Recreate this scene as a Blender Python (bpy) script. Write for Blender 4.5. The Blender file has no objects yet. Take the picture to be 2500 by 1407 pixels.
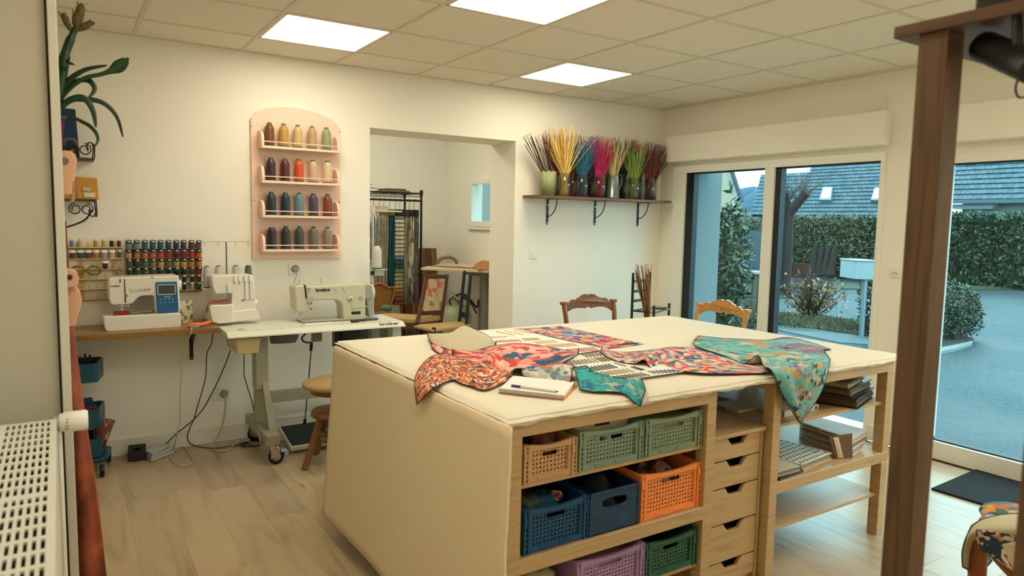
import bpy, math, random
import numpy as np
from mathutils import Vector, Matrix, Euler
random.seed(7)
SC = bpy.context.scene
COL = SC.collection
# ---------------------------------------------------------------- camera (calibrated on the ceiling grid)
YAW, PIT, ROLL, F = .572438, .0938452, .0194374, 1716.18
CAM = Vector((-4.6797, -4.76094, 1.45701))
_fw = Vector((math.sin(YAW)*math.cos(PIT), math.cos(YAW)*math.cos(PIT), -math.sin(PIT)))
_r0 = Vector((math.cos(YAW), -math.sin(YAW), 0)); _u0 = _r0.cross(_fw)
_R = _r0*math.cos(ROLL)+_u0*math.sin(ROLL); _U = -_r0*math.sin(ROLL)+_u0*math.cos(ROLL)
cd = bpy.data.cameras.new('camera'); cam = bpy.data.objects.new('camera', cd); COL.objects.link(cam)
cam.matrix_world = Matrix(((_R.x,_U.x,-_fw.x,CAM.x),(_R.y,_U.y,-_fw.y,CAM.y),(_R.z,_U.z,-_fw.z,CAM.z),(0,0,0,1)))
cd.sensor_width = 36; cd.lens = F/2500*36; cd.clip_start = .02; cd.clip_end = 400
cd.dof.use_dof = True; cd.dof.focus_distance = 5.0; cd.dof.aperture_fstop = 4.0
SC.camera = cam
# ---------------------------------------------------------------- world: one even overcast sky
W = bpy.data.worlds.new('overcast'); SC.world = W; W.use_nodes = True
bg = W.node_tree.nodes['Background']; bg.inputs[0].default_value = (.50,.87,1,1); bg.inputs[1].default_value = 5.5
SC.view_settings.view_transform = 'Standard'; SC.view_settings.look = 'None'
SC.view_settings.exposure = 0.0; SC.view_settings.gamma = 1.0; SC.view_settings.use_curve_mapping = False
SC.cycles.max_bounces = 10; SC.cycles.diffuse_bounces = 5; SC.cycles.transparent_max_bounces = 12
SC.cycles.sample_clamp_indirect = 6
LAMP = 12.0          # brightness of the ceiling panels
def ray(px, py): return _fw+_R*((px-1250)/F)-_U*((py-703.5)/F)
def _hit(px, py, a, v):
    d = ray(px, py); return CAM+d*((v-CAM[a])/d[a])
def pX(px, py, v): return _hit(px, py, 0, v)
def pY(px, py, v): return _hit(px, py, 1, v)
def pZ(px, py, v): return _hit(px, py, 2, v)
def lerp(a, b, t): return a+(b-a)*t
# ---------------------------------------------------------------- materials
def lin(h):
    if isinstance(h, str):
        h = h.lstrip('#'); h = [int(h[i:i+2], 16)/255 for i in (0,2,4)]
    return tuple([(c/12.92 if c <= .04045 else ((c+.055)/1.055)**2.4) for c in h])+(1,)
class NT:
    def __init__(s, name):
        s.m = bpy.data.materials.new(name); s.m.use_nodes = True; s.t = s.m.node_tree; s.b = s.t.nodes['Principled BSDF']
        s.out = s.t.nodes['Material Output']
    def n(s, typ, **k):
        q = s.t.nodes.new('ShaderNode'+typ)
        for a, v in k.items():
            if a.startswith('i_'): q.inputs[a[2:].replace('_',' ')].default_value = v
            else: setattr(q, a, v)
        return q
    def l(s, a, b): s.t.links.new(a, b)
    def coord(s, scale=(1,1,1), kind='Object', rot=(0,0,0)):
        c = s.n('TexCoord'); m = s.n('Mapping'); m.inputs['Scale'].default_value = scale; m.inputs['Rotation'].default_value = rot
        s.l(c.outputs[kind], m.inputs[0]); return m.outputs[0]
    def ramp(s, fac, stops, interp='LINEAR'):
        r = s.n('ValToRGB'); e = r.color_ramp.elements; r.color_ramp.interpolation = interp
        while len(e) < len(stops): e.new(.5)
        for q, (p, c) in zip(e, stops): q.position = p; q.color = lin(c)
        s.l(fac, r.inputs[0]); return r.outputs[0]
    def bump(s, h, st=.3, d=.01):
        b = s.n('Bump'); b.inputs['Strength'].default_value = st; b.inputs['Distance'].default_value = d
        s.l(h, b.inputs['Height']); s.l(b.outputs[0], s.b.inputs['Normal'])
_mc = {}
def mat(c, rough=.5, metal=0., name=None, bump=0., bscale=60, spec=.5, var=0.):
    key = (str(c), rough, metal, bump, bscale, spec, var)
    if key in _mc: return _mc[key]
    N = NT(name or 'paint'); N.b.inputs['Base Color'].default_value = lin(c)
    N.b.inputs['Roughness'].default_value = rough; N.b.inputs['Metallic'].default_value = metal
    N.b.inputs['Specular IOR Level'].default_value = spec
    v = N.coord()
    no = N.n('TexNoise', i_Scale=bscale, i_Detail=4.)
    N.l(v, no.inputs['Vector'])
    if bump: N.bump(no.outputs['Fac'], bump, .004)
    if var:
        mx = N.n('MixRGB', blend_type='MULTIPLY'); mx.inputs[0].default_value = var
        mx.inputs[1].default_value = lin(c); N.l(N.ramp(no.outputs['Fac'], [(.3,(.45,.45,.45)),(.7,(1,1,1))]), mx.inputs[2]); N.l(mx.outputs[0], N.b.inputs['Base Color'])
    _mc[key] = N.m; return N.m
def wood(c1, c2, scale=(2,30,30), rough=.45, detail=5, knots=False, dist=1.5, rnd=0.):
    key = ('w', c1, c2, scale, rough, knots, rnd)
    if key in _mc: return _mc[key]
    N = NT('wood grain'); v = N.coord(scale)
    oi = N.n('ObjectInfo')
    if rnd:
        ad = N.n('VectorMath', operation='ADD'); mu = N.n('VectorMath', operation='SCALE'); cmb = N.n('CombineXYZ')
        for i in range(3): N.l(oi.outputs['Random'], cmb.inputs[i])
        mu.inputs['Scale'].default_value = 57.; N.l(cmb.outputs[0], mu.inputs[0]); N.l(v, ad.inputs[0]); N.l(mu.outputs[0], ad.inputs[1]); v = ad.outputs[0]
    no = N.n('TexNoise', i_Scale=1., i_Detail=float(detail), i_Distortion=dist, i_Roughness=.6); N.l(v, no.inputs['Vector'])
    col = N.ramp(no.outputs['Fac'], [(.32,c2),(.52,c1),(.75,c1)])
    if knots:
        vo = N.n('TexVoronoi', i_Scale=.8, i_Randomness=1.); N.l(v, vo.inputs['Vector'])
        k = N.ramp(vo.outputs['Distance'], [(.0,(.5,.42,.34)),(.035,(.8,.75,.68)),(.09,(1,1,1))])
        mx = N.n('MixRGB', blend_type='MULTIPLY'); mx.inputs[0].default_value = 1; N.l(col, mx.inputs[1]); N.l(k, mx.inputs[2]); col = mx.outputs[0]
    if rnd:
        hs = N.n('HueSaturation'); mr = N.n('MapRange'); mr.inputs['To Min'].default_value = 1-rnd; mr.inputs['To Max'].default_value = 1+rnd
        N.l(oi.outputs['Random'], mr.inputs[0]); N.l(mr.outputs[0], hs.inputs['Value']); N.l(col, hs.inputs['Color']); col = hs.outputs[0]
    N.l(col, N.b.inputs['Base Color']); N.b.inputs['Roughness'].default_value = rough
    N.bump(no.outputs['Fac'], .12, .002)
    _mc[key] = N.m; return N.m
def cells(name, cols, scale=(1,1,1), kind='UV', rough=.8, sc=8., dist=.35, seed=0., bumpy=True, weave=True):
    "printed cloth: warped voronoi blobs in flat colours"
    N = NT(name); v = N.coord(scale, kind)
    no = N.n('TexNoise', i_Scale=3.+seed, i_Detail=3.); N.l(v, no.inputs['Vector'])
    mx = N.n('MixRGB', blend_type='ADD'); mx.inputs[0].default_value = dist; N.l(v, mx.inputs[1]); N.l(no.outputs['Color'], mx.inputs[2])
    vo = N.n('TexVoronoi', i_Scale=sc, i_Randomness=1.); N.l(mx.outputs[0], vo.inputs['Vector'])
    sp = N.n('SeparateColor'); N.l(vo.outputs['Color'], sp.inputs[0])
    c1 = N.ramp(sp.outputs[0], [(i/len(cols), c) for i, c in enumerate(cols)], 'CONSTANT')
    n2 = N.n('TexNoise', i_Scale=sc*2.3, i_Detail=2.); N.l(v, n2.inputs['Vector'])
    m2 = N.n('MixRGB', blend_type='MULTIPLY'); m2.inputs[0].default_value = .35; N.l(c1, m2.inputs[1])
    N.l(N.ramp(n2.outputs['Fac'], [(.35,(.7,.7,.75)),(.6,(1,1,1))]), m2.inputs[2])
    N.l(m2.outputs[0], N.b.inputs['Base Color']); N.b.inputs['Roughness'].default_value = rough
    return N.m
def glass_pane():
    N = NT('window glass'); t = N.n('BsdfTransparent'); g = N.n('BsdfGlossy'); g.inputs['Roughness'].default_value = .0
    t.inputs[0].default_value = (.93,.97,.96,1); f = N.n('Fresnel'); f.inputs[0].default_value = 1.5; m = N.n('MixShader')
    ge = N.n('NewGeometry'); k = N.n('Math', operation='SUBTRACT'); k.inputs[0].default_value = 1.; N.l(ge.outputs['Backfacing'], k.inputs[1]); k2 = N.n('Math', operation='MULTIPLY'); N.l(f.outputs[0], k2.inputs[0]); N.l(k.outputs[0], k2.inputs[1])
    N.l(k2.outputs[0], m.inputs[0]); N.l(t.outputs[0], m.inputs[1]); N.l(g.outputs[0], m.inputs[2]); N.l(m.outputs[0], N.out.inputs[0]); return N.m
def emis(c, st):
    N = NT('lamp diffuser'); N.b.inputs['Base Color'].default_value = lin(c); N.b.inputs['Emission Color'].default_value = lin(c); N.b.inputs['Emission Strength'].default_value = st; return N.m
# ---------------------------------------------------------------- mesh builder
class MB:
    def __init__(s): s.v = []; s.f = []; s.s = []; s.mi = []; s.cur = 0
    def _add(s, vs, fs, sm=False):
        n = len(s.v); s.v += [tuple(p) for p in vs]
        for f in fs: s.f.append(tuple(i+n for i in f)); s.s.append(sm); s.mi.append(s.cur)
        return s
    def box(s, a, b):
        x0,y0,z0 = [min(a[i],b[i]) for i in range(3)]; x1,y1,z1 = [max(a[i],b[i]) for i in range(3)]
        return s._add([(x0,y0,z0),(x1,y0,z0),(x1,y1,z0),(x0,y1,z0),(x0,y0,z1),(x1,y0,z1),(x1,y1,z1),(x0,y1,z1)],
                      [(0,3,2,1),(4,5,6,7),(0,1,5,4),(1,2,6,5),(2,3,7,6),(3,0,4,7)])
    def hexa(s, P): return s._add(P, [(0,3,2,1),(4,5,6,7),(0,1,5,4),(1,2,6,5),(2,3,7,6),(3,0,4,7)])
    def bar(s, p, q, w, h=None, up=(0,0,1), w2=None):
        p, q = Vector(p), Vector(q); h = h or w; d = (q-p).normalized(); up = Vector(up)
        if abs(d.dot(up)) > .98: up = Vector((0,1,0))
        r = d.cross(up).normalized(); u = r.cross(d); k = (w2/w) if w2 else 1
        P = [p-r*w/2-u*h/2, p+r*w/2-u*h/2, p+r*w/2+u*h/2, p-r*w/2+u*h/2]
        P += [q+(-r*w/2-u*h/2)*k, q+(r*w/2-u*h/2)*k, q+(r*w/2+u*h/2)*k, q+(-r*w/2+u*h/2)*k]
        return s._add(P, [(0,1,2,3),(7,6,5,4),(4,5,1,0),(5,6,2,1),(6,7,3,2),(7,4,0,3)])
    def tube(s, pts, r=.01, n=8, closed=False, sm=True):
        pts = [Vector(p) for p in pts]; m = len(pts); rs = r if hasattr(r, '__len__') else [r]*m
        vs = []; t0 = None; nrm = None
        for i, p in enumerate(pts):
            if closed: t = (pts[(i+1) % m]-pts[i-1]).normalized()
            else: t = (pts[min(i+1, m-1)]-pts[max(i-1, 0)]).normalized()
            if nrm is None:
                a = Vector((0,0,1)) if abs(t.z) < .9 else Vector((1,0,0)); nrm = t.cross(a).normalized()
            else: nrm = (nrm-t*nrm.dot(t)).normalized()
            b = t.cross(nrm)
            for k in range(n):
                a = 2*math.pi*k/n; vs.append(p+(nrm*math.cos(a)+b*math.sin(a))*rs[i])
        fs = [(i*n+k, i*n+(k+1) % n, (i+1)*n+(k+1) % n, (i+1)*n+k) for i in range(m-1) for k in range(n)]
        if closed: fs += [((m-1)*n+k, (m-1)*n+(k+1) % n, (k+1) % n, k) for k in range(n)]
        s._add(vs, fs, sm)
        if not closed: s._add(vs[:n], [tuple(range(n))[::-1]]); s._add(vs[-n:], [tuple(range(n))])
        return s
    def lathe(s, prof, c=(0,0,0), n=20, axis='z', sm=True):
        c = Vector(c); vs = []
        for r, h in prof:
            for k in range(n):
                a = 2*math.pi*k/n; x, y = r*math.cos(a), r*math.sin(a)
                vs.append(c+(Vector((x,y,h)) if axis == 'z' else Vector((h,x,y)) if axis == 'x' else Vector((x,h,-y))))
        m = len(prof); fs = [(i*n+k, i*n+(k+1) % n, (i+1)*n+(k+1) % n, (i+1)*n+k) for i in range(m-1) for k in range(n)]
        s._add(vs, fs, sm)
        if prof[0][0] > 1e-5: s._add(vs[:n], [tuple(range(n))[::-1]])
        if prof[-1][0] > 1e-5: s._add(vs[-n:], [tuple(range(n))])
        return s
    def cyl(s, p, q, r, n=16, r2=None): return s.tube([p, q], [r, r if r2 is None else r2], n)
    def ball(s, c, r, n=12, sq=(1,1,1)):
        prof = [(max(math.sin(math.pi*i/8), 0), -math.cos(math.pi*i/8)) for i in range(9)]
        k = len(s.v); s.lathe([(a*r if 0 < i < 8 else 0, b*r) for i, (a, b) in enumerate(prof)], (0,0,0), n)
        for i in range(k, len(s.v)): x, y, z = s.v[i]; s.v[i] = (x*sq[0]+c[0], y*sq[1]+c[1], z*sq[2]+c[2])
        return s
    def prism(s, poly, f0, f1):
        "poly: list of 2-D points; f0(p), f1(p) give the two 3-D ends"
        A = [Vector(f0(p)) for p in poly]; B = [Vector(f1(p)) for p in poly]; n = len(poly)
        nrm = sum(((A[i]-A[0]).cross(A[(i+1) % n]-A[0]) for i in range(n)), Vector())
        if nrm.dot(B[0]-A[0]) > 0: A, B = A[::-1], B[::-1]
        return s._add(A+B, [tuple(range(n)), tuple(range(2*n-1, n-1, -1))]+[(i, n+i, n+(i+1) % n, (i+1) % n) for i in range(n)])
    def py(s, poly, y0, y1):
        "polygon in photo pixels read on the plane y=y0, extruded to y1"
        P = [pY(a, b, y0) for a, b in poly]
        return s.prism([(p.x, p.z) for p in P], lambda p: (p[0], y0, p[1]), lambda p: (p[0], y1, p[1]))
    def px(s, poly, x0, x1):
        P = [pX(a, b, x0) for a, b in poly]
        return s.prism([(p.y, p.z) for p in P], lambda p: (x0, p[0], p[1]), lambda p: (x1, p[0], p[1]))
    def xz(s, poly, y0, y1): return s.prism(poly, lambda p: (p[0], y0, p[1]), lambda p: (p[0], y1, p[1]))
    def yz(s, poly, x0, x1): return s.prism(poly, lambda p: (x0, p[0], p[1]), lambda p: (x1, p[0], p[1]))
    def xy(s, poly, z0, z1): return s.prism(poly, lambda p: (p[0], p[1], z0), lambda p: (p[0], p[1], z1))
    def pby(s, a, b, c, d, y0, y1):
        P, Q = pY(a, b, y0), pY(c, d, y0); return s.box((P.x, y0, P.z), (Q.x, y1, Q.z))
    def leaf(s, p, d, n, L, w):
        p, d, n = Vector(p), Vector(d).normalized(), Vector(n); r = d.cross(n).normalized()
        return s._add([p, p+d*L*.5+r*w/2, p+d*L, p+d*L*.5-r*w/2], [(0,1,2,3)], True)
    def xf(s, M, k=0):
        for i in range(k, len(s.v)): s.v[i] = tuple(M @ Vector(s.v[i]))
        return s
    def build(s, name, m, parent=None, world=False, bevel=0., seg=2, mods=None):
        off = Vector()
        if parent is not None:
            if world:
                q = parent
                while q: off += q.location; q = q.parent
        else:
            A = np.array(s.v); off = Vector(((A[:,0].min()+A[:,0].max())/2, (A[:,1].min()+A[:,1].max())/2, A[:,2].min()))
        me = bpy.data.meshes.new(name); me.from_pydata([(v[0]-off.x, v[1]-off.y, v[2]-off.z) for v in s.v], [], s.f)
        ms = m if isinstance(m, (list, tuple)) else [m]
        for q in ms: me.materials.append(q)
        me.polygons.foreach_set('use_smooth', s.s)
        if len(ms) > 1: me.polygons.foreach_set('material_index', s.mi)
        me.update()
        o = bpy.data.objects.new(name, me); COL.objects.link(o)
        if parent is not None: o.parent = parent
        else: o.location = off
        if bevel:
            b = o.modifiers.new('b', 'BEVEL'); b.width = bevel; b.segments = seg; b.limit_method = 'ANGLE'; b.angle_limit = .7
        return o
def tag(o, label=None, cat=None, group=None, kind=None):
    if label: o['label'] = label
    if cat: o['category'] = cat
    if group: o['group'] = group
    if kind: o['kind'] = kind
    return o
def thing(name, label, cat, loc=(0,0,0), rz=0, group=None):
    o = bpy.data.objects.new(name, None); COL.objects.link(o); o.location = loc; o.rotation_euler = (0,0,rz); o.empty_display_size = .05
    return tag(o, label, cat, group)
KIDS = {}
def dup(root, loc=None, rz=None, label=None, group=None, kids=None):
    r = root.copy(); COL.objects.link(r)
    if loc is not None: r.location = loc
    if rz is not None: r.rotation_euler = (0,0,rz)
    tag(r, label, None, group)
    def rec(a, b):
        for ch in [c for c in ALLK(a)]:
            c = ch.copy(); COL.objects.link(c); c.parent = b; rec(ch, c)
    rec(root, r); return r
def ALLK(a): return [c for c in a.children]
def struct(name, mb, m, parent=None, world=True, bevel=0, label=None):
    o = mb.build(name, m, parent, world, bevel)
    if parent is None: o['kind'] = 'structure'
    if label: o['label'] = label
    return o
def textmesh(s, size, name, m, M, parent, ext=.0006, bold=0.):
    c = bpy.data.curves.new('t', 'FONT'); c.body = s; c.size = size; c.extrude = ext; c.align_x = 'CENTER'; c.align_y = 'CENTER'; c.offset = bold
    o = bpy.data.objects.new('t', c); me = bpy.data.meshes.new_from_object(o); bpy.data.objects.remove(o)
    me.transform(M); off = Vector(); q = parent
    while q: off += q.location; q = q.parent
    me.transform(Matrix.Translation(-off)); me.materials.clear(); me.materials.append(m)
    r = bpy.data.objects.new(name, me); COL.objects.link(r); r.parent = parent; return r
def Mfront(p, rx=math.pi/2, rz=0): return Matrix.Translation(p) @ Matrix.Rotation(rz, 4, 'Z') @ Matrix.Rotation(rx, 4, 'X')
def smooth_path(P, k=6):
    P = [Vector(p) for p in P]; out = []
    for i in range(len(P)-1):
        a, b, c, d = P[max(i-1,0)], P[i], P[i+1], P[min(i+2, len(P)-1)]
        for j in range(k):
            t = j/k; out.append(.5*((2*b)+(c-a)*t+(2*a-5*b+4*c-d)*t*t+(3*b-a-3*c+d)*t**3))
    out.append(P[-1]); return out
# common materials
WALL = mat((.95,.935,.885), .85, bump=.05, bscale=180, name='wall paint')
WHITE = mat((.93,.92,.88), .35, name='white plastic'); PVC = mat((.93,.93,.90), .3, name='window frame')
BLACK = mat((.03,.035,.04), .45, name='black metal'); DARK = mat((.02,.05,.08), .5)
CHROME = mat((.8,.8,.8), .2, 1., name='chrome'); OAK = wood((.76,.64,.46), (.69,.565,.39), (2.,2.,45.), .36)
OAKX = wood((.76,.64,.46), (.69,.565,.39), (2.,40.,40.), .36)
RUSH = mat((.78,.66,.44), .9, bump=.8, bscale=220, var=.5)
# ================================================================ SETTING
# --- floor: planks along y
FLOOR_M = [wood((.735,.65,.525), (.64,.55,.43), (11,1.5,4), .30, knots=True, rnd=.05, dist=.9), wood((.705,.625,.51), (.61,.53,.42), (11,1.5,4), .30, knots=True, rnd=.05, dist=.9)]
fl = struct('floor', MB().box((-5.4,-6.6,-.06), (.0,3.0,-.009)), mat((.45,.38,.3), .8))
protos = []
for L in (1.285, .8):
    for M_ in FLOOR_M:
        mb = MB().box((-.095,-L/2,-.0085), (.095,L/2,0)); me = mb.build('plank', M_, fl, bevel=.0004, seg=1); protos.append(me)
xs = np.arange(-5.3, 0, .1904); k = 0
for i, x in enumerate(xs):
    y = -6.6-random.random()*1.2
    while y < 2.95:
        a, b = max(y, -6.55), min(y+1.287, 2.95)
        if b-a > .1:
            k += 1; src = protos[random.random() < .45]
            o = src.copy() if k > 1 else src
            if k > 1: COL.objects.link(o)
            xx = min(x, -.096)
            o.location = Vector((xx, (a+b)/2, 0))-fl.location; o.scale = (1, (b-a)/1.2865, 1)
        y += 1.2868
for q in protos[2:]: bpy.data.objects.remove(q)
# --- walls
def wall_x(name, y0, y1, x0, x1, z1=2.5): return struct(name, MB().box((x0,y0,0), (x1,y1,z1)), WALL)
mb = MB(); T = .38
mb.box((-5.42,0,0), (-2.822,T,2.7)); mb.box((-1.603,0,0), (.3,T,2.7)); mb.box((-2.822,0,2.096), (-1.603,T,2.7))
wb = struct('wall_back', mb, WALL)
mb = MB()  # right wall with two glazed openings
w1 = (-2.10, -.17); w2 = (-4.35, -2.475); hz = 1.975
mb.box((0,w1[1],0), (.3,0,2.7)); mb.box((0,w1[0],hz), (.3,w1[1],2.7)); mb.box((0,w2[1],0), (.068,w1[0],2.7))
mb.box((0,w2[0],1.93), (.3,w2[1],2.7)); mb.box((0,-6.6,0), (.3,w2[0],2.7)); mb.box((0,w1[0],-.1), (.3,w1[1],.02)); mb.box((0,w2[0],-.1), (.3,w2[1],.01))
wr = struct('wall_right', mb, WALL)
struct('wall_front', MB().box((-5.42,-6.75,0), (.3,-6.6,2.7)), WALL)
struct('wall_left', MB().box((-5.42,-2.25,0), (-5.3,0,2.7)), WALL)
struct('wall_camera_side', MB().box((-5.42,-6.6,0), (-4.87,-2.31,2.7)), WALL)
# partition end beside the camera with door trim
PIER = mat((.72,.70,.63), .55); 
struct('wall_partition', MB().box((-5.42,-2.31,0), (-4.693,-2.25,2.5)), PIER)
mb = MB().box((-4.688,-2.335,0), (-4.6645,-2.24,2.5)); struct('trim_1', mb, mat((.80,.79,.73), .4), bevel=.003)
struct('trim_2', MB().box((-4.694,-2.318,0), (-4.687,-2.25,2.5)), mat((.12,.11,.1), .9))
# inner room
struct('wall_inner_back', MB().box((-4.2,2.85,0), (-.6,3.0,2.9)), WALL)
mb = MB(); xi = -.75
iy0, iy1, iz0, iz1 = 1.50, 2.235, 1.395, 1.915
mb.box((xi,T,0), (xi+.15,iy0,2.9)); mb.box((xi,iy1,0), (xi+.15,2.85,2.9)); mb.box((xi,iy0,0), (xi+.15,iy1,iz0)); mb.box((xi,iy0,iz1), (xi+.15,iy1,2.9))
struct('wall_inner_right', mb, WALL)
struct('wall_outer', MB().box((.45,.85,-.1),(.6,14,2.9)), mat((.34,.33,.30), .9))
struct('wall_inner_left', MB().box((-4.3,T,0), (-4.2,3.0,2.9)), WALL)
struct('ceiling_inner', MB().box((-4.2,T,2.8), (-.6,3.0,2.9)), WALL)
# baseboards
BB = mat((.90,.89,.84), .4)
struct('baseboard_back', MB().box((-5.3,-.014,0), (-2.822,0,.105)), BB, bevel=.003)
struct('baseboard_back_right', MB().box((-1.603,-.014,0), (0,0,.105)), BB, bevel=.003)
struct('baseboard_right', MB().box((-.014,w2[1],0), (0,w1[0],.105)), BB, bevel=.003)
# --- ceiling: T grid with mineral tiles
ce = struct('ceiling', MB().box((-5.42,-6.6,2.56), (.3,.02,2.7)), mat((.5,.48,.42), .9))
GRID = mat((.84,.81,.73), .5); TILE = mat((.92,.885,.81), .9, bump=.25, bscale=300, name='ceiling tile')
gx = [-.0757-.6*k for k in range(9)]; gy = [-.415-.6*k for k in range(11)]
mb = MB()
for x in gx: mb.box((x-.011,-6.6,2.495), (x+.011,0,2.5005))
for y in gy: mb.box((-5.3,y-.011,2.4952), (0,y+.011,2.5003))
mb.box((-5.3,-.02,2.4954), (0,0,2.5001)); mb.box((-.02,-6.6,2.4954), (0,0,2.5001))
g = mb.build('grid', GRID, ce, True); g['kind'] = 'stuff'
X = [0.]+gx+[-5.3]; Y = [0.]+gy+[-6.6]
lights = {(6,1),(5,3),(3,1),(1,7),(7,5),(3,6),(2,9),(6,8),(1,9)}  # visible panels first, then unseen ones added to brighten room and right wall
LM = emis((1,.955,.86), LAMP)
nl = 0
for i in range(len(X)-1):
    for j in range(len(Y)-1):
        a, b = X[i+1]+.008, X[i]-.008; c, d = Y[j+1]+.008, Y[j]-.008
        if (i, j) in lights: continue
        MB().box((a,c,2.499), (b,d,2.515)).build('ceiling_tile', TILE, ce, True)
def panel(i, j, lab):
    a, b = X[i+1]+.011, X[i]-.011; c, d = Y[j+1]+.011, Y[j]-.011
    t = thing('ceiling_light', lab, 'light', ((a+b)/2, (c+d)/2, 2.497), group='square ceiling panels')
    mb = MB(); w = .010
    for q in (((a,c),(b,c+w)), ((a,d-w),(b,d)), ((a,c),(a+w,d)), ((b-w,c),(b,d))): mb.box((*q[0],2.4935), (*q[1],2.53))
    mb.build('frame', WHITE, t, True)
    MB().box((a+w,c+w,2.496), (b-w,d-w,2.504)).build('diffuser', LM, t, True)
labs = {(6,1):'glowing square ceiling panel on the left, above the pink thread rack', (5,3):'glowing ceiling panel cut off by the top edge of the view',
        (3,1):'smallest glowing ceiling panel, above the doorway and stick shelf'}
for q in sorted(lights): panel(*q, labs.get(q, 'unseen ceiling panel added to brighten the room, out of view'))
# unseen panel added to brighten the inner room, above the doorway head
ti = thing('ceiling_light', 'unseen panel added to light the inner room, hidden by the doorway head', 'light', (-2.4,1.5,2.8))
MB().box((-3.12,.78,2.775), (-1.68,1.82,2.799)).build('frame', WHITE, ti, True); MB().box((-3.1,1.2,2.77), (-1.9,1.8,2.776)).build('diffuser', LM, ti, True)
# --- windows
GL = glass_pane(); GASK = mat((.01,.06,.09), .5)
def sliding(name, y0, y1, z0, z1, stiles, dark_left):
    "frame in the opening of the right wall; stiles: list of (ya, yb) solid uprights"
    mb = MB().box((-.02,y0,z1-.06), (.07,y1,z1)).box((-.02,y0,z0), (.07,y1,z0+.05))
    for a, b in stiles: mb.box((-.02,a,z0+.05), (.07,b,z1-.06))
    w = struct(name, mb, PVC, bevel=.003)
    return w
W1 = sliding('window_1', w1[0], w1[1], .02, 1.975, [(-.315,-.17),(-1.235,-1.145),(-2.10,-2.07)], 0)
mb = MB()
mb.box((-.005,-1.150,.07),(.05,-1.140,1.90)) # gasket strips read as dark lines
mb.box((.0,-.40,.07),(.06,-.315,1.912)); mb.box((.0,-1.285,.07),(.06,-1.235,1.912)); mb.box((.0,-2.07,1.905),(.06,-.315,1.912))
mb.build('gasket', GASK, W1, True)
MB().box((.03,-1.15,.06), (.036,-.32,1.92)).build('pane', GL, W1, True)
MB().box((.05,-2.075,.06), (.056,-1.24,1.92)).build('pane', GL, W1, True)
W2 = sliding('window_2', w2[0], w2[1], .0, 1.93, [(-2.505,-2.475),(-4.35,-4.30),(-3.44,-3.36)], 0)
mb = MB().box((.0,-4.3,1.862),(.06,-2.505,1.872)).box((.0,-4.3,.112),(.06,-2.505,.124)); mb.build('gasket', GASK, W2, True)
MB().box((-.024,-4.3,.0), (.07,-2.475,.115)).build('bottom_rail', PVC, W2, True, .004)
MB().box((.03,-4.3,.1), (.036,-2.505,1.87)).build('pane', GL, W2, True)
# reveal outside window 1, roller shutter boxes
struct('trim_3', MB().box((.07,-.32,-.1), (.45,-.17,2.1)), mat((.44,.49,.50), .8))
mb = MB().box((-.11,-2.122,2.012), (-.0,-.16,2.232)); struct('trim_4', mb, WALL, bevel=.004)
mb = MB().box((-.11,-4.40,1.99), (-.0,-2.44,2.21)); struct('trim_5', mb, WALL, bevel=.004)
# inner window
mb = MB(); a, b, c, d = iy0, iy1, iz0, iz1
for q in (((a,c),(b,c+.06)), ((a,d-.05),(b,d)), ((a,c+.06),(a+.06,d-.05)), ((b-.07,c+.06),(b,d-.05))): mb.box((xi-.03,q[0][0],q[0][1]), (xi+.05,q[1][0],q[1][1]))
W3 = struct('window_3', mb, PVC, bevel=.004)
MB().box((xi-.04,iy0-.02,iz0-.03),(xi-.0,iy1+.02,iz0-.004)).build('window_sill', PVC, W3, True, .003)
MB().box((xi+.01,a+.05,c+.05), (xi+.016,b-.06,d-.04)).build('pane', GL, W3, True)
# --- wall fittings
def plate(name, label, cat, c, s, face, kind):
    "square white plate on back wall (face y) or right wall (face x)"
    t = thing(name, label, cat, c); x, y, z = c
    if face == 'y':
        MB().box((-s/2,-.008,-s/2), (s/2,0,s/2)).build('cover_plate', WHITE, t, bevel=.002)
        if kind == 'rocker': MB().lathe([(s*.28,-.012),(s*.28,-.004)], (0,0,0), 24, 'y').build('rocker', WHITE, t, bevel=.001)
        else:
            MB().lathe([(s*.30,-.014),(s*.26,-.014),(s*.24,-.009),(s*.24,-.006),(s*.3,-.006)], (0,0,0), 24, 'y').build('socket_well', WHITE, t)
            MB().lathe([(s*.235,-.030),(s*.235,-.006)], (0,0,0), 20, 'y').build('plug', mat((.62,.61,.58),.5), t, bevel=.003)
    else:
        MB().box((-.008,-s/2,-s/2), (0,s/2,s/2)).build('cover_plate', WHITE, t, bevel=.002)
        MB().lathe([(s*.32,-.016),(s*.34,-.006)], (0,0,0), 24, 'x').build('dial', WHITE, t, bevel=.001)
    return t
plate('light_switch', 'white square light switch on the wall right of the doorway', 'switch', pY(1302,620,0), .078, 'y', 'rocker')
plate('wall_socket', 'white wall socket with grey plug below the pink thread rack', 'socket', pY(720,656,0), .082, 'y', 'plug')
plate('wall_socket', 'white wall socket low down beside the sewing table leg', 'socket', pY(546,961,0), .082, 'y', 'plug')
plate('door_chime', 'white square plate high on the wall above the shutter box', 'switch', pX(2152,250,0), .085, 'x', 'dial')
th = plate('shutter_switch', 'white round-dial control on the pier between the windows', 'switch', pX(2187,664,0), .075, 'x', 'dial')
MB().box((-.018,-.018,-.012),(-.015,-.006,-.003)).box((-.018,.002,-.012),(-.015,.014,-.003)).build('symbol', mat((.85,.6,.25),.5), th)
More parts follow.
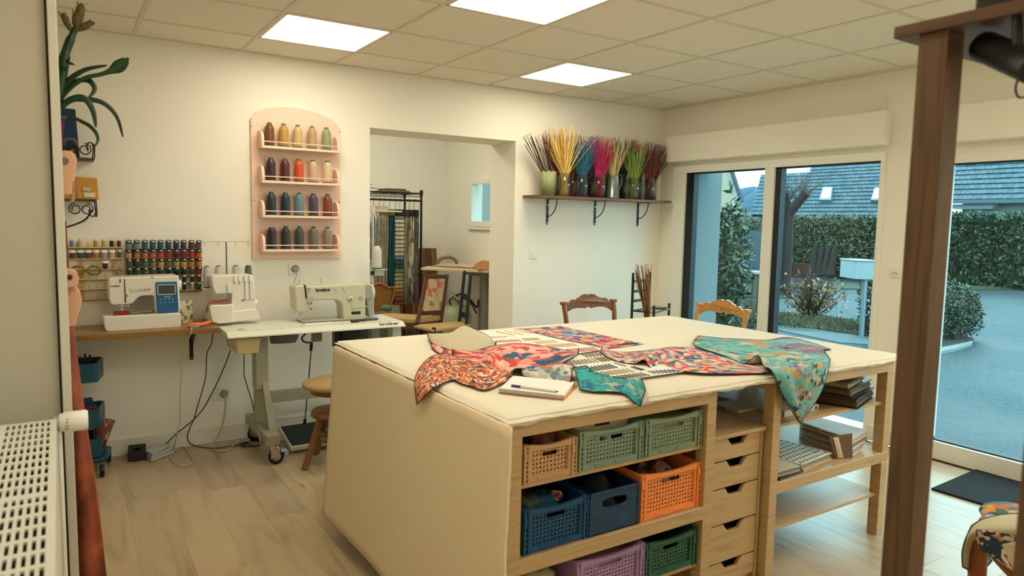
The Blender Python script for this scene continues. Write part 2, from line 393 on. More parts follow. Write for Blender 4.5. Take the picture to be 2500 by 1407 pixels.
# ================================================================ ISLAND
FELT = mat((.90,.87,.79), .95, bump=.25, bscale=260, name='cream cloth cover', var=.06)
YF = -3.0; ZT = .865
def unit(x0, x1, y0, y1, z0, h, shelf_z, lab, full=True):
    "low table of foil oak: thick top, four square legs, one thin shelf"
    t = thing('low_table', lab, 'table', ((x0+x1)/2, (y0+y1)/2, z0), group='stacked low oak tables of the island')
    MB().box((x0,y0,z0+h-.05), (x1,y1,z0+h)).build('tabletop', OAKX, t, True, .0015, 1)
    for a in (x0, x1-.05):
        for b in (y0, y1-.05): MB().box((a,b,z0), (a+.05,b+.05,z0+h-.05)).build('leg', OAK, t, True, .0015, 1)
    MB().box((x0+.005,y0+.02,shelf_z-.013), (x1-.005,y1-.02,shelf_z)).build('shelf', OAKX, t, True)
    return t
xL0, xL1, xR0, xR1 = -3.545, -2.615, -2.275, -1.402
YB = -2.24
for nm, (x0, x1) in (('left', (xL0,xL1)), ('right', (xR0,xR1))):
    dz = .0 if nm == 'left' else .012
    unit(x0,x1,YF,YB,0,.396+dz,.168+dz*3,'lower front oak table of the island, %s' % ('holding lilac and green crates' if nm=='left' else 'with an empty lower shelf by the floor'))
    unit(x0,x1,YF,YB,.396+dz,.448-dz,.632+dz*1.3,'upper front oak table of the island, %s' % ('holding beige, sage, blue and orange crates' if nm=='left' else 'holding binders and papers'))
    unit(x0,x1,-2.2,-1.47,0,.396,.168,'lower rear oak table of the island, %s end' % nm)
    unit(x0,x1,-2.2,-1.47,.396,.448,.632,'upper rear oak table of the island, %s end' % nm)
# cloth covered top
def noise1(x, k): return math.sin(x*13.1+k)*.5+math.sin(x*31.7+k*2.3)*.3+math.sin(x*71+k*.7)*.2
mb = MB(); NX, NY = 150, 60; x0, x1, y0, y1 = -3.565, -1.30, -3.018, -1.435
V = []
for layer in (0, 1):
    for j in range(NY+1):
        for i in range(NX+1):
            u, v = i/NX, j/NY; x = lerp(x0,x1,u); y = lerp(y0,y1,v)
            e = min(u, 1-u)*NX; e2 = min(v, 1-v)*NY; ed = min(e, e2)
            if ed < 1: y += (.008*noise1(x,1) if v < .5 else 0); x += (.004*noise1(y,3))
            z = ZT-(.016 if ed < 1 else .004 if ed < 2 else 0)+.0012*noise1(x*.7+y,2)+(.003*noise1(x*1.3,5) if ed < 1 else 0)
            V.append((x, y, z if layer == 0 else ZT-.0215))
n = (NX+1)*(NY+1); Fc = []
for j in range(NY):
    for i in range(NX):
        a = j*(NX+1)+i; Fc.append((a,a+1,a+NX+2,a+NX+1))
mb._add(V[:n], Fc, True); mb.box((x0+.012,y0+.014,.8445),(x1-.012,y1-.014,ZT-.005))
mb._add([V[i] for i in range(NX+1)]+[(V[i][0]+.004*noise1(V[i][0]*3,9),V[i][1]+.006+.004*noise1(V[i][0]*2,4),.838+.006*noise1(V[i][0]*2,8)) for i in range(NX+1)], [(i+1,i,NX+1+i,NX+2+i) for i in range(NX)], True)
L_ = [j*(NX+1) for j in range(NY+1)]; R_ = [j*(NX+1)+NX for j in range(NY+1)]; B_ = [NY*(NX+1)+i for i in range(NX+1)]
mb._add([V[i] for i in L_]+[(V[i][0]+.003,V[i][1],.846) for i in L_], [(i,i+1,NY+2+i,NY+1+i) for i in range(NY)], True)
mb._add([V[i] for i in R_]+[(V[i][0]-.003,V[i][1],.846) for i in R_], [(i+1,i,NY+1+i,NY+2+i) for i in range(NY)], True)
mb._add([V[i] for i in B_]+[(V[i][0],V[i][1]-.003,.846) for i in B_], [(i,i+1,NX+2+i,NX+1+i) for i in range(NX)], True)
tp = mb.build('worktop', FELT); tag(tp, 'large cream cloth-covered worktop with frayed edge on the island', 'worktop')
# hanging cover board on the left end, leaning out at the foot
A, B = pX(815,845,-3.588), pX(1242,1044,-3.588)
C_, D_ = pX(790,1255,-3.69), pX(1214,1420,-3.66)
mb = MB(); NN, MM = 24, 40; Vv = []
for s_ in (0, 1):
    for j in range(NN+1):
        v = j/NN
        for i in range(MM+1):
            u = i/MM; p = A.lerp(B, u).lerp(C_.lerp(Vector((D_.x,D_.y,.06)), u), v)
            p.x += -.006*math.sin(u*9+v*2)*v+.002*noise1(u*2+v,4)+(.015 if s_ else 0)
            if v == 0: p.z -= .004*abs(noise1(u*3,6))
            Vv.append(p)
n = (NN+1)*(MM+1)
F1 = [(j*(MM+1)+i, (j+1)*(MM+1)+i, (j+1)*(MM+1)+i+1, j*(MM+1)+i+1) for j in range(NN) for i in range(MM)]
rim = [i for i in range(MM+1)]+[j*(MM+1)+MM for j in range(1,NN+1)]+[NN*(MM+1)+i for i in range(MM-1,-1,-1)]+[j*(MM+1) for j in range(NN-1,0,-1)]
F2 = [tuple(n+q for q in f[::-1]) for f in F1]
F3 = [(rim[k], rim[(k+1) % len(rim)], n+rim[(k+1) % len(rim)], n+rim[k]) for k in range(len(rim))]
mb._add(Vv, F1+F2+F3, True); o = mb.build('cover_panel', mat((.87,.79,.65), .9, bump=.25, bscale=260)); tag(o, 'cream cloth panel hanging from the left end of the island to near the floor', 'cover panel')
# drawer cabinets
def drawers(x0, x1, y0, y1, z1, lab):
    t = thing('drawer_cabinet', lab, 'cabinet', ((x0+x1)/2,(y0+y1)/2,0))
    s = .016
    MB().box((x0-.004,y0-.012,z1-s),(x1+.004,y1,z1)).build('cabinet_top', OAKX, t, True, .0015, 1)
    mb = MB().box((x0,y0,0),(x0+s,y1,z1-s)).box((x1-s,y0,0),(x1,y1,z1-s)).box((x0+s,y1-.01,0),(x1-s,y1,z1-s)).box((x0+s,y0+.02,0),(x1-s,y1-.01,.05))
    mb.build('body', OAK, t, True, .0015, 1)
    zs = [z1-s-.004, .537, .425, .276, .118, -.0] if z1 > .6 else []
    for k in range(5):
        za, zb = zs[k+1]+.004, zs[k]-.002; 
        if k == 4: za = .03
        w = (x1-x0)-2*s-.006; xa = x0+s+.003; m1, m2 = xa+w*.30, xa+w*.74; dp = .032
        poly = [(xa,za),(xa+w,za),(xa+w,zb),(m2,zb)]
        poly += [(m2-w*.06,zb-dp*.35),(m2-w*.12,zb-dp),(m1+w*.10,zb-dp),(m1+w*.04,zb-dp*.5),(m1,zb)]+[(xa,zb)]
        d = MB().xz(poly, y0+.002, y0+.018).build('drawer', OAKX, t, True, .001, 1)
        MB().box((xa+.004,y0+.03,za+.01),(xa+w-.004,y1-.05,zb-.035)).build('drawer_box', mat((.05,.05,.05),.8), d, True)
drawers(-2.601,-2.285,YF+.035,-2.42,.648,'narrow oak drawer cabinet with five drawers between the crate tables and binders')
# ================================================================ BACK WALL
# --- pink thread rack
PINK = mat((.95,.82,.74), .45, name='pink paint')
rk = thing('thread_rack', 'pink painted wall rack with arched top and four rows of thread cones', 'wall rack', (-3.34,0,1.18))
xa, xb = -3.628, -3.042
mb = MB(); P = [(xa,1.182),(xb,1.182),(xb,2.062)]
P += [(lerp(xb,xa,t), 2.062+.105*math.sin(math.pi*t)**.5*(1 if 0 < t < 1 else 0)+.02*t) for t in [.06+.88*i/24 for i in range(25)]]+[(xa,2.080)]
mb.xz(P, -.018, 0).build('backboard', PINK, rk, True, .002)
sz = [1.893, 1.674, 1.454, 1.234]
for z in sz:
    MB().box((-3.585,-.115,z),(-3.078,-.018,z+.016)).build('shelf', PINK, rk, True, .002)
    for x in (-3.585, -3.094):
        q = [(-.018,z+.016),(-.115,z+.016),(-.115,z+.045)]+[(-.115+.055*(1-math.cos(a)), z+.045+.065*math.sin(a)) for a in [math.pi/2*i/8 for i in range(9)]]+[(-.018,z+.115)]
        MB().yz(q, x, x+.016).build('end_bracket', PINK, rk, True, .002)
    MB().cyl((-3.58,-.11,z+.042),(-3.084,-.11,z+.042),.0035,8).build('rail', PINK, rk, True)
for p in ((613,308),(829,322),(620,489),(828,493)):
    MB().lathe([(.004,-.0195),(.004,-.0175)], (pY(*p,-.018).x,0,pY(*p,-.018).z), 10, 'y').build('screw', mat((.4,.3,.25),.4), rk, True)
GREEN = mat((.0,.40,.22), .4)
def thread_mat(c):
    k = ('th', c)
    if k in _mc: return _mc[k]
    N = NT('thread'); v = N.coord((1,1,1)); w = N.n('TexWave', wave_type='BANDS', bands_direction='Z', i_Scale=170., i_Distortion=2.5)
    w.inputs['Detail Scale'].default_value = 2.; N.l(v, w.inputs['Vector'])
    d = tuple(x*.72 for x in c); N.l(N.ramp(w.outputs['Fac'], [(.2,d),(.7,c)]), N.b.inputs['Base Color'])
    N.b.inputs['Roughness'].default_value = .42; N.b.inputs['Sheen Weight'].default_value = .25
    _mc[k] = N.m; return N.m
def cone(name, label, cat, group, loc, c, s=1., cap=True, h=.145, r=.031):
    t = thing(name, label, cat, loc, 0, group)
    MB().lathe([(r*1.12,0),(r*1.12,.006),(r*.9,.007)], n=24).build('base_flange', GREEN, t)
    MB().lathe([(r,.007),(r*1.02,h*.12),(r*.99,h*.72),(r*.93,h*.80),(r*.50,h*.95)], n=28).build('thread', thread_mat(c), t)
    if cap: MB().lathe([(r*.44,h*.94),(r*.46,h*1.01),(r*.38,h*1.02)], n=20).build('cap', GREEN, t)
    return t
CC = [[('bronze brown',(.48,.28,.08)),('golden yellow',(.80,.60,.25)),('pale straw',(.84,.74,.48)),('beige sand',(.76,.64,.45)),('pale sage',(.62,.64,.48))],
      [('dark plum',(.20,.09,.09)),('deep wine red',(.36,.08,.07)),('bright orange',(.86,.31,.04)),('pale peach',(.88,.72,.60)),('light cream peach',(.92,.82,.66))],
      [('midnight blue',(.04,.12,.18)),('dark petrol',(.02,.14,.20)),('pale blue',(.42,.55,.60)),('violet',(.28,.24,.35)),('rust brown',(.56,.24,.09))],
      [('black, capless',(.05,.05,.05)),('charcoal',(.13,.13,.11)),('slate grey',(.24,.26,.24)),('warm grey',(.45,.44,.38)),('light taupe grey',(.60,.55,.46))]]
PXc = [658,693,727,762,797]
for j, row in enumerate(CC):
    for i, (nm, c) in enumerate(row):
        x = pY(PXc[i], 350, -.066).x+(.006 if j else 0)
        cone('thread_cone', '%s thread cone on the %s shelf of the pink rack' % (nm, ('top','second','third','bottom')[j]), 'thread cone', 'thread cones on the pink rack', (x,-.066,sz[j]+.016), c, cap=not (j == 3 and i == 0), h=.148)
# --- small wooden pin boards with spools
PINE = wood((.84,.72,.50),(.76,.62,.40),(3,3,30),.5)
def board(lab, xs, rows, x0, x1, posts):
    PINE = wood((.84,.72,.50),(.76,.62,.40),(3,3,30),.5) if x0 < -4.5 else wood((.62,.47,.32),(.50,.36,.23),(3,3,30),.5)
    t = thing('spool_board', lab, 'spool rack', ((x0+x1)/2,0,.95))
    for x in posts: MB().box((x-.012,-.008,pY(300,rows[-1]+8,0).z),(x+.012,0,pY(300,rows[0]-14,0).z)).build('upright', PINE, t, True, .001, 1)
    out = []
    for r in rows:
        z = pY(400, r, -.03).z
        MB().hexa([(x0,-.048,z-.001),(x1,-.048,z-.001),(x1,-.008,z-.012),(x0,-.008,z-.012),(x0,-.046,z+.004),(x1,-.046,z+.004),(x1,-.004,z-.004),(x0,-.004,z-.004)]).build('ledge', PINE, t, True, .001, 1)
        out.append(z+.002)
    return t, out
TILT = .42
tx = lambda a: pY(a, 620, -.035).x
def peg(t, x, z): MB().cyl((x,-.03,z),(x,-.03-.03*math.sin(TILT),z+.03*math.cos(TILT)),.0025,6).build('peg', PINE, t, True)
def spool(label, x, z, c, kind):
    t = thing('thread_spool', label, 'thread spool', (x,-.033,z), 0, 'spools on the pin boards')
    t.rotation_euler = (TILT,0,0); t.scale = (1.18,1.18,1.16)
    if kind == 'cap':      # wide spool with dark cap and silver seal
        MB().lathe([(.0125,0),(.0140,.004),(.0140,.031),(.012,.034)], n=14).build('thread', thread_mat(c), t)
        MB().lathe([(.0143,.033),(.0143,.044),(.0120,.044),(.011,.039),(0,.039)], n=14).build('spool_cap', mat((.23,.26,.22),.3), t)
        MB().lathe([(.0060,.040),(.0060,.043)], (.003,-.003,0), 8).build('seal', mat((.9,.9,.86),.3), t)
    elif kind == 'flange':
        MB().lathe([(.0130,.003),(.0120,.02),(.0130,.038)], n=14).build('thread', thread_mat(c), t)
        mb = MB().lathe([(.0135,0),(.0135,.003)], n=14).lathe([(.0150,.038),(.0150,.042),(.004,.042)], n=16); mb.build('flange', WHITE, t)
    else:
        MB().lathe([(.0085,.003),(.009,.005),(.009,.034),(.0075,.038)], n=12).build('thread', thread_mat(c), t)
        MB().lathe([(.0085,0),(.0085,.003)], n=12).lathe([(.0075,.038),(.0075,.043),(.003,.043)], n=12).build('flange', mat((.85,.82,.72),.5), t)
    return t
ordn = ['first','second','third','fourth','fifth','sixth','seventh','eighth','ninth','tenth']
bL, zL = board('pale pine pin board on the left with half its pegs empty', None, [604,630,655,678,701,724], -4.70, tx(299), [tx(196), tx(280)])
XL = [176,196,215,234,254,273,291]
r1 = [('pale blue',(.45,.58,.62)),('cream',(.84,.78,.60)),None,('mustard yellow',(.85,.62,.12)),('straw',(.82,.72,.45)),('black',(.08,.07,.05)),('dark red',(.42,.07,.06))]
r2 = [('olive brown',(.35,.27,.10)),('steel blue',(.22,.36,.44)),('dusty mauve',(.52,.30,.30)),('amber',(.86,.56,.10)),('pale grey',(.72,.70,.64)),('off-white',(.85,.81,.72)),('slate',(.32,.34,.32))]
for j, row in enumerate((r1, r2)):
    for i, q in enumerate(row):
        if q is None: peg(bL, tx(XL[i]), zL[j]); continue
        spool('%s spool on the %s row of the left pin board' % (q[0], ordn[j]), tx(XL[i]), zL[j], q[1], 'thin' if j == 0 or i == 6 else 'flange')
for j in (3,4,5):
    for x in XL[:5 if j > 3 else 7]: peg(bL, tx(x), zL[j])
sp = spool('short wide dark red spool lying beside the yellow coils', tx(256), zL[2], (.45,.10,.06), 'flange')
for n_, px in (('left', 188), ('right', 228)):
    mb = MB(); c = Vector((tx(px), -.05, zL[2]-.002)); rr = random.Random(px)
    for k in range(7):
        a0 = rr.random()*6; R1 = .034+rr.uniform(-.003,.003)
        mb.tube([(c.x+R1*math.cos(a+a0), c.y-.012-.35*R1*math.sin(a+a0)+.004*k*.4, c.z+.7*R1*math.sin(a+a0)+.003*math.sin(3*a)-.001*k) for a in [2*math.pi*i/20 for i in range(20)]], .0027, 6, True)
    o = mb.build('cord_coil', mat((.62,.50,.05),.6)); tag(o, 'yellow cord coil looped over the pegs, %s one of the two' % n_, 'cord coil', 'yellow cord coils')
for x in (tx(182), tx(194), tx(222), tx(236)): peg(bL, x, zL[2])
bR, zR = board('brown pin board on the right crowded with coloured thread spools', None, [608,630,652,673,692,711], tx(306), tx(492), [tx(325), tx(478)])
XR = [314,334,353.5,373,392,411,430,448,467,485]
RR = [[('silver grey',(.60,.58,.56)),('pale turquoise',(.45,.68,.66)),('teal blue',(.10,.45,.50)),('denim blue',(.18,.38,.52)),('cerulean blue',(.0,.36,.52)),('cobalt blue',(.02,.28,.48)),('royal blue',(.03,.13,.42)),('purple',(.30,.16,.46)),('plum',(.36,.12,.34)),('lilac',(.50,.30,.52))],
 [('shell pink',(.86,.66,.52)),('salmon',(.86,.48,.38)),('coral',(.90,.46,.33)),('rose pink',(.82,.45,.47)),('flamingo pink',(.84,.33,.35)),('crimson pink',(.74,.16,.17)),('dark wine',(.36,.05,.05)),('blood red',(.60,.06,.06)),('scarlet',(.85,.16,.07)),('bright orange',(.95,.42,.05))],
 [('sea green',(.03,.36,.33)),('bottle green',(.02,.28,.16)),('mid green',(.26,.46,.32)),('pale khaki',(.56,.55,.34)),('straw yellow',(.84,.72,.42)),('khaki',(.46,.43,.20)),('pale gold',(.84,.70,.36)),('lemon yellow',(.88,.72,.06)),('golden yellow',(.82,.58,.16)),('amber orange',(.90,.54,.08))],
 [('forest green',(.05,.27,.17)),('grass green',(.25,.42,.20)),('moss green',(.42,.48,.25)),('pewter grey',(.38,.40,.34)),('steel grey',(.20,.27,.30)),('dark indigo',(.10,.12,.20)),('jet black',(.03,.05,.05)),('near-black green',(.03,.07,.05)),('taupe brown',(.34,.27,.18)),('burnt orange',(.66,.24,.06))]]
for j, row in enumerate(RR):
    for i, q in enumerate(row):
        spool('%s spool, %s from the left in the %s row of the right pin board' % (q[0], ordn[i], ordn[j]), tx(XR[i]), zR[j], q[1], 'cap')
for j, row in enumerate([[('ivory',(.8,.76,.66))]*7+[('black',(.03,.06,.05)),('navy',(.02,.09,.14)),('petrol blue',(.05,.33,.40))], [('black green',(.03,.09,.07)),('white',(.85,.82,.74)),('emerald green',(.04,.42,.18))]]):
    for i, q in enumerate(row):
        ii = i if j == 0 else i+7
        spool('%s spool, %s from the left in the %s row of the right pin board' % (q[0], ordn[ii], ordn[j+4]), tx(XR[ii]), zR[j+4], q[1], 'thin')
# --- wooden bench top on black brackets
BROWN = wood((.56,.41,.21),(.42,.29,.13),(1.2,30,30),.35)
BW2 = wood((.63,.48,.26),(.50,.36,.18),(1.2,30,30),.35)
bz = .808
bench = thing('bench_top', 'stained wooden bench shelf under the white sewing machine', 'shelf', (-4.5,-.2,bz-.03))
for k in range(4):
    ya = -.405+.1*k; MB().box((-5.1,ya,bz-.032),(-3.905,ya+.0995,bz)).build('stave', [BROWN,BW2,BROWN,BW2][k], bench, True, .0012, 1)
def bracket(lab, x, z1, h, d, cat='bracket', curved=False, grp=None):
    t = thing('shelf_bracket', lab, cat, (x,0,z1-h), 0, grp)
    MB().xz([(x-.011,z1-.002),(x+.011,z1-.002),(x+.011,z1-h+.011)]+[(x+.011*math.cos(a), z1-h+.011-.011*math.sin(a)) for a in [math.pi*i/8 for i in range(1,8)]]+[(x-.011,z1-h+.011)], -.004, 0).build('wall_arm', BLACK, t, True)
    MB().box((x-.011,-d,z1-.004),(x+.011,0,z1)).build('shelf_arm', BLACK, t, True)
    if curved: MB().tube([(x,-.004-(d*.8)*math.cos(a), z1-.004-(h*.66)*math.sin(a)) for a in [math.pi/2*i/14 for i in range(15)]], .0042, 8).build('brace', BLACK, t, True)
    else: MB().bar((x,-.004,z1-h*.55),(x,-d*.6,z1-.01),.016,.004).build('brace', BLACK, t, True)
    for zz in (z1-h+.014, z1-.05): MB().lathe([(.0045,-.0075),(.0045,-.003)], (x,0,zz), 10, 'y').build('screw', CHROME, t, True)
    return t
bracket('black bracket under the wooden bench near its right end', -4.005, bz-.034, .225, .30)
# --- stick shelf
shx0, shx1, shz = -1.525, -.065, 1.672
ss = MB().box((shx0,-.205,shz-.022),(shx1,0,shz)).build('wall_shelf', wood((.46,.30,.17),(.36,.22,.12),(1.5,30,30),.4), bevel=.0015)
tag(ss, 'brown wooden wall shelf carrying glass vases of coloured sticks', 'shelf')
for x, lab in ((-1.28,'leftmost'), (-.775,'middle'), (-.277,'rightmost')):
    bracket('black curved bracket under the stick shelf, %s of three' % lab, x, shz-.022, .21, .16, curved=True, grp='brackets under the stick shelf')
VG = None
def vessel_glass():
    N = NT('clear glass'); t = N.n('BsdfTransparent'); t.inputs[0].default_value = (.93,.95,.93,1); g = N.n('BsdfGlossy'); g.inputs['Roughness'].default_value = .03
    f = N.n('LayerWeight'); f.inputs[0].default_value = .25; m = N.n('MixShader'); N.l(f.outputs['Facing'], m.inputs[0]); N.l(t.outputs[0], m.inputs[1]); N.l(g.outputs[0], m.inputs[2]); N.l(m.outputs[0], N.out.inputs[0]); return N.m
VG = vessel_glass()
def vase(x, y, lab, r=.05, h=.185, z=shz):
    o = MB().lathe([(0,0),(r,0),(r,h),(r-.003,h),(r-.003,.006),(0,.006)], (x,y,z), 28).build('glass_vase', VG); tag(o, lab, 'vase', 'glass vases on the stick shelf')
def sticks(x, y, z0, r, h, n, cols, lab, lean=(0,0), spread=.12, L=(.36,.5), th=.0022, grp='coloured stick bundles', seed=1, wall=True):
    rr = random.Random(seed); mb = MB(); ms = [mat(c, .6) for c in cols]
    for k in range(int(n*1.25)):
        a = rr.uniform(0, 2*math.pi); q = r*math.sqrt(rr.random()); p0 = Vector((x+q*math.cos(a), y+q*math.sin(a), z0))
        b = a+math.pi*.62+rr.uniform(-.5,.5); q2 = r*1.08*math.sqrt(rr.uniform(.2,1))
        p1 = Vector((x+q2*math.cos(b)+lean[0]*h*.12, y+q2*math.sin(b), z0+h))
        if wall: p1.y = min(p1.y, -.008)
        d = (p1-p0); d = d.normalized(); d.x += lean[0]*.9+rr.gauss(0, spread); d.y = d.y*.3+lean[1]+rr.gauss(0, spread*.4); d.normalize()
        ln = rr.uniform(*L)-h
        p2 = p1+d*ln
        if wall: p2.y = min(p2.y, -.006); p0.y = min(p0.y, -.006)
        mb.cur = rr.randrange(len(ms)); mb.tube([p0, p1, p2], [th, th, th*.8], 4, sm=False)
    o = mb.build('stick_bundle', ms); tag(o, lab, 'sticks', grp, 'stuff')
vx = lambda px, y=-.145: pY(px, 445, y).x
z0 = shz+.007; FY, BY = -.145, -.052
# front row
pot = MB().lathe([(0,0),(.052,0),(.068,.19),(.065,.19),(.050,.006),(0,.006)], (0,0,0), 40)
for i, v in enumerate(pot.v):
    if v[2] > .15: pot.v[i] = (v[0], v[1], v[2]+.006*math.cos(9*math.atan2(v[1], v[0])))
o = pot.xf(Matrix.Translation((vx(1341),-.125,shz))).build('plant_pot', mat((.58,.62,.43), .5)); tag(o, 'pale green pot with scalloped rim at the left of the stick shelf', 'pot')
sticks(vx(1341), -.125, z0, .042, .17, 40, ['#4a3626','#3c2d20','#5b4330'], 'dark brown sticks in the green scalloped pot', (-.42,0), .06, (.40,.53), seed=2, th=.002)
vase(vx(1378), FY, 'glass vase holding yellow sticks'); sticks(vx(1378), FY, z0, .038, .18, 95, ['#e2b52a','#d9a520','#f0cf62','#e8d9a0'], 'yellow sticks in a glass vase', (-.06,0), .22, (.40,.57), seed=3)
vase(vx(1421), FY, 'glass vase holding teal blue sticks'); sticks(vx(1421), FY, z0, .040, .18, 85, ['#0f6482','#0b5878','#1b7392'], 'teal blue sticks in a glass vase', (.03,0), .2, (.36,.5), seed=4)
vase(vx(1463), FY, 'glass vase holding magenta sticks'); sticks(vx(1463), FY, z0, .036, .18, 95, ['#c2185f','#d6246b','#a8104e'], 'magenta pink sticks in a glass vase', (.10,0), .17, (.36,.51), seed=5)
j = thing('metal_jug', 'grey galvanised jug with looped handle on the stick shelf', 'jug', (vx(1499),-.135,shz))
GALV = mat((.52,.56,.52), .3, .6, name='galvanised metal')
MB().lathe([(0,0),(.056,0),(.056,.012),(.054,.014),(.046,.19),(.048,.20),(.045,.20),(.043,.19),(.051,.02),(0,.01)], n=36).build('body', GALV, j)
MB().tube(smooth_path([(.045,0,.185),(.065,0,.205),(.092,0,.185),(.088,0,.12),(.056,0,.065)]), .004, 8).build('handle', GALV, j)
MB().tube([(.018+.008*math.cos(a), -.0505, .10+.014*math.sin(a)) for a in [2*math.pi*i/14 for i in range(14)]], .001, 5, True).build('emblem', mat((.6,.5,.25),.4), j)
sticks(vx(1499), -.135, z0, .034, .19, 60, ['#dcc48c','#cfb274','#e6d4a2'], 'cream natural sticks in the grey jug', (.06,0), .17, (.36,.5), seed=6)
vase(vx(1548), FY, 'glass vase holding light green sticks'); sticks(vx(1548), FY, z0, .040, .18, 95, ['#8aa84e','#7c9a44','#a0bb68'], 'light green sticks in a glass vase', (-.0,0), .15, (.34,.48), seed=7)
vase(vx(1586), FY, 'rightmost front glass vase holding brown-red sticks', .045); sticks(vx(1586), FY, z0, .036, .18, 80, ['#74382a','#5e2c22','#8a4a38'], 'brown-red sticks in the rightmost vase', (.12,0), .17, (.34,.5), seed=8)
# back row
for px, cols, nm, lean, sd in ((1366,['#8f2420','#7b1c1a'],'dark red','-.12',21),(1398,['#a0281f','#d07a22','#1f3c3c'],'mixed red and orange','.05',22),(1441,['#1c2f66','#c02c5a','#223a7a'],'navy and pink','.0',23),
                               (1478,['#c9a04a','#3a3f22','#d8c890'],'ochre and olive','.05',24),(1520,['#10201e','#1b2a26','#2c2a30'],'near-black','.02',25),(1556,['#b03a1c','#8e2a18'],'rust orange','.02',26),(1592,['#1e3a28','#274a30','#5a3a30'],'dark green','.22',27)):
    x = vx(px, BY); vase(x, BY, 'glass vase holding %s sticks, in the back row' % nm, .044, .18)
    sticks(x, BY, z0, .030, .175, 60, cols, '%s sticks in a back-row glass vase' % nm, (float(lean),0), .17, (.40,.53), seed=sd)
# --- wrought iron wall shelves at far left
def scroll(mb, cx, y, cz, r, s=1, n=22, turns=1.35, th=.0035, a0=0):
    mb.tube([(cx+s*r*(1-.55*i/n)*math.cos(a0+turns*2*math.pi*i/n), y, cz+r*(1-.55*i/n)*math.sin(a0+turns*2*math.pi*i/n)) for i in range(n+1)], th, 6)
for k, (zz, lab) in enumerate(((1.765,'upper small wooden wall shelf with black scroll ironwork'), (1.537,'lower small wooden wall shelf with black scroll ironwork'))):
    t = thing('iron_shelf', lab, 'shelf', (-4.7,0,zz))
    MB().box((-4.98,-.17,zz-.012),(-4.50,0,zz)).build('board', wood((.34,.24,.15),(.25,.17,.1),(1.5,30,30),.5), t, True, .002)
    mb = MB(); up = 1 if k == 0 else -1; zc = zz+up*.045-(0 if up > 0 else .01)
    for x in (-4.60,-4.545): scroll(mb, x, -.165, zc, .033, 1 if x < -4.57 else -1, a0=math.pi/2)
    mb.tube(smooth_path([(-4.51,-.165,zz),(-4.505,-.165,zc+up*.03),(-4.53,-.16,zc+up*.035),(-4.535,-.16,zc)]), .0035, 6)
    mb.tube(smooth_path([(-4.50,-.15,zz),(-4.495,-.09,zc+up*.03),(-4.50,-.05,zc+up*.04),(-4.505,-.01,zz+up*.08)]), .0035, 6)
    if k: mb.tube(smooth_path([(-4.52,-.14,zz-.06),(-4.56,-.08,zz-.12),(-4.66,-.01,zz-.165),(-4.70,0,zz-.17)]), .005, 6)
    mb.build('scrollwork', BLACK, t, True)
# things on them
en = thing('padded_envelope', 'mustard yellow padded envelope leaning on the lower iron shelf', 'envelope', (-4.535,-.07,1.538))
MB().hexa([(-4.59,-.10,1.538),(-4.483,-.10,1.538),(-4.483,-.088,1.538),(-4.59,-.088,1.538),(-4.592,-.065,1.662),(-4.485,-.065,1.660),(-4.485,-.055,1.660),(-4.592,-.055,1.662)]).build('pouch', mat((.80,.56,.20),.5,bump=.3,bscale=40), en, True, .004)
MB().hexa([(-4.555,-.1005,1.55),(-4.50,-.1005,1.55),(-4.50,-.099,1.55),(-4.555,-.099,1.55),(-4.555,-.094,1.575),(-4.50,-.094,1.575),(-4.50,-.092,1.575),(-4.555,-.092,1.575)]).build('address_label', mat((.88,.86,.8),.5), en, True)
MB().hexa([(-4.56,-.0935,1.585),(-4.525,-.0935,1.583),(-4.525,-.092,1.583),(-4.56,-.092,1.585),(-4.558,-.087,1.606),(-4.52,-.087,1.602),(-4.52,-.085,1.602),(-4.558,-.085,1.606)]).build('stamp', mat((.75,.74,.68),.5), en, True)
e2 = MB().hexa([(-4.66,-.12,1.538),(-4.60,-.12,1.538),(-4.60,-.11,1.538),(-4.66,-.11,1.538),(-4.66,-.07,1.655),(-4.60,-.07,1.655),(-4.60,-.062,1.655),(-4.66,-.062,1.655)]).build('padded_envelope', mat((.78,.54,.2),.5), bevel=.003)
tag(e2, 'second mustard envelope half hidden behind the partition edge', 'envelope')
fo = thing('blue_folder', 'dark blue folder with gold print standing on the upper iron shelf', 'folder', (-4.64,-.08,1.766))
MB().hexa([(-4.75,-.12,1.766),(-4.568,-.12,1.766),(-4.568,-.108,1.766),(-4.75,-.108,1.766),(-4.75,-.07,2.04),(-4.580,-.07,2.036),(-4.580,-.06,2.036),(-4.75,-.06,2.04)]).build('cover', mat((.03,.19,.33),.4), fo, True, .002)
GOLD = mat((.82,.72,.45), .4)
textmesh('cis', .028, 'lettering', GOLD, Mfront((-4.632,-.087,1.985), math.pi/2-.18), fo)
mb = MB()
for r_ in (.038,.030): mb.tube([(-4.61+r_*math.cos(a), -.113+.006, 1.835+r_*math.sin(a)) for a in [2*math.pi*i/24 for i in range(24)]], .0012, 5, True)
mb.build('seal_ring', GOLD, fo, True)
tn = thing('round_tin', 'small black round tin with gold print behind the scroll ironwork', 'tin', (-4.605,-.145,1.766))
MB().lathe([(.03,-.012),(.03,0)], (0,0,.031), 24, 'y').build('body', BLACK, tn, bevel=.001)
textmesh('100', .016, 'lettering', GOLD, Mfront((-4.605,-.159,1.80)), tn)
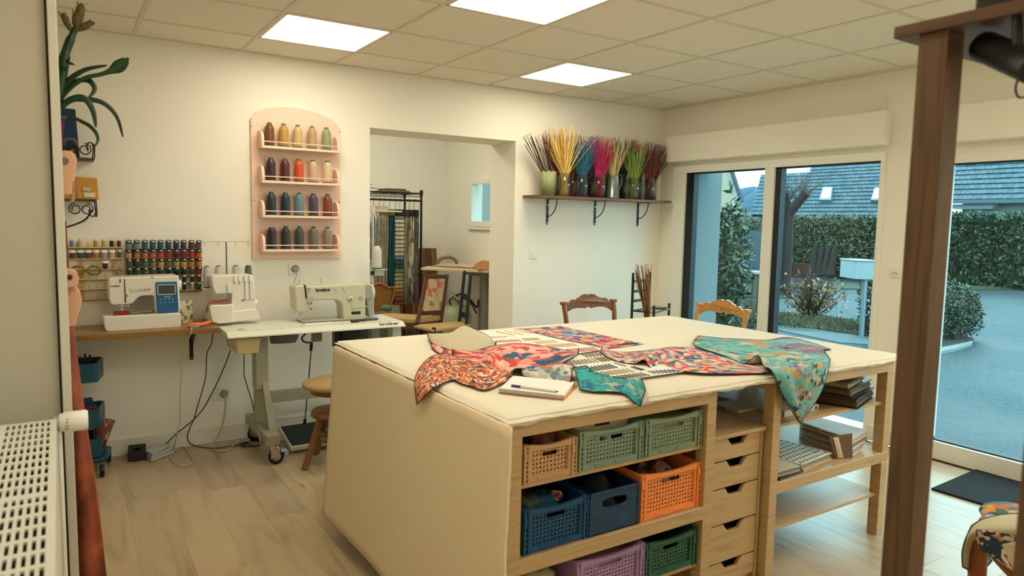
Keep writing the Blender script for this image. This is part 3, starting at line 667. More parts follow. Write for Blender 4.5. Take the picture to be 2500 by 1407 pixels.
# ================================================================ LEFT SEWING MACHINE
CREAMW = mat((.90,.88,.82), .3, name='machine shell'); INK = mat((.08,.09,.1),.5); GREYP = mat((.55,.55,.53),.4)
ym = -.30
m1 = thing('sewing_machine', 'white domestic sewing machine with blue control panel on the wooden bench', 'sewing machine', (-4.26,-.2,bz))
b0 = pY(252,805,ym); bx0, bx1 = pY(253,790,ym).x, pY(441,790,ym).x
zq = lambda py: bz+(pY(350,py,ym).z-pY(350,803,ym).z)
xq = lambda px: pY(px,740,ym).x
def poly(mbx, pts, y0, y1): return mbx.xz([(xq(a), zq(b)) for a, b in pts], y0, y1)
poly(MB(), [(255,800),(262,804),(436,804),(441,800),(441,768),(252,768),(252,780)], ym, -.12).build('base', CREAMW, m1, True, .006, 3)
poly(MB(), [(272,740),(268,730),(268,682),(271,677),(436,675),(440,678),(442,768),(381,768),(379,728),(374,723),(348,723),(338,727),(325,741),(310,743),(276,743)], ym+.035, -.10).build('arm', CREAMW, m1, True, .008, 3)
poly(MB(), [(383,690),(435,690),(438,766),(384,768)], ym+.027, ym+.037).build('control_panel', mat((.12,.36,.56),.35), m1, True, .004)
poly(MB(), [(388,698),(429,698),(429,720),(388,720)], ym+.024, ym+.029).build('display', mat((.24,.27,.23),.15), m1, True, .001)
mb = MB(); 
for a, b, c, d in ((386,696,431,698),(386,720,431,722),(386,696,388,722),(429,696,431,722)): poly(mb, [(a,b),(c,b),(c,d),(a,d)], ym+.0225, ym+.028)
mb.build('display_frame', mat((.75,.8,.78),.4), m1, True)
for px in (394,404,414,424):
    for py in (733,741): MB().lathe([(.0035,-.003),(.0035,0)], (xq(px), ym+.027, zq(py)), 10, 'y').build('button', mat((.55,.72,.85),.4), m1, True)
textmesh('Disney', .012, 'lettering', WHITE, Mfront((xq(411),ym+.0262,zq(727))), m1)
textmesh('brother', .0145, 'lettering', INK, Mfront((xq(284),ym+.034,zq(697))), m1, bold=.0002)
poly(MB(), [(306,681),(308,681),(309,738),(306,738)], ym+.033, ym+.045).build('thread_slot', INK, m1, True)
poly(MB(), [(295,680),(297,680),(298,688),(295,690)], ym+.033, ym+.045).build('thread_slot', INK, m1, True)
poly(MB(), [(319,703),(372,702),(372,713),(319,714)], ym+.0335, ym+.045).build('button_strip', mat((.84,.83,.78),.4), m1, True, .001)
for px in (324,333,341,347,357,366): MB().lathe([(.004 if px < 350 else .006,-.003),(.004,0)], (xq(px), ym+.033, zq(708)), 12, 'y').build('button', GREYP if px > 345 else CREAMW, m1, True)
MB().lathe([(.007,-.004),(.007,.002)], (xq(311), ym+.034, zq(721)), 14, 'y').build('knob', GREYP, m1, True)
MB().lathe([(.03,0),(.032,.012),(.028,.022)], (xq(440), -.18, zq(702)), 24, 'x').build('hand_wheel', CREAMW, m1, True)
mb = MB(); a = (xq(299), ym+.06); mb.cyl((a[0],a[1],zq(742)),(a[0],a[1],zq(760)),.0028,8).cyl((a[0]-.008,a[1],zq(742)),(a[0]-.008,a[1],zq(752)),.002,8)
mb.box((a[0]-.025,a[1]-.012,zq(748)),(a[0]+.02,a[1]+.006,zq(746))).box((a[0]-.006,a[1]-.006,zq(757)),(a[0]+.006,a[1]+.006,zq(752))).tube(smooth_path([(a[0]+.01,a[1],zq(744)),(a[0]+.03,a[1]-.01,zq(744)),(a[0]+.034,a[1]-.01,zq(750)),(a[0]+.026,a[1]-.01,zq(747))]), .002, 6)
mb.build('needle_bar', CHROME, m1, True)
MB().box((xq(291),ym+.04,zq(765)),(xq(307),ym+.085,zq(763))).build('presser_foot', CHROME, m1, True)
MB().box((xq(281),ym+.02,zq(768)),(xq(378),ym+.11,zq(767))).build('needle_plate', GREYP, m1, True)
MB().cyl((xq(325),ym+.06,zq(765)),(xq(372),ym+.06,zq(763)),.002,6).build('wire_rod', CHROME, m1, True)
o = MB().box((xq(279),ym+.025,zq(766.5)),(xq(317),ym+.09,zq(761))).build('fabric_scrap', mat((.62,.10,.12),.8), bevel=.002); tag(o, 'red fabric scrap under the presser foot of the white machine', 'fabric')
mb = MB().xz([(xq(375)+.006*r*math.cos(a), zq(679)+.006*r*math.sin(a)) for i in range(10) for r, a in [((1 if i % 2 == 0 else .45), math.pi/2+math.pi*i/5)]], ym+.0335, ym+.04); mb.build('star_mark', INK, m1, True)
# thread twig & notebook, orange cutter
o = MB(); rr = random.Random(4)
base = Vector((xq(300), -.16, zq(676)))
for k in range(9):
    p = base; pts = [p]
    for q in range(4): p = p+Vector((rr.uniform(-.022,.016)-.004, rr.uniform(-.012,.012), rr.uniform(.008,.018))); pts.append(p)
    o.tube(pts, .0009, 4); 
    for q in pts[1:]: o.ball(q, .0032, 6)
o = o.build('dried_twig', mat((.55,.45,.33),.6)); tag(o, 'small dry beaded twig standing up behind the white machine', 'twig')
nb = thing('notebook', 'floral covered notebook with green band leaning beside the white machine', 'notebook', (-4.04,-.12,bz))
mb = MB(); A_, B_ = pY(440,788,-.16), pY(470,786,-.10)
P = [(A_.x,-.17,bz),(B_.x,-.12,bz),(B_.x-.004,-.105,bz),(A_.x-.004,-.155,bz)]
zt = pY(455,735,-.14).z; P += [(p[0]+.002,p[1]+.012,zt) for p in P]
mb.hexa(P).build('cover', cells('floral notebook cloth', ['#cfc7a6','#d8d0b0','#d8d0b0','#8a8152','#6b6a3a','#d4ccab'], (26,26,26), 'Object', sc=1.6), nb, True, .002)
cb = thing('rotary_cutter', 'orange handled cutter lying on the bench end with white cord', 'cutter', (-4.0,-.34,bz))
mb = MB().tube(smooth_path([(-4.075,-.36,bz+.016),(-4.04,-.365,bz+.018),(-4.0,-.36,bz+.016),(-3.965,-.35,bz+.022),(-3.945,-.345,bz+.028)]), [.010]*3+[.013]*6+[.012]*5+[.012]*6+[.013]*4+[.010], 10); mb.build('handle', mat((.88,.42,.14),.4), cb, True)
MB().tube(smooth_path([(-4.07,-.372,bz+.012),(-4.04,-.378,bz+.006),(-4.01,-.372,bz+.01)]), .006, 8).build('grip', GREYP, cb, True)
# ================================================================ SERGER
ys = -.24
m2 = thing('overlock_machine', 'white overlock machine with four thread cones between bench and table', 'sewing machine', (-3.78,-.2,bz))
zq = lambda py: bz+(pY(570,py,ys).z-pY(570,793,ys).z)
xq = lambda px: pY(px,740,ys).x
poly(MB(), [(509,786),(514,792),(532,793),(634,789),(634,782),(625,762),(566,765),(509,768)], ys-.01, -.06).build('base', CREAMW, m2, True, .006, 3)
poly(MB(), [(509,765),(507,752),(511,746),(566,747),(566,790),(530,792),(513,786)], ys-.05, ys+.02).build('front_arm', CREAMW, m2, True, .007, 3)
poly(MB(), [(518,682),(524,678),(616,678),(621,682),(624,720),(627,775),(565,775),(567,722),(528,723),(521,706)], ys+.01, -.08).build('body', CREAMW, m2, True, .007, 3)
mb = MB()
for px in (572,584,597,609):
    poly(mb, [(px,679),(px+1.6,679),(px+3,740 if px > 590 else 700),(px+1.4,740 if px > 590 else 700)], ys+.008, ys+.014)
mb.build('thread_guides', GREYP, m2, True)
for px in (575,587,600,612): poly(MB(), [(px-3,683),(px+3,683),(px+4,694),(px-2,694)], ys+.003, ys+.02).build('tension_dial', WHITE, m2, True, .001)
poly(MB(), [(592,738),(596,738),(596,742),(592,742)], ys+.006, ys+.012).build('logo', mat((.15,.3,.7),.4), m2, True)
poly(MB(), [(598,738),(622,737),(622,741),(598,742)], ys+.0085, ys+.012).build('model_strip', mat((.75,.76,.76),.4), m2, True)
poly(MB(), [(555,700),(563,697),(564,720),(557,722)], ys+.0, ys+.03).build('lever', CREAMW, m2, True, .003)
MB().lathe([(.026,0),(.028,.012),(.022,.022)], (xq(626), -.15, zq(752)), 24, 'x').build('hand_wheel', CREAMW, m2, True)
mb = MB(); x = xq(551); mb.cyl((x,ys+.02,zq(722)),(x,ys+.02,zq(742)),.003,8).cyl((x+.008,ys+.02,zq(722)),(x+.006,ys+.02,zq(740)),.002,6).box((x-.02,ys,zq(732)),(x-.012,ys+.02,zq(726))).box((x-.008,ys-.02,zq(744)),(x+.018,ys+.02,zq(741)))
mb.build('needle_bar', CHROME, m2, True)
mb = MB(); zt = zq(598); x = xq(566); mb.cyl((x,-.10,zq(690)),(x,-.10,zt),.0045,10).build('telescopic_mast', mat((.45,.45,.42),.3,.6), m2, True)
mb = MB().tube([(xq(508),-.10,zt),(xq(626),-.10,zt+.002)], .0018, 6)
for px in (513,546,589,621): mb.tube([(xq(px)+.006*math.sin(a)*(1 if a > 1 else .3), -.10, zt-.012+.014*math.cos(a)) for a in [2*math.pi*i/12 for i in range(13)]], .0012, 5)
mb.build('thread_guide_bar', mat((.70,.66,.56),.4), m2, True)
MB().box((xq(504),-.13,zq(716)),(xq(634),-.04,zq(712))).build('cone_stand', WHITE, m2, True, .002)
for px, c, nm, hh in ((518,(.80,.78,.72),'white thread cone at the left of the overlock machine',.128),(547,(.82,.80,.74),'white thread cone second from left behind the overlock machine',.13),(590,(.80,.78,.72),'thread cone with navy tip behind the overlock machine',.13),(621,(.34,.37,.34),'grey thread cone at the right of the overlock machine',.128)):
    t = thing('thread_cone', nm, 'thread cone', (xq(px),-.085,zq(711)), 0, 'cones of the overlock machine')
    MB().lathe([(.026,.004),(.026,.008),(.020,hh-.008),(.017,hh)], n=24).build('thread', thread_mat(c), t)
    MB().lathe([(.020,0),(.020,.004)], n=20).build('base_flange', INK, t)
    MB().lathe([(.013,hh),(.014,hh+.004),(.006,hh+.005)], n=16).build('tip', mat((.05,.06,.16),.4) if px == 590 else INK, t)
# orange ribbon over serger arm
def ribbon(name, path, w, m, lab, cat, th=.0015, wdir=(0,1,0)):
    P = smooth_path(path, 5); wv = Vector(wdir)*w/2; mb = MB(); n = len(P)
    V = [p-wv for p in P]+[p+wv for p in P]; V2 = [v+Vector((0,0,th)) for v in V]
    f = [(i,i+1,n+i+1,n+i) for i in range(n-1)]
    mb._add(V+V2, f+[tuple(2*n+k for k in q[::-1]) for q in f]+[(i,2*n+i,2*n+i+1,i+1) for i in range(n-1)]+[(n+i+1,3*n+i+1,3*n+i,n+i) for i in range(n-1)], True)
    o = mb.build(name, m); tag(o, lab, cat); return o
z = zq(745)+.004
ribbon('fabric_strip', [(xq(556),ys-.02,z+.006),(xq(545),ys-.02,z+.013),(xq(530),ys-.02,z+.006),(xq(515),ys-.022,z+.010),(xq(506),ys-.03,z-.002),(xq(503),ys-.034,z-.03),(xq(501),ys-.03,z-.06)], .034, mat((.58,.24,.13),.7), 'terracotta fabric strip hanging over the arm of the overlock machine', 'fabric', wdir=(.45,.8,.4))
# ================================================================ INDUSTRIAL SEWING TABLE
TBL = mat((.86,.86,.80), .35, name='laminate'); IVORY = mat((.80,.78,.68), .35, name='ivory enamel'); FRAME = mat((.62,.60,.50), .45, name='grey green steel')
zt = .795; tx0, tx1, ty0, ty1 = -3.895, -2.80, -.555, -.165
st = thing('sewing_table', 'white topped industrial sewing table on a steel stand with castors', 'table', (-3.35,-.35,0))
P = [(tx0,ty0+.025),(tx1,ty0+.025),(tx1,ty1),(tx0,ty1)]
MB().xy(P, zt-.032, zt).build('tabletop', TBL, st, True, .002, 2)
MB().yz([(ty0+.0245,zt),(ty0-.018,zt-.022),(ty0-.020,zt-.032),(ty0+.0245,zt-.032)], tx0, tx1).build('front_lip', TBL, st, True, .003, 2)
mb = MB()
for i in range(76):
    x = tx0+.06+i*.0127; L = .010 if i % 5 == 0 else .005
    mb.box((x,ty0+.030,zt+.0001),(x+.0009,ty0+.030+L,zt+.0006))
r_ = mb.build('ruler_marks', mat((.35,.35,.33),.6), st, True); r_['kind'] = 'stuff'
for i in range(1, 8): textmesh(str(i*10), .014, 'ruler_number', INK, Matrix.Translation((tx0+.06+i*.127, ty0+.052, zt+.0003)), st, .0003)
textmesh('brother', .042, 'lettering', INK, Matrix.Translation((tx1-.105, ty0+.004, zt-.0095)) @ Matrix.Rotation(math.atan2(.022,.0425),4,'X'), st, .0006, .0006)
# pull-out tray
dr = MB(); a, b, c, d = -3.842, -3.70, -.52, -.20
dr.hexa([(a+.012,c+.01,.655),(b-.012,c+.01,.655),(b-.012,d,.655),(a+.012,d,.655),(a,c,.752),(b,c,.752),(b,d,.752),(a,d,.752)])
dr.build('drawer', mat((.80,.74,.52), .45), st, True, .008, 3)
MB().box((a-.012,c-.006,.748),(b+.012,d,.7625)).build('drawer_rail', FRAME, st, True, .002)
mb = MB().box((-3.69,-.315,.178),(-3.625,-.262,.76)); mb.build('column', FRAME, st, True, .004)
MB().box((-3.695,-.36,.40),(-3.620,-.25,.74)).build('sleeve', mat((.66,.64,.55),.45), st, True, .004)
MB().hexa([(-3.66,-.52,.176),(-3.615,-.52,.176),(-3.615,-.44,.176),(-3.66,-.44,.176),(-3.66,-.33,.50),(-3.625,-.33,.50),(-3.625,-.315,.50),(-3.66,-.315,.50)]).build('strut', FRAME, st, True, .003)
MB().box((-3.70,-.62,.118),(-3.62,-.06,.178)).build('foot', FRAME, st, True, .004)
MB().box((-2.95,-.62,.118),(-2.87,-.06,.178)).build('foot', FRAME, st, True, .004)
MB().box((-2.94,-.315,.178),(-2.875,-.262,.76)).build('column', FRAME, st, True, .004)
MB().box((-3.625,-.30,.290),(-2.94,-.275,.365)).build('crossbar', FRAME, st, True, .003)
def caster(cx, cy, r=.046):
    "swivel castor turned sideways: the axle points along y"
    c_ = MB().cyl((cx,cy,.100),(cx,cy,.118),.026,16).box((cx-.022,cy-.022,.040),(cx+.030,cy-.017,.098)).box((cx-.022,cy+.017,.040),(cx+.030,cy+.022,.098)).box((cx-.024,cy-.022,.094),(cx+.032,cy+.022,.100)).build('castor_fork', CHROME, st, True, .001, 1)
    MB().lathe([(.012,-.013),(.030,-.014),(r-.002,-.012),(r,-.006),(r,.006),(r-.002,.012),(.030,.014),(.012,.013)], (cx+.012,cy,r), 26, 'y').build('wheel', mat((.04,.04,.045),.5), c_, True)
    MB().lathe([(0,-.0155),(.026,-.0145),(.026,.0145),(0,.0155)], (cx+.012,cy,r), 22, 'y').build('wheel_hub', mat((.66,.64,.56),.4), c_, True)
    MB().box((cx+.035,cy-.018,.070),(cx+.075,cy+.018,.080)).box((cx+.060,cy-.016,.050),(cx+.082,cy+.016,.072)).build('brake_pedal', mat((.70,.78,.84),.3), c_, True, .003)
caster(-3.655, -.605); caster(-3.66, -.09); caster(-2.91, -.60); caster(-2.91, -.09)
# treadle
td = thing('foot_treadle', 'dark green rubber topped foot treadle under the sewing table', 'pedal', (-3.3,-.4,0))
MB().hexa([(-3.53,-.50,.025),(-3.10,-.50,.025),(-3.10,-.20,.085),(-3.53,-.20,.085),(-3.53,-.50,.050),(-3.10,-.50,.050),(-3.10,-.20,.105),(-3.53,-.20,.105)]).build('plate_frame', IVORY, td, True, .004)
MB().hexa([(-3.515,-.485,.0515),(-3.115,-.485,.0515),(-3.115,-.215,.102),(-3.515,-.215,.102),(-3.515,-.485,.055),(-3.115,-.485,.055),(-3.115,-.215,.106),(-3.515,-.215,.106)]).build('rubber_mat', mat((.04,.12,.12),.7,bump=.5,bscale=300), td, True)
MB().cyl((-3.55,-.33,.045),(-3.08,-.33,.045),.010,8).cyl((-3.56,-.33,.045),(-3.56,-.33,.0),.014,8).cyl((-3.07,-.33,.045),(-3.07,-.33,.0),.014,8).build('axle', FRAME, td, True)
MB().cyl((-3.36,-.22,.10),(-3.33,-.28,.62),.004,8).build('pull_rod', mat((.3,.3,.28),.4,.6), td, True)
MB().cyl((-3.362,-.219,.09),(-3.359,-.225,.135),.010,10).cyl((-3.332,-.277,.60),(-3.329,-.281,.655),.010,10).build('rod_joint', BLACK, td, True)
# motor and knee bits under the top
mo = thing('machine_motor', 'grey motor and linkage hanging under the sewing table', 'motor', (-3.3,-.3,.66))
MB().lathe([(.02,-.09),(.05,-.085),(.055,-.02),(.055,.06),(.03,.08)], (-3.50,-.28,.715), 20, 'x').build('housing', mat((.42,.43,.42),.4), mo, True)
MB().box((-3.335,-.33,.665),(-3.275,-.29,.762)).build('bracket', mat((.55,.50,.42),.4,.3), mo, True, .002)
MB().lathe([(.03,-.10),(.06,-.09),(.065,.0),(.065,.08),(.03,.1)], (-3.06,-.32,.705), 20, 'x').build('drive_housing', mat((.16,.18,.18),.4), mo, True)
MB().box((-3.56,-.31,.700),(-3.51,-.27,.762)).box((-3.20,-.36,.62),(-3.165,-.30,.735)).build('mount', BLACK, mo, True, .003)
MB().tube(smooth_path([(-3.37,-.30,.72),(-3.40,-.31,.69),(-3.38,-.32,.665),(-3.34,-.31,.66)]), .006, 8).build('linkage', mat((.2,.2,.2),.4), mo, True)
sw = MB().box((-2.86,-.50,.66),(-2.80,-.44,.762)).build('switch_box', mat((.82,.80,.74),.4), bevel=.003); tag(sw, 'small white switch box under the right end of the sewing table', 'switch box')
# --- industrial machine head
yi = -.33
m3 = thing('industrial_machine', 'ivory industrial straight-stitch machine on the white sewing table', 'sewing machine', (-3.15,-.3,zt))
dz_ = zt+.004-pY(828,783,yi).z
zq = lambda py: pY(828,py,yi).z+dz_
xq = lambda px: pY(px,740,yi).x
poly(MB(), [(719,703),(722,697),(742,695),(748,699),(800,698),(890,696),(893,700),(893,783),(838,783),(836,752),(832,742),(822,735),(790,733),(765,734),(758,741),(756,757),(744,762),(728,759),(722,753)], yi, yi+.13).build('machine_arm', IVORY, m3, True, .012, 3)
poly(MB(), [(891,702),(905,700),(911,706),(911,735),(891,735)], yi+.005, yi+.12).build('shaft_cover', mat((.62,.63,.58),.4), m3, True, .006)
poly(MB(), [(896,735),(909,735),(913,781),(903,781)], yi+.01, yi+.10).build('belt_cover', mat((.60,.61,.57),.4), m3, True, .004)
MB().lathe([(.05,0),(.058,.006),(.058,.022),(.045,.03),(.02,.032)], (xq(908),yi+.06,zq(722)), 28, 'x').build('hand_wheel', IVORY, m3, True)
poly(MB(), [(735,783),(895,783),(895,780.5),(735,780.5)], yi-.035, yi+.13).build('bed_plate', mat((.70,.69,.62),.3,.3), m3, True, .002)
textmesh('brother', .030, 'lettering', INK, Mfront((xq(789),yi-.002,zq(709)), math.pi/2, .0), m3, .0012, .0008)
poly(MB(), [(743,694),(747,697),(750,728),(746,728)], yi-.003, yi+.02).build('take_up_slot', INK, m3, True)
mb = MB()
for px, py, r in ((754,705,.008),(756,738,.011),(748,728,.006),(761,728,.005),(758,752,.007)): mb.lathe([(r*.6,-.022),(r,-.018),(r,-.006),(r*.7,.0)], (xq(px),yi,zq(py)), 14, 'y')
mb.build('tension_knob', CHROME, m3, True)
for px, py, r in ((855,733,.016),(881,732,.018)): MB().lathe([(r*.35,-.024 if r < .017 else -.004),(r*.8,-.020 if r < .017 else -.004),(r,-.012 if r < .017 else -.003),(r,0)], (xq(px),yi,zq(py)), 20, 'y').build('dial', IVORY, m3, True)
MB().lathe([(.005,-.027),(.005,-.02)], (xq(855),yi,zq(733)), 10, 'y').build('dial_mark', INK, m3, True)
for k in range(5):
    a = k*2*math.pi/5; MB().lathe([(.003,-.006),(.003,-.002)], (xq(881)+.010*math.cos(a),yi,zq(732)+.010*math.sin(a)), 8, 'y').build('vent_hole', INK, m3, True)
for px in (820,840): MB().lathe([(.009,-.008),(.010,0)], (xq(px),yi,zq(707)), 14, 'y').build('oil_cap', IVORY, m3, True)
poly(MB(), [(858,765),(880,765),(880,772),(858,772)], yi-.002, yi+.004).build('rating_plate', INK, m3, True)
poly(MB(), [(857,753),(896,752),(896,754),(857,755)], yi-.018, yi-.010).build('reverse_lever', IVORY, m3, True, .001)
mb = MB(); x = xq(737); mb.cyl((x,yi+.05,zq(760)),(x,yi+.05,zq(780)),.004,8).cyl((x+.010,yi+.05,zq(758)),(x+.010,yi+.05,zq(776)),.003,8).box((x-.012,yi+.02,zq(781)),(x+.014,yi+.07,zq(779)))
mb.cyl((x-.03,yi+.05,zq(756)),(x-.045,yi+.03,zq(770)),.0015,6); mb.build('needle_bar', CHROME, m3, True)
mb = MB().cyl((xq(792),yi+.06,zq(698)),(xq(792),yi+.06,zq(681)),.0025,6).cyl((xq(738),yi+.05,zq(697)),(xq(737),yi+.05,zq(686)),.004,8).ball((xq(737),yi+.05,zq(685)),.006,8); mb.build('thread_pin', CHROME, m3, True)
# clutter on the table
o = MB().hexa([(-3.42,-.455,zt+.001),(-3.24,-.465,zt+.001),(-3.24,-.425,zt+.001),(-3.42,-.415,zt+.001),(-3.42,-.455,zt+.006),(-3.24,-.465,zt+.008),(-3.24,-.425,zt+.008),(-3.42,-.415,zt+.006)]).build('paper_strip', mat((.93,.92,.9),.7)); tag(o, 'folded white paper strip lying before the industrial machine', 'paper')
o = MB().lathe([(.0,0),(.026,0),(.028,.008),(.024,.014),(0,.014)], (0,0,0), 24).xf(Matrix.Translation((-3.10,-.455,zt+.001)) @ Matrix.Diagonal((1.1,.7,1,1))).build('black_disc', mat((.10,.12,.15),.4)); tag(o, 'dark oval bobbin case lying before the industrial machine', 'bobbin case')
o = MB().lathe([(.0,0),(.024,0),(.026,.007),(.020,.012),(0,.012)], (0,0,0), 24).xf(Matrix.Translation((-3.045,-.43,zt+.001)) @ Matrix.Diagonal((1.3,.6,1,1))).build('black_disc', mat((.12,.14,.17),.4)); tag(o, 'flat dark case touching the purple scissors', 'bobbin case')
o = MB().box((-3.02,-.43,zt+.001),(-2.93,-.41,zt+.016)).build('thread_snips', mat((.36,.30,.42),.4), bevel=.004); tag(o, 'purple handled thread snips before the industrial machine', 'snips')
o = MB().tube([(-3.80+.018*math.cos(a), -.47+.018*math.sin(a), zt+.003) for a in [2*math.pi*i/20 for i in range(20)]], .0022, 6, True).build('metal_ring', CHROME); tag(o, 'small metal ring lying on the table left of the ruler', 'ring')
# thread stand at the right of the table
ts = thing('thread_stand', 'metal thread stand holding one white cone at the table end', 'stand', (-2.86,-.19,zt))
MB().cyl((-2.875,-.19,zt),(-2.875,-.19,1.52),.008,10).build('mast', mat((.75,.73,.68),.35,.3), ts, True)
MB().cyl((-2.875,-.19,1.515),(-2.66,-.19,1.512),.006,8).box((-2.885,-.2,1.53),(-2.86,-.18,1.54)).box((-2.885,-.2,1.50),(-2.865,-.18,1.53)).build('guide_arm', mat((.78,.76,.70),.35,.3), ts, True)
MB().lathe([(.0,.0),(.06,.0),(.066,.006),(.0,.010)], (-2.835,-.19,1.108), 24).box((-2.87,-.21,1.07),(-2.80,-.17,1.108)).build('cone_tray', mat((.72,.72,.68),.3,.5), ts, True)
MB().box((-2.89,-.205,1.075),(-2.862,-.175,1.10)).build('clamp', BLACK, ts, True, .002)
cone('thread_cone', 'white thread cone on the stand beside the doorway', 'thread cone', None, (-2.847,-.19,1.119), (.90,.88,.82), h=.165, r=.034)
# cables
def cable(lab, pts, r, m, name='cable'):
    o = MB().tube(smooth_path(pts, 7), r, 7).build(name, m); tag(o, lab, 'cable'); return o
wY = lambda px, py, y=-.03: tuple(pY(px, py, y)); wF = lambda px, py: (lambda p: (p.x, min(p.y, -.025), .008))(pZ(px, py, .008))
cable('white cord dropping from the orange cutter to the floor in a loop', [(-4.06,-.425,bz+.012),(-4.07,-.43,bz-.03),wY(441,878,-.3),wY(443,900,-.28),wY(440,960,-.25),wY(440,1020,-.22),wY(432,1060,-.2),wF(424,1095),wF(416,1115),wF(430,1132),wF(455,1138),wF(472,1125),wF(462,1110),wF(455,1095),wF(440,1092),wF(425,1100),wF(405,1106)], .003, mat((.78,.72,.60),.5))
BK = mat((.03,.035,.03), .5)
cable('thin black cable hanging from the bench to the power strip cables', [wY(520,812,-.12),wY(516,840,-.08),wY(505,865,-.06),wY(503,915,-.05),wY(495,950,-.05),wY(480,1000,-.05),wY(475,1020,-.05),wY(462,1050,-.04),wY(458,1070,-.04),wF(470,1085),wF(520,1095),wF(560,1090),wF(600,1085),wF(625,1078)], .003, BK)
cable('black power lead slanting from the table drawer to the black box on the floor', [wY(563,855,-.12),wY(550,890,-.08),wY(535,925,-.06),wY(515,965,-.05),wY(495,1000,-.05),wY(467,1030,-.05),wY(430,1060,-.05),wY(400,1090,-.07),wF(382,1104)], .0033, BK)
cable('white power lead from the low wall socket curling along the floor', [tuple(pY(548,963,-.03)),wY(551,990,-.03),wY(545,1030,-.03),wY(535,1060,-.03),wF(518,1090),wF(530,1102),wF(555,1100),wF(575,1085),wF(590,1078),wF(625,1083)], .0045, mat((.72,.68,.58),.5))
cable('black cable under the table drawer running down to the steel column', [wY(595,858,-.12),wY(596,890,-.1),wY(596,915,-.1),wY(604,945,-.12),wY(615,980,-.14),wY(622,1010,-.15)], .003, BK)
cable('black coil of cable on the floor behind the castor', [wF(584,1086),wF(600,1080),wF(620,1077),wF(640,1080),wF(630,1088),wF(605,1090),wF(590,1090),wF(600,1082),wF(625,1076),wF(655,1074)], .004, BK)
cable('grey socket lead rising from the treadle side to the upper wall socket', [tuple(pY(722,660,-.03)),wY(724,672,-.03),wY(718,690,-.05),wY(717,705,-.08)], .0025, mat((.62,.60,.55),.5))
cable('white cable loop beside the column foot', [wY(634,1040,-.4),wY(632,1060,-.45),wY(638,1085,-.5),wF(645,1100),wF(652,1092),wF(640,1086)], .004, mat((.74,.71,.62),.5))
pb = thing('foot_pedal', 'black foot control standing on the floor by the wall', 'pedal', (-4.33,-.10,0))
MB().hexa([(-4.385,-.16,0),(-4.29,-.17,0),(-4.28,-.06,0),(-4.375,-.05,0),(-4.385,-.155,.045),(-4.29,-.165,.045),(-4.28,-.065,.075),(-4.375,-.055,.075)]).build('body', BLACK, pb, True, .006)
MB().box((-4.35,-.115,.066),(-4.31,-.10,.071)).build('slot', INK, pb, True)
for k in range(3):
    o = MB().hexa([(-4.27+.004*k,-.22,.002+.017*k),(-4.13-.01*k,-.12+.02*k,.002+.017*k),(-4.155,-.06+.02*k,.002+.017*k),(-4.29,-.13,.002+.017*k),(-4.27+.004*k,-.22,.016+.017*k),(-4.13-.01*k,-.12+.02*k,.016+.017*k),(-4.155,-.06+.02*k,.016+.017*k),(-4.29,-.13,.016+.017*k)]).build('white_box', mat((.74,.75,.72),.5), bevel=.002)
    tag(o, 'flat pale grey box by the foot control, %s of three' % ('bottom','middle','top')[k], 'box')
# stool
so = thing('swivel_stool', 'wooden screw stool with round rush seat beside the island panel', 'stool', (-3.34,-.74,0))
SW = wood((.56,.37,.18),(.46,.29,.13),(20,20,2),.4)
MB().lathe([(0,0),(.165,0),(.178,.010),(.178,.022),(.165,.034),(0,.040)], (-3.34,-.74,.462), 40).build('seat', RUSH, so, True)
MB().lathe([(.125,0),(.13,.004),(.13,.036)], (-3.34,-.74,.425), 32).build('seat_ring', SW, so, True)
MB().lathe([(.014+.003*(i % 2), .0085*i) for i in range(24)], (-3.34,-.74,.225), 14).build('screw', mat((.25,.18,.1),.5), so, True)
MB().lathe([(0,0),(.12,0),(.13,.012),(.13,.028),(.12,.04),(0,.04)], (-3.34,-.74,.285), 32).build('upper_disc', SW, so, True)
MB().lathe([(0,0),(.11,0),(.11,.03),(0,.03)], (-3.34,-.74,.15), 32).build('lower_disc', SW, so, True)
for k in range(4):
    a = math.radians(195+90*k); c, s = math.cos(a), math.sin(a)
    MB().bar((-3.34+.195*c,-.74+.195*s,0),(-3.34+.085*c,-.74+.085*s,.290),.032,.030).build('leg', SW, so, True, .003)
# --- blue trolley behind the curtain
TEAL = mat((.03,.27,.33), .4, name='teal plastic')
tr = thing('storage_trolley', 'narrow teal plastic trolley with three bins beside the rust curtain', 'trolley', (-4.65,-.22,0))
MB().xy([(-4.80,-.33),(-4.52,-.33),(-4.49,-.30),(-4.465,-.12),(-4.49,-.08),(-4.80,-.08)], .075, .10).build('base', TEAL, tr, True, .006)
for k, zb in enumerate((.53, .27, .105)):
    q = [(-4.80,-.32),(-4.545,-.32),(-4.525,-.30),(-4.492,-.13),(-4.51,-.10),(-4.80,-.10)]; n = len(q); mb = MB(); h = .105
    inner = [(-4.795,-.31),(-4.55,-.31),(-4.535,-.295),(-4.503,-.13),(-4.515,-.11),(-4.795,-.11)]
    V = [(x,y,zb) for x,y in q]+[(x*1.0+(.0),y,zb+h) for x,y in q]+[(x,y,zb+h) for x,y in inner]+[(x,y,zb+.012) for x,y in inner]
    mb._add(V, [tuple(range(n))[::-1]]+[(i,(i+1)%n,n+(i+1)%n,n+i) for i in range(n)]+[(n+i,n+(i+1)%n,2*n+(i+1)%n,2*n+i) for i in range(n)]+[(2*n+i,2*n+(i+1)%n,3*n+(i+1)%n,3*n+i) for i in range(n)]+[tuple(3*n+i for i in range(n))])
    mb.build('bin', TEAL, tr, True)
for x, y in ((-4.74,-.13),(-4.74,-.28)): MB().cyl((x,y,.1),(x,y,.66),.009,8).build('post', mat((.1,.12,.12),.4), tr, True)
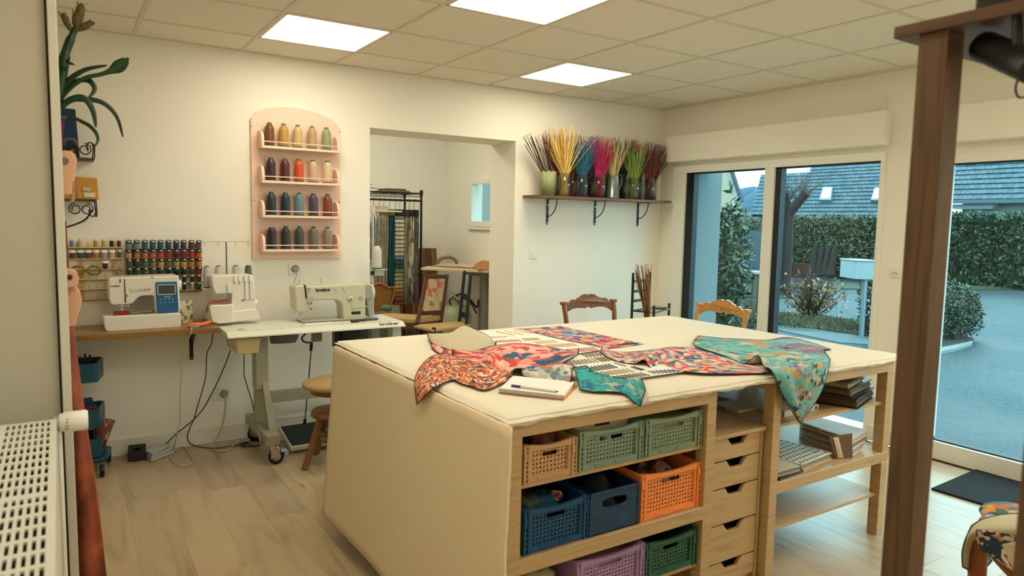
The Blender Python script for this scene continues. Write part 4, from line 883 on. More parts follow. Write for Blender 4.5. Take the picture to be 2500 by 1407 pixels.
for x, y in ((-4.525,-.345),(-4.48,-.09)):
    MB().lathe([(0,-.012),(.03,-.012),(.034,-.008),(.034,.008),(.03,.012),(0,.012)], (x,y,.034), 20, 'x').build('wheel', BLACK, tr, True)
    MB().box((x-.016,y-.015,.034),(x-.013,y+.015,.076)).box((x+.013,y-.015,.034),(x+.016,y+.015,.076)).build('castor_fork', CHROME, tr, True)
o = MB().hexa([(-4.62,-.20,.30),(-4.53,-.20,.30),(-4.53,-.19,.30),(-4.62,-.19,.30),(-4.62,-.2,.42),(-4.555,-.2,.42),(-4.555,-.19,.42),(-4.62,-.19,.42)]).build('blue_card', mat((.02,.22,.36),.5)); tag(o, 'dark blue card standing in the middle trolley bin', 'card')
o = MB().box((-4.60,-.28,.30),(-4.535,-.24,.385)).build('purple_folder', mat((.34,.08,.17),.5), bevel=.004); tag(o, 'plum coloured folder standing in the middle trolley bin', 'folder')
mb = MB().lathe([(0,0),(.03,0),(.04,.06),(.052,.13),(.057,.15),(.05,.15),(.03,.06),(0,.05)], (0,0,0), 24); mb.xf(Matrix.Translation((-4.53,-.21,.135)) @ Matrix.Rotation(.2,4,'Y'))
o = mb.build('yarn_roll', cells('mottled yarn', ['#9c5a48','#7b3a2e','#b79a80','#8a4a3c'], (60,60,14), 'Object', sc=1.)); tag(o, 'mottled red and cream yarn roll in the lowest trolley bin', 'yarn')
mb = MB()
for k in range(9):
    a = k*.7; mb.tube([(-4.60+.02*math.cos(a),-.21+.02*math.sin(a),.54),(-4.585+.035*math.cos(a),-.21+.03*math.sin(a),.655+.008*(k%3))], .006, 6)
o = mb.build('brush_set', mat((.16,.10,.07),.5)); tag(o, 'dark round handles standing in the top trolley bin', 'tool')
# ================================================================ CHAIRS
def provencal(name, lab, loc, rz, W_, H, c1, c2, hole=True):
    "country chair: bent posts, carved top rail with scroll cut-out, rush seat"
    t = thing(name, lab, 'chair', loc, rz, 'carved top-rail chairs around the island'); m = wood(c1, c2, (25,25,2.5), .3)
    hw = W_/2; sh = H*.5
    for s in (-1, 1):
        MB().tube(smooth_path([(s*(hw-.04),0,0),(s*(hw-.045),0,sh),(s*(hw-.02),-.0,H*.78),(s*(hw-.012),.03,H*.935)]), .019, 10).build('rear_post', m, t)
        MB().cyl((s*(hw-.01),-.38,0),(s*(hw-.015),-.38,sh),.018,10).build('front_leg', m, t)
        MB().cyl((s*(hw-.03),0,.2),(s*(hw-.02),-.38,.2),.010,8).build('stretcher', m, t)
        MB().box((s*(hw-.012)-.024,-.02+.028,H*.92),(s*(hw-.012)+.024,.022+.028,H*.945)).build('post_cap', m, t, bevel=.005)
    # top rail outline (half), mirrored
    top = [(0,.985),(.04,1.0),(.11,.995),(.17,.975),(.22,.968),(.24,.955),(.30,.962),(.34,.955),(.40,.925),(.455,.90)]
    bot = [(.455,.845),(.40,.865),(.30,.885),(.22,.888),(.12,.885),(.06,.878),(.02,.89),(0,.90)]
    pts = [(x*W_, z*H) for x, z in top]+[(x*W_, z*H) for x, z in bot]
    L = [(-x, z) for x, z in pts[::-1] if x > 1e-6]
    poly_ = pts+L
    mb = MB().prism(poly_, lambda p: (p[0],.014+.02*(1-(abs(p[0])/hw)),p[1]), lambda p: (p[0],.040+.02*(1-(abs(p[0])/hw)),p[1]))
    mb.build('top_rail', m, t, bevel=.004)
    if hole:
        c = [(.055*W_*k*1.3, H*(.935-.022*math.cos(k*1.4))) for k in [-1+.25*i for i in range(9)]]
        c2_ = [(x*.85, z+.016*H*(1-abs(x)/(.08*W_))) for x, z in c[::-1]]
        MB().prism(c+c2_, lambda p: (p[0],.0325-.002,p[1]), lambda p: (p[0],.0315+.03,p[1])).build('scroll_cutout', mat((.82,.80,.74) if c1[0] < .6 else (.25,.2,.12), .8), t)
    MB().box((-hw+.02,-.39,sh-.02),(hw-.02,.0,sh+.012)).build('seat', RUSH, t, bevel=.012)
    return t
zA = pY(1434,718,-.55); xa_, xb_ = pY(1375,740,-.55).x, pY(1494,740,-.55).x
provencal('carved_chair', 'glossy red-brown carved chair behind the island against the back wall', ((xa_+xb_)/2,-.59,0), 0, xb_-xa_+.03, zA.z, (.54,.31,.13), (.42,.22,.08))
a, b = pX(1700,745,-.5), pX(1820,752,-.5); zB = pX(1760,732,-.5).z
provencal('carved_chair', 'pale honey carved chair between the island and the window', (-.5,(a.y+b.y)/2,0), -math.pi/2, abs(a.y-b.y)+.02, zB, (.80,.58,.33), (.72,.50,.26))
SLATE = mat((.07,.13,.16), .45, name='slate blue paint')
# small ladder-back chair with no seat, on a low table
lt = thing('side_table', 'low wooden side table in the back corner hidden behind the island', 'table', (-.50,-.42,0))
MB().box((-.85,-.72,.40),(-.15,-.08,.43)).build('tabletop', OAKX, lt, True, .002)
for x in (-.84,-.20):
    for y in (-.71,-.13): MB().box((x,y,0),(x+.04,y+.04,.40)).build('leg', OAK, lt, True)
lc = thing('ladder_chair', 'small dark blue ladder-back chair frame without seat, holding sticks', 'chair', (-.55,-.4,.43))
TB = mat((.03,.14,.17), .45, name='dark teal paint')
q = [pY(1546,668,-.42), pY(1587,666,-.36), pY(1634,742,-.46), pY(1597,748,-.60)]
zs = .74
for i, p in enumerate(q):
    MB().cyl((p.x,p.y,.43),(p.x,p.y,p.z),.0115,10).build('post' if i < 2 else 'leg', TB, lc, True)
    MB().ball((p.x,p.y,p.z),.0118,8,(1,1,.5)).build('finial', TB, lc, True)
for i in range(4):
    a, b = q[i], q[(i+1) % 4]; MB().cyl((a.x,a.y,zs),(b.x,b.y,zs),.0075,8).build('seat_rail', TB, lc, True)
    MB().cyl((a.x,a.y,.52),(b.x,b.y,.52),.006,8).build('stretcher', TB, lc, True)
for z in (.985,.90,.82):
    MB().bar((q[0].x,q[0].y,z),(q[1].x,q[1].y,z),.008,.022).build('ladder_slat', TB, lc, True)
for i in range(4):
    a, b = q[i], q[(i+1) % 4]
    MB().lathe([(.011,0),(.014,.004),(.014,.012),(.011,.016)], (lerp(a.x,b.x,.1),lerp(a.y,b.y,.1),zs-.008), 10).build('wrap', mat((.75,.6,.38),.6), lc, True)
MB().tube([(q[1].x+.02,q[1].y-.02,zs+.012),((q[1].x+q[2].x)/2,(q[1].y+q[2].y)/2,zs+.017),(q[2].x-.01,q[2].y+.01,zs+.010)], .005, 6).build('binding', mat((.70,.58,.38),.6), lc, True)
sticks(-.585,-.50, .435, .028, .31, 55, ['#b8863f','#a8742e','#c79a56','#7a2a1c','#2a3350'], 'bundle of tan, red and navy sticks standing in the seatless blue chair', (-.22,0), .07, (.55,.72), seed=31, th=.0028, grp=None, wall=False)
# ================================================================ INNER ROOM
# black wire garment rack
gr = thing('garment_rack', 'black wire shelf rack with hanging fabric samples in the inner room', 'rack', (-2.0,2.0,0))
rx0, rx1, ry0, ry1 = -2.75, -1.475, 2.0, 2.42
for x in (rx0, rx1):
    for y in (ry0, ry1):
        MB().cyl((x,y,0),(x,y,1.765),.0125,10).build('post', BLACK, gr, True)
        MB().lathe([(.017,0),(.019,.01),(.019,.04),(.014,.05)], (x,y,1.72), 12).build('collar', BLACK, gr, True)
for z in (1.735, .88):
    mb = MB()
    for y in (ry0, ry1): mb.cyl((rx0,y,z),(rx1,y,z),.006 if z > 1 else .011,8)
    if z > 1:
        for y in (ry0, ry1): mb.cyl((rx0,y,z-.035),(rx1,y,z-.035),.004,6); mb.tube([(rx0+.016*i, y, z-.0175+.0175*(-1)**i) for i in range(80)], .0025, 4, sm=False)
    for k in range(13): x = lerp(rx0, rx1, k/12); mb.cyl((x,ry0,z),(x,ry1,z),.003,6)
    for x in (rx0, rx1): mb.cyl((x,ry0,z),(x,ry1,z),.008,8)
    mb.build('wire_shelf', BLACK, gr, True)
hz_ = 1.655
MB().cyl((rx0,ry0-.06,hz_),(-1.50,ry0-.06,hz_),.011,10).cyl((-1.505,ry0-.06,hz_),(-1.505,ry0-.02,1.735),.005,8).build('hanging_rail', BLACK, gr, True)
# hanging sample books
def pleats(name, lab, x0, x1, ztop, zbot, m, n=6, y=1.94, dep=.10, band=None, amp=.012):
    t = thing(name, lab, 'fabric', ((x0+x1)/2,y,zbot), 0, 'hanging fabric samples')
    mb = MB(); N = n*6; R = 10; V = []
    for j in range(R+1):
        for i in range(N+1):
            u = i/N; v = j/R; V.append((lerp(x0,x1,u)+.004*math.sin(v*7+u*9), y-dep/2+amp*math.sin(u*n*2*math.pi)+.004*math.sin(v*5+u*20), lerp(zbot,ztop,v)))
    k = (N+1)*(R+1); V += [(a,b+dep,c) for a,b,c in V]
    f = [(j*(N+1)+i,j*(N+1)+i+1,(j+1)*(N+1)+i+1,(j+1)*(N+1)+i) for j in range(R) for i in range(N)]
    rim = [i for i in range(N+1)]+[j*(N+1)+N for j in range(1,R+1)]+[R*(N+1)+i for i in range(N-1,-1,-1)]+[j*(N+1) for j in range(R-1,0,-1)]
    mb._add(V, f+[tuple(k+q for q in g[::-1]) for g in f]+[(rim[i],k+rim[i],k+rim[(i+1)%len(rim)],rim[(i+1)%len(rim)]) for i in range(len(rim))], True)
    mb.build('cloth', m, t, True)
    if band: MB().box((x0,y-dep/2-.016,ztop-.005),(x1,y+dep/2,ztop+.06)).build('header', mat(band,.4), t, True, .002)
    mb = MB(); nh = max(1, int((x1-x0)/.035))
    for i in range(nh):
        x = lerp(x0, x1, (i+.5)/nh); b0 = ztop+(.06 if band else 0)
        mb.tube(smooth_path([(x,y,b0),(x,y,hz_-.03),(x+.012,y,hz_-.004),(x+.01,y,hz_+.014),(x-.006,y,hz_+.012)],4), .0022, 5)
    mb.build('hook', mat((.35,.22,.15),.4,.5), t, True)
Xr = lambda px: pY(px, 600, 1.94).x
def stripes(cols, sc, d='X', dist=1.):
    N = NT('striped samples'); v = N.coord(); w = N.n('TexWave', wave_type='BANDS', bands_direction=d, i_Scale=sc, i_Distortion=dist); N.l(v, w.inputs['Vector'])
    no = N.n('TexNoise', i_Scale=14.); N.l(v, no.inputs['Vector']); mx = N.n('MixRGB', blend_type='MULTIPLY'); mx.inputs[0].default_value = .5
    N.l(N.ramp(w.outputs['Fac'], [((i+.01)/len(cols), c) for i, c in enumerate(cols)], 'CONSTANT' if d == 'Z' else 'LINEAR'), mx.inputs[1]); N.l(N.ramp(no.outputs['Fac'],[(.35,(.6,.6,.6)),(.6,(1,1,1))]), mx.inputs[2]); N.l(mx.outputs[0], N.b.inputs['Base Color']); N.b.inputs['Roughness'].default_value = .85; return N.m
zb_ = .60
def graded():
    N = NT('graded sample book'); v = N.coord(); sp = N.n('SeparateXYZ'); N.l(v, sp.inputs[0])
    c = N.ramp(sp.outputs[2], [(.0,'#8a5a48'),(.12,'#a05a34'),(.2,'#b8a468'),(.33,'#8a9468'),(.40,'#1c3a44'),(.47,'#2c6478'),(.52,'#b8b6a0'),(.9,'#c8c2a8')])
    w = N.n('TexWave', wave_type='BANDS', bands_direction='Z', i_Scale=7.5, i_Distortion=1.2); N.l(v, w.inputs['Vector'])
    m = N.n('MixRGB', blend_type='MULTIPLY'); m.inputs[0].default_value = 1.; N.l(c, m.inputs[1]); N.l(N.ramp(w.outputs['Fac'], [(.08,(.2,.22,.22)),(.2,(1,1,1))]), m.inputs[2]); N.l(m.outputs[0], N.b.inputs['Base Color']); N.b.inputs['Roughness'].default_value = .85; return N.m
pleats('sample_bundle', 'white and blue sample strips hanging at the left edge of the doorway', Xr(904), Xr(920), 1.50, .70, stripes(['#d8d4c8','#7c8a92','#cfc8b4','#56656e'],30), 3)
pleats('sample_bundle', 'beige and grey striped sample cloths under a cream header', Xr(921), Xr(942), 1.53, .70, stripes(['#b8ac90','#8a8068','#cfc6ae','#6f675a','#a89c80'],26), 5, band=(.75,.70,.58))
pleats('sample_bundle', 'dark teal sample cloths with green header in the middle of the rack', Xr(944), Xr(958), 1.50, .60, stripes(['#0d4a4e','#0a3c52','#12565a'],14), 3, band=(.25,.38,.10))
pleats('sample_bundle', 'striped sample book graded from cream to teal to rust under a black header', Xr(960), Xr(981), 1.50, .585, graded(), 2, band=(.02,.02,.025), amp=.004)
pleats('sample_bundle', 'sage and cream sample cloths right of the striped book', Xr(982), Xr(992), 1.50, .585, stripes(['#8a8f74','#b8b498','#767a66'],24), 3, band=(.12,.2,.06))
pleats('sample_bundle', 'rose printed and grey leaf sample cloths', Xr(993), Xr(1004), 1.50, .59, cells('rose samples', ['#d8d0bc','#8d8f80','#c9a79a','#5f6a5a','#ddd6c4'], (20,20,9), 'Object', sc=1.2), 3, band=(.05,.06,.05))
pleats('sample_bundle', 'grey silvery sample cloths at the right end of the rack', Xr(1005), Xr(1016), 1.50, .60, stripes(['#8f8c82','#6a6a66','#b0aca0','#55585a'],30), 4, band=(.02,.02,.025))
bx = MB().box((-1.86,2.05,1.738),(-1.58,2.32,1.758)).build('sample_book', mat((.42,.35,.28),.6), bevel=.002); tag(bx, 'brown flat sample book on top of the garment rack, lower one', 'book')
bx = MB().box((-1.83,2.06,1.759),(-1.62,2.30,1.777)).build('sample_book', mat((.36,.28,.23),.6), bevel=.002); tag(bx, 'brown flat sample book on top of the garment rack, upper one', 'book')
bx = MB().tube(smooth_path([(-2.20,2.1,1.76),(-2.0,2.08,1.775),(-1.88,2.1,1.76)]), .003, 5).tube(smooth_path([(-2.2,2.15,1.745),(-2.05,2.12,1.80),(-1.98,2.1,1.81)]), .003, 5).build('wire_hanger', BLACK); tag(bx, 'black wire hangers lying on top of the garment rack', 'hanger')
o = MB().box((-2.55,2.52,1.30),(-1.86,2.56,1.78)).build('drawing_board', mat((.80,.66,.42),.6), bevel=.004); tag(o, 'tan board standing behind the hanging fabric samples', 'board')
o.location.z = 1.30
st_ = MB().box((-2.6,2.50,.0),(-1.8,2.8,1.30)).build('shelf_unit', mat((.80,.76,.68),.6)); tag(st_, 'pale shelf unit behind the garment rack', 'shelf unit')
# wooden panel leaning on the wall
wp = thing('wood_panel', 'brown staved wooden panel leaning behind the work table', 'panel', (-1.08,2.6,0))
for k in range(7):
    x = -1.43+.071*k; MB().hexa([(x,2.55,.0),(x+.070,2.55,.0),(x+.070,2.575,.0),(x,2.575,.0),(x,2.72,1.13),(x+.070,2.72,1.13),(x+.070,2.745,1.13),(x,2.745,1.13)]).build('stave', wood([(.50,.34,.17),(.40,.26,.12),(.60,.43,.22),(.34,.21,.10)][k % 4],(.28,.17,.08),(20,20,2),.45), wp, True)
# inner work table with leather
LIN = mat((.80,.74,.60), .7)
wt = thing('work_table', 'adjustable work table with pale worn top in the inner room', 'table', (-1.1,1.5,0))
A_, B_, C2, D2 = pY(1014,656,1.75), pY(1100,650,2.2), pY(1260,672,1.6), pY(1230,702,.95)
zw = .985
P = [(A_.x,1.62),(-1.10,2.20),(-.78,2.20),(-.78,.95),(-1.12,.95)]
MB().xy(P, zw-.025, zw).build('tabletop', LIN, wt, True, .003)
GP = mat((.56,.57,.53), .4)
MB().cyl((-1.02,1.45,.05),(-1.02,1.45,.62),.055,20).cyl((-1.02,1.45,.62),(-1.02,1.45,.90),.045,20).build('pedestal', GP, wt, True)
MB().box((-1.12,1.2,.90),(-.82,1.7,.958)).build('under_frame', GP, wt, True, .004)
MB().box((-1.25,1.15,.0),(-.8,1.75,.05)).build('foot', GP, wt, True, .004)
mb = MB().lathe([(.040+.007*(i % 2), .022*i) for i in range(22)], (0,0,0), 16, sm=True)
mb.xf(Matrix.Translation((-.88,1.38,.40))); o = mb.build('flexible_duct', mat((.74,.72,.64),.5), wt, True)
mb = MB(); x = -1.0; mb.cyl((-.90,1.18,.0),(-.86,1.15,.95),.008,8).cyl((-.86,1.22,.0),(-.82,1.19,.95),.008,8); mb.build('support_rod', GP, wt, True)
def sheet(name, lab, cat, rows, m, k=4, back=None, pipe=None, th=.0015, group=None, piping=None):
    "cloth from a grid of 3-D control points (rows x cols)"
    G = [smooth_path(r, k) for r in rows]; cols = list(zip(*G)); G2 = [smooth_path(c, k) for c in cols]; nC, nR = len(G2), len(G2[0])
    me = bpy.data.meshes.new(name); V = [G2[i][j] for j in range(nR) for i in range(nC)]
    ctr = sum(V, Vector())/len(V); off = Vector((ctr.x, ctr.y, min(v.z for v in V)))
    me.from_pydata([v-off for v in V], [], [(j*nC+i, j*nC+i+1, (j+1)*nC+i+1, (j+1)*nC+i) for j in range(nR-1) for i in range(nC-1)])
    uv = me.uv_layers.new(name='UVMap'); Lx = max(sum((G2[i+1][nR//2]-G2[i][nR//2]).length for i in range(nC-1)), .01); Ly = max(sum((G2[nC//2][j+1]-G2[nC//2][j]).length for j in range(nR-1)), .01)
    for p in me.polygons:
        for li, vi in zip(p.loop_indices, p.vertices): uv.data[li].uv = ((vi % nC)/(nC-1)*Lx*4, (vi//nC)/(nR-1)*Ly*4)
    me.polygons.foreach_set('use_smooth', [True]*len(me.polygons)); me.materials.append(m); me.materials.append(back or m)
    up = sum((p.normal*p.area for p in me.polygons), Vector())
    if up.z < 0: me.flip_normals()
    o = bpy.data.objects.new(name, me); COL.objects.link(o); o.location = off
    s = o.modifiers.new('s', 'SOLIDIFY'); s.thickness = th; s.offset = -1; s.material_offset = 1 if back else 0; s.material_offset_rim = 1 if back else 0
    tag(o, lab, cat, group)
    if piping:
        rim = [G2[i][0] for i in range(nC)]+[G2[-1][j] for j in range(1,nR)]+[G2[i][-1] for i in range(nC-2,-1,-1)]+[G2[0][j] for j in range(nR-2,0,-1)]
        cl = [rim[0]]
        for p in rim[1:]:
            if (p-cl[-1]).length > .003: cl.append(p)
        MB().tube(cl, .0020, 5, True).build('piping', piping, o, True)
    return o
LEATH = mat((.68,.40,.10), .6, bump=.2, bscale=80)
sheet('leather_hide', 'mustard leather hide curled on the inner work table', 'leather', [[(-1.22,1.35,zw+.004),(-1.12,1.42,zw+.05),(-1.0,1.5,zw+.07),(-.88,1.5,zw+.05),(-.80,1.5,zw+.02)],[(-1.25,1.2,zw+.004),(-1.12,1.25,zw+.03),(-1.0,1.3,zw+.045),(-.88,1.3,zw+.03),(-.80,1.3,zw+.015)],[(-1.3,1.1,zw+.006),(-1.15,1.1,zw+.006),(-1.0,1.08,zw+.008),(-.9,1.08,zw+.008),(-.80,1.08,zw+.006)]], LEATH, back=mat((.35,.2,.08),.8))
sheet('leather_strip', 'thin tan leather strips trailing over the table edge', 'leather', [[(-1.50,1.74,zw+.01),(-1.40,1.62,zw+.012),(-1.28,1.50,zw+.012),(-1.2,1.3,zw+.01)],[(-1.53,1.60,zw-.07),(-1.43,1.55,zw+.004),(-1.30,1.40,zw+.006),(-1.22,1.25,zw+.006)]], mat((.52,.34,.18),.6))
o = MB().tube(smooth_path([(-1.34,1.9,zw+.02),(-1.30,1.88,zw+.07),(-1.22,1.86,zw+.085),(-1.15,1.84,zw+.06),(-1.13,1.84,zw+.015)]), .018, 8).build('strap_roll', mat((.50,.42,.26),.8,bump=.5)); tag(o, 'curved khaki strap arching on the back of the work table', 'strap')
# gas bottle with hoses
gb = thing('gas_bottle', 'pale green compressor bottle with black hoses under the work table', 'bottle', (-1.32,1.55,0))
MB().lathe([(0,0),(.15,.0),(.165,.03),(.165,.50),(.13,.58),(.05,.62),(.04,.66)], (-1.30,1.55,0), 32).build('tank', mat((.62,.65,.50),.5), gb, True)
MB().tube(smooth_path([(-1.30,1.55,.66),(-1.26,1.5,.72),(-1.18,1.45,.66),(-1.12,1.42,.58),(-1.10,1.42,.66)]), .010, 8).tube(smooth_path([(-1.36,1.52,.60),(-1.40,1.48,.66),(-1.30,1.45,.72),(-1.2,1.42,.64),(-1.13,1.4,.52)]), .008, 8).build('hose', BLACK, gb, True)
mb = MB()
for k in range(9): mb.tube(smooth_path([(-1.40+.02*k,1.47,.74-.012*k),(-1.36+.02*k,1.45,.70-.01*k),(-1.33+.022*k,1.44,.66-.008*k)],4), .004, 5)
mb.tube(smooth_path([(-1.40,1.47,.75),(-1.3,1.46,.70),(-1.18,1.45,.63)],5), .006, 6); mb.build('wire_frame', mat((.72,.70,.64),.4), gb, True)
# Louis style chair with floral back
WD = wood((.34,.20,.12),(.25,.14,.08),(25,25,3),.4); ROSE = cells('rose linen', ['#c9b48e','#cdb892','#c8886a','#c9b690','#c77a5c','#cbb894','#7c8a68','#cdb890'], (1,1,1), 'Object', sc=17, dist=.12)
fc = thing('upholstered_chair', 'dark wood square-back chair with rose printed back in the doorway', 'chair', (-1.96,1.0,0))
y0_ = .86; T1, T2, B1, B2 = pY(1041,672,y0_), pY(1092,672,y0_+.10), pY(1017,790,y0_-.1), pY(1078,785,y0_)
def q4(u, v): return (T1.lerp(T2, u)).lerp(B1.lerp(B2, u), v)
fr = lambda a, b, w, nm: MB().bar(a, b, w, .026, (0,1,0)).build(nm, WD, fc, True, .004)
fr(q4(.03,0), q4(.03,1.0), .034, 'back_post'); fr(q4(.97,0), q4(.97,1.0), .034, 'back_post'); fr(q4(-.03,.03), q4(1.03,.03), .036, 'top_rail'); fr(q4(0,.80), q4(1,.80), .036, 'lower_rail')
nrm = (T2-T1).cross(B1-T1).normalized()
P = [q4(.10,.76), q4(.90,.76), q4(.90,.08), q4(.10,.08)]
MB().hexa([P[0]-nrm*.008,P[1]-nrm*.008,P[1]+nrm*.008,P[0]+nrm*.008,P[3]-nrm*.008,P[2]-nrm*.008,P[2]+nrm*.008,P[3]+nrm*.008]).build('back_cushion', ROSE, fc, True, .004)
for p in (q4(.03,1.), q4(.97,1.)): MB().cyl(p, (p.x-.02, p.y-.0, 0), .02, 10, .014).build('rear_leg', WD, fc, True)
s0, s1 = q4(.03,.98), q4(.97,.98); fd = Vector((-.34,.36,0))
z_ = .555
S = [Vector((s0.x,s0.y,z_)), Vector((s1.x,s1.y,z_)), Vector((s1.x+fd.x,s1.y+fd.y,z_)), Vector((s0.x+fd.x*1.05,s0.y+fd.y*1.05,z_))]
MB().xy([(p.x,p.y) for p in S], z_, z_+.05).build('seat', RUSH, fc, True, .015, 3)
MB().xy([(p.x,p.y) for p in S], z_-.05, z_).build('seat_frame', WD, fc, True, .003)
for p in S[2:]: MB().cyl((p.x+.02,p.y-.02,z_-.05),(p.x+.02,p.y-.02,0),.022,10,.014).build('front_leg', WD, fc, True)
# tall slate-blue ladder chair with rush seat
la = thing('ladder_chair', 'tall slate blue ladder-back chair with rush seat behind the island', 'chair', (-1.75,.7,0))
for a, b in ((pY(1134,665,.70), pY(1120,800,.70)), (pY(1149,672,.52), pY(1137,805,.52))):
    MB().cyl(a, (b.x,b.y,.5), .015, 10).cyl((b.x,b.y,.5),(b.x,b.y,0),.015,10).build('post', SLATE, la, True); MB().ball((a.x,a.y,a.z+.004),.0155,8,(1,1,.8)).build('finial', SLATE, la, True)
a1, a2, b1, b2 = pY(1134,665,.70), pY(1120,800,.70), pY(1149,672,.52), pY(1137,805,.52)
for v in (.42,.75): MB().bar(a1.lerp(a2,v), b1.lerp(b2,v), .012, .05).build('ladder_slat', SLATE, la, True)
P = [(a2.x-.01,a2.y+.02),(b2.x,b2.y-.01),(-2.13,.42),(-2.17,.72)]
MB().xy([(-1.70,.74),(-1.70,.50),(-2.12,.40),(-2.16,.70)], .535, .565).build('seat', RUSH, la, True, .014, 3)
for x, y in ((-2.10,.42),(-2.14,.68)): MB().cyl((x,y,0),(x,y,.575),.016,10).build('leg', SLATE, la, True)
# carved armchair
ar = thing('armchair', 'golden brown stripped armchair with carved crest beside the sewing table', 'chair', (-2.3,1.6,0))
GOLDW = wood((.62,.38,.14),(.50,.28,.09),(12,12,2),.45)
pts = [(895,700),(903,694),(915,696),(925,692),(940,698),(950,703),(962,704),(960,725),(955,742),(951,760),(910,760)]
MB().py(pts, 1.45, 1.51).build('backrest', mat((.60,.42,.19),.6,bump=.6,bscale=25,var=.4), ar, True, .008, 3)
MB().tube(smooth_path([pY(a, b, 1.44) for a, b in [(903,694),(915,696),(925,692),(940,698),(950,703),(962,704),(960,725),(955,742),(951,765)]],5), .012, 8).build('carved_frame', GOLDW, ar, True)
c = pY(943,752,1.25); MB().ball(c, .05, 14, (1.0,1.4,.6)).build('arm_pad', mat((.30,.40,.34),.8), ar, True)
MB().tube(smooth_path([(c.x,c.y+.05,c.z-.02),(c.x-.03,c.y-.04,c.z-.05),(c.x-.05,c.y-.02,c.z-.16)],5), .02, 8).build('arm_support', GOLDW, ar, True)
MB().box((-2.50,1.46,.30),(-2.06,1.86,.50)).build('seat', mat((.34,.44,.38),.8), ar, True, .02)
for x in (-2.47,-2.10):
    for y in (1.50,1.82): MB().cyl((x,y,.3),(x,y,0),.022,10,.014).build('leg', GOLDW, ar, True)
# ================================================================ CRATES IN THE ISLAND
def lattice(mb, x0, x1, z0, z1, y, th, cell, skip=None):
    nx, nz = max(1, round((x1-x0)/cell)), max(1, round((z1-z0)/cell)); cx, cz = (x1-x0)/nx, (z1-z0)/nz
    for i in range(nx):
        for j in range(nz):
            a, b = x0+i*cx, z0+j*cz; mx, mz = a+cx/2, b+cz/2
            if skip and skip[0] < mx < skip[1] and skip[2] < mz < skip[3]: continue
            O = [(a,b),(a+cx/2,b),(a+cx,b),(a+cx,b+cz/2),(a+cx,b+cz),(a+cx/2,b+cz),(a,b+cz),(a,b+cz/2)]
            t = math.pi/4*(1 if (i+j) % 2 else -1)+(math.pi/2 if (i//2+j//2) % 2 else 0)
            H = []
            for ox, oz in O:
                an = math.atan2(oz-mz, ox-mx); r = 1/math.sqrt((math.cos(an-t)/.47)**2+(math.sin(an-t)/.20)**2)
                H.append((mx+r*cx*math.cos(an), mz+r*cz*math.sin(an)))
            V = [(p[0],y,p[1]) for p in O]+[(p[0],y,p[1]) for p in H]+[(p[0],y+th,p[1]) for p in H]
            mb._add(V, [(k,(k+1)%8,8+(k+1)%8,8+k) for k in range(8)]+[(8+k,8+(k+1)%8,16+(k+1)%8,16+k) for k in range(8)])
def crate(lab, x0, x1, z0, h, c, dep=.30, y0=-2.985, handle=True, lid=False):
    t = thing('folding_crate', lab, 'crate', ((x0+x1)/2, y0+dep/2, z0), 0, 'plastic crates in the island shelves')
    m = mat(c, .45, name='crate plastic'); z1 = z0+h; w = x1-x0; e = .022; fx0, fx1 = x0+e+.012, x1-e-.012; fz0, fz1 = z0+.022, z1-.018
    mb = MB(); sk = (x0+w*.34, x0+w*.66, z1-.052, z1-.030)
    lattice(mb, fx0, fx1, fz0, fz1, y0+.008, .003, .0145, sk if handle else None)
    mb.box((x0+e,y0+.002,z0+.002),(x1-e,y0+.012,fz0)).box((fx0-.012,y0+.002,fz0),(fx0,y0+.012,fz1)).box((fx1,y0+.002,fz0),(fx1+.012,y0+.012,fz1))
    n = 8
    for k in range(n):   # dipped top rim
        a, b = lerp(x0+e, x1-e, k/n), lerp(x0+e, x1-e, (k+1)/n); d = lambda q: -.010*math.sin(math.pi*q)
        za, zb2 = z1+d(k/n), z1+d((k+1)/n); mb.hexa([(a,y0,fz1-.004),(b,y0,fz1-.004),(b,y0+.012,fz1-.004),(a,y0+.012,fz1-.004),(a,y0,za),(b,y0,zb2),(b,y0+.012,zb2),(a,y0+.012,za)])
    mb.box((x0+w*.25,y0-.002,z0+.010),(x0+w*.45,y0+.004,z0+.016)).box((x0+w*.55,y0-.002,z0+.010),(x0+w*.75,y0+.004,z0+.016))
    mb.build('front_panel', m, t, True)
    for xx in (x0, x1-.020):
        mb = MB().box((xx,y0-.002,z0),(xx+.008,y0+.018,z1)).box((xx+.0155,y0-.002,z0),(xx+.020,y0+.018,z1)); 
        nn = 8
        for k in range(nn+1): zz = lerp(z0, z1-.006, k/nn); mb.box((xx+.008,y0,zz),(xx+.0155,y0+.016,zz+.006))
        mb.box((xx-.001,y0-.005,z1-.05),(xx+.010,y0,z1-.025)); mb.build('corner_post', m, t, True)
    for xx in (x0, x1-.008):
        mb = MB().box((xx,y0+.018,z0),(xx+.008,y0+dep,z0+.03)).box((xx,y0+.018,z1-.02),(xx+.008,y0+dep,z1)).box((xx+.002,y0+.018,z0+.03),(xx+.006,y0+dep,z1-.02)); mb.build('side_panel', m, t, True)
    MB().box((x0+.008,y0+dep-.01,z0),(x1-.008,y0+dep,z1)).build('back_panel', m, t, True)
    MB().box((x0+.008,y0+.012,z0),(x1-.008,y0+dep-.01,z0+.005)).build('base', m, t, True)
    return t
zS, zM, zL2 = .6321, .3961, .1681
crate('beige crate on the upper shelf of the island, leftmost', -3.478, -3.268, zS, .125, (.78,.62,.44))
crate('sage green crate with white bottles inside on the upper shelf', -3.258, -2.972, zS, .138, (.50,.59,.51))
crate('sage green crate beside the right leg on the upper shelf', -2.962, -2.675, zS, .138, (.50,.57,.46))
crate('blue crate with folded cloth on the middle shelf', -3.472, -3.212, zM, .150, (.07,.28,.44))
crate('orange crate full of fabric on the middle shelf', -2.972, -2.668, zM, .172, (.97,.57,.29))
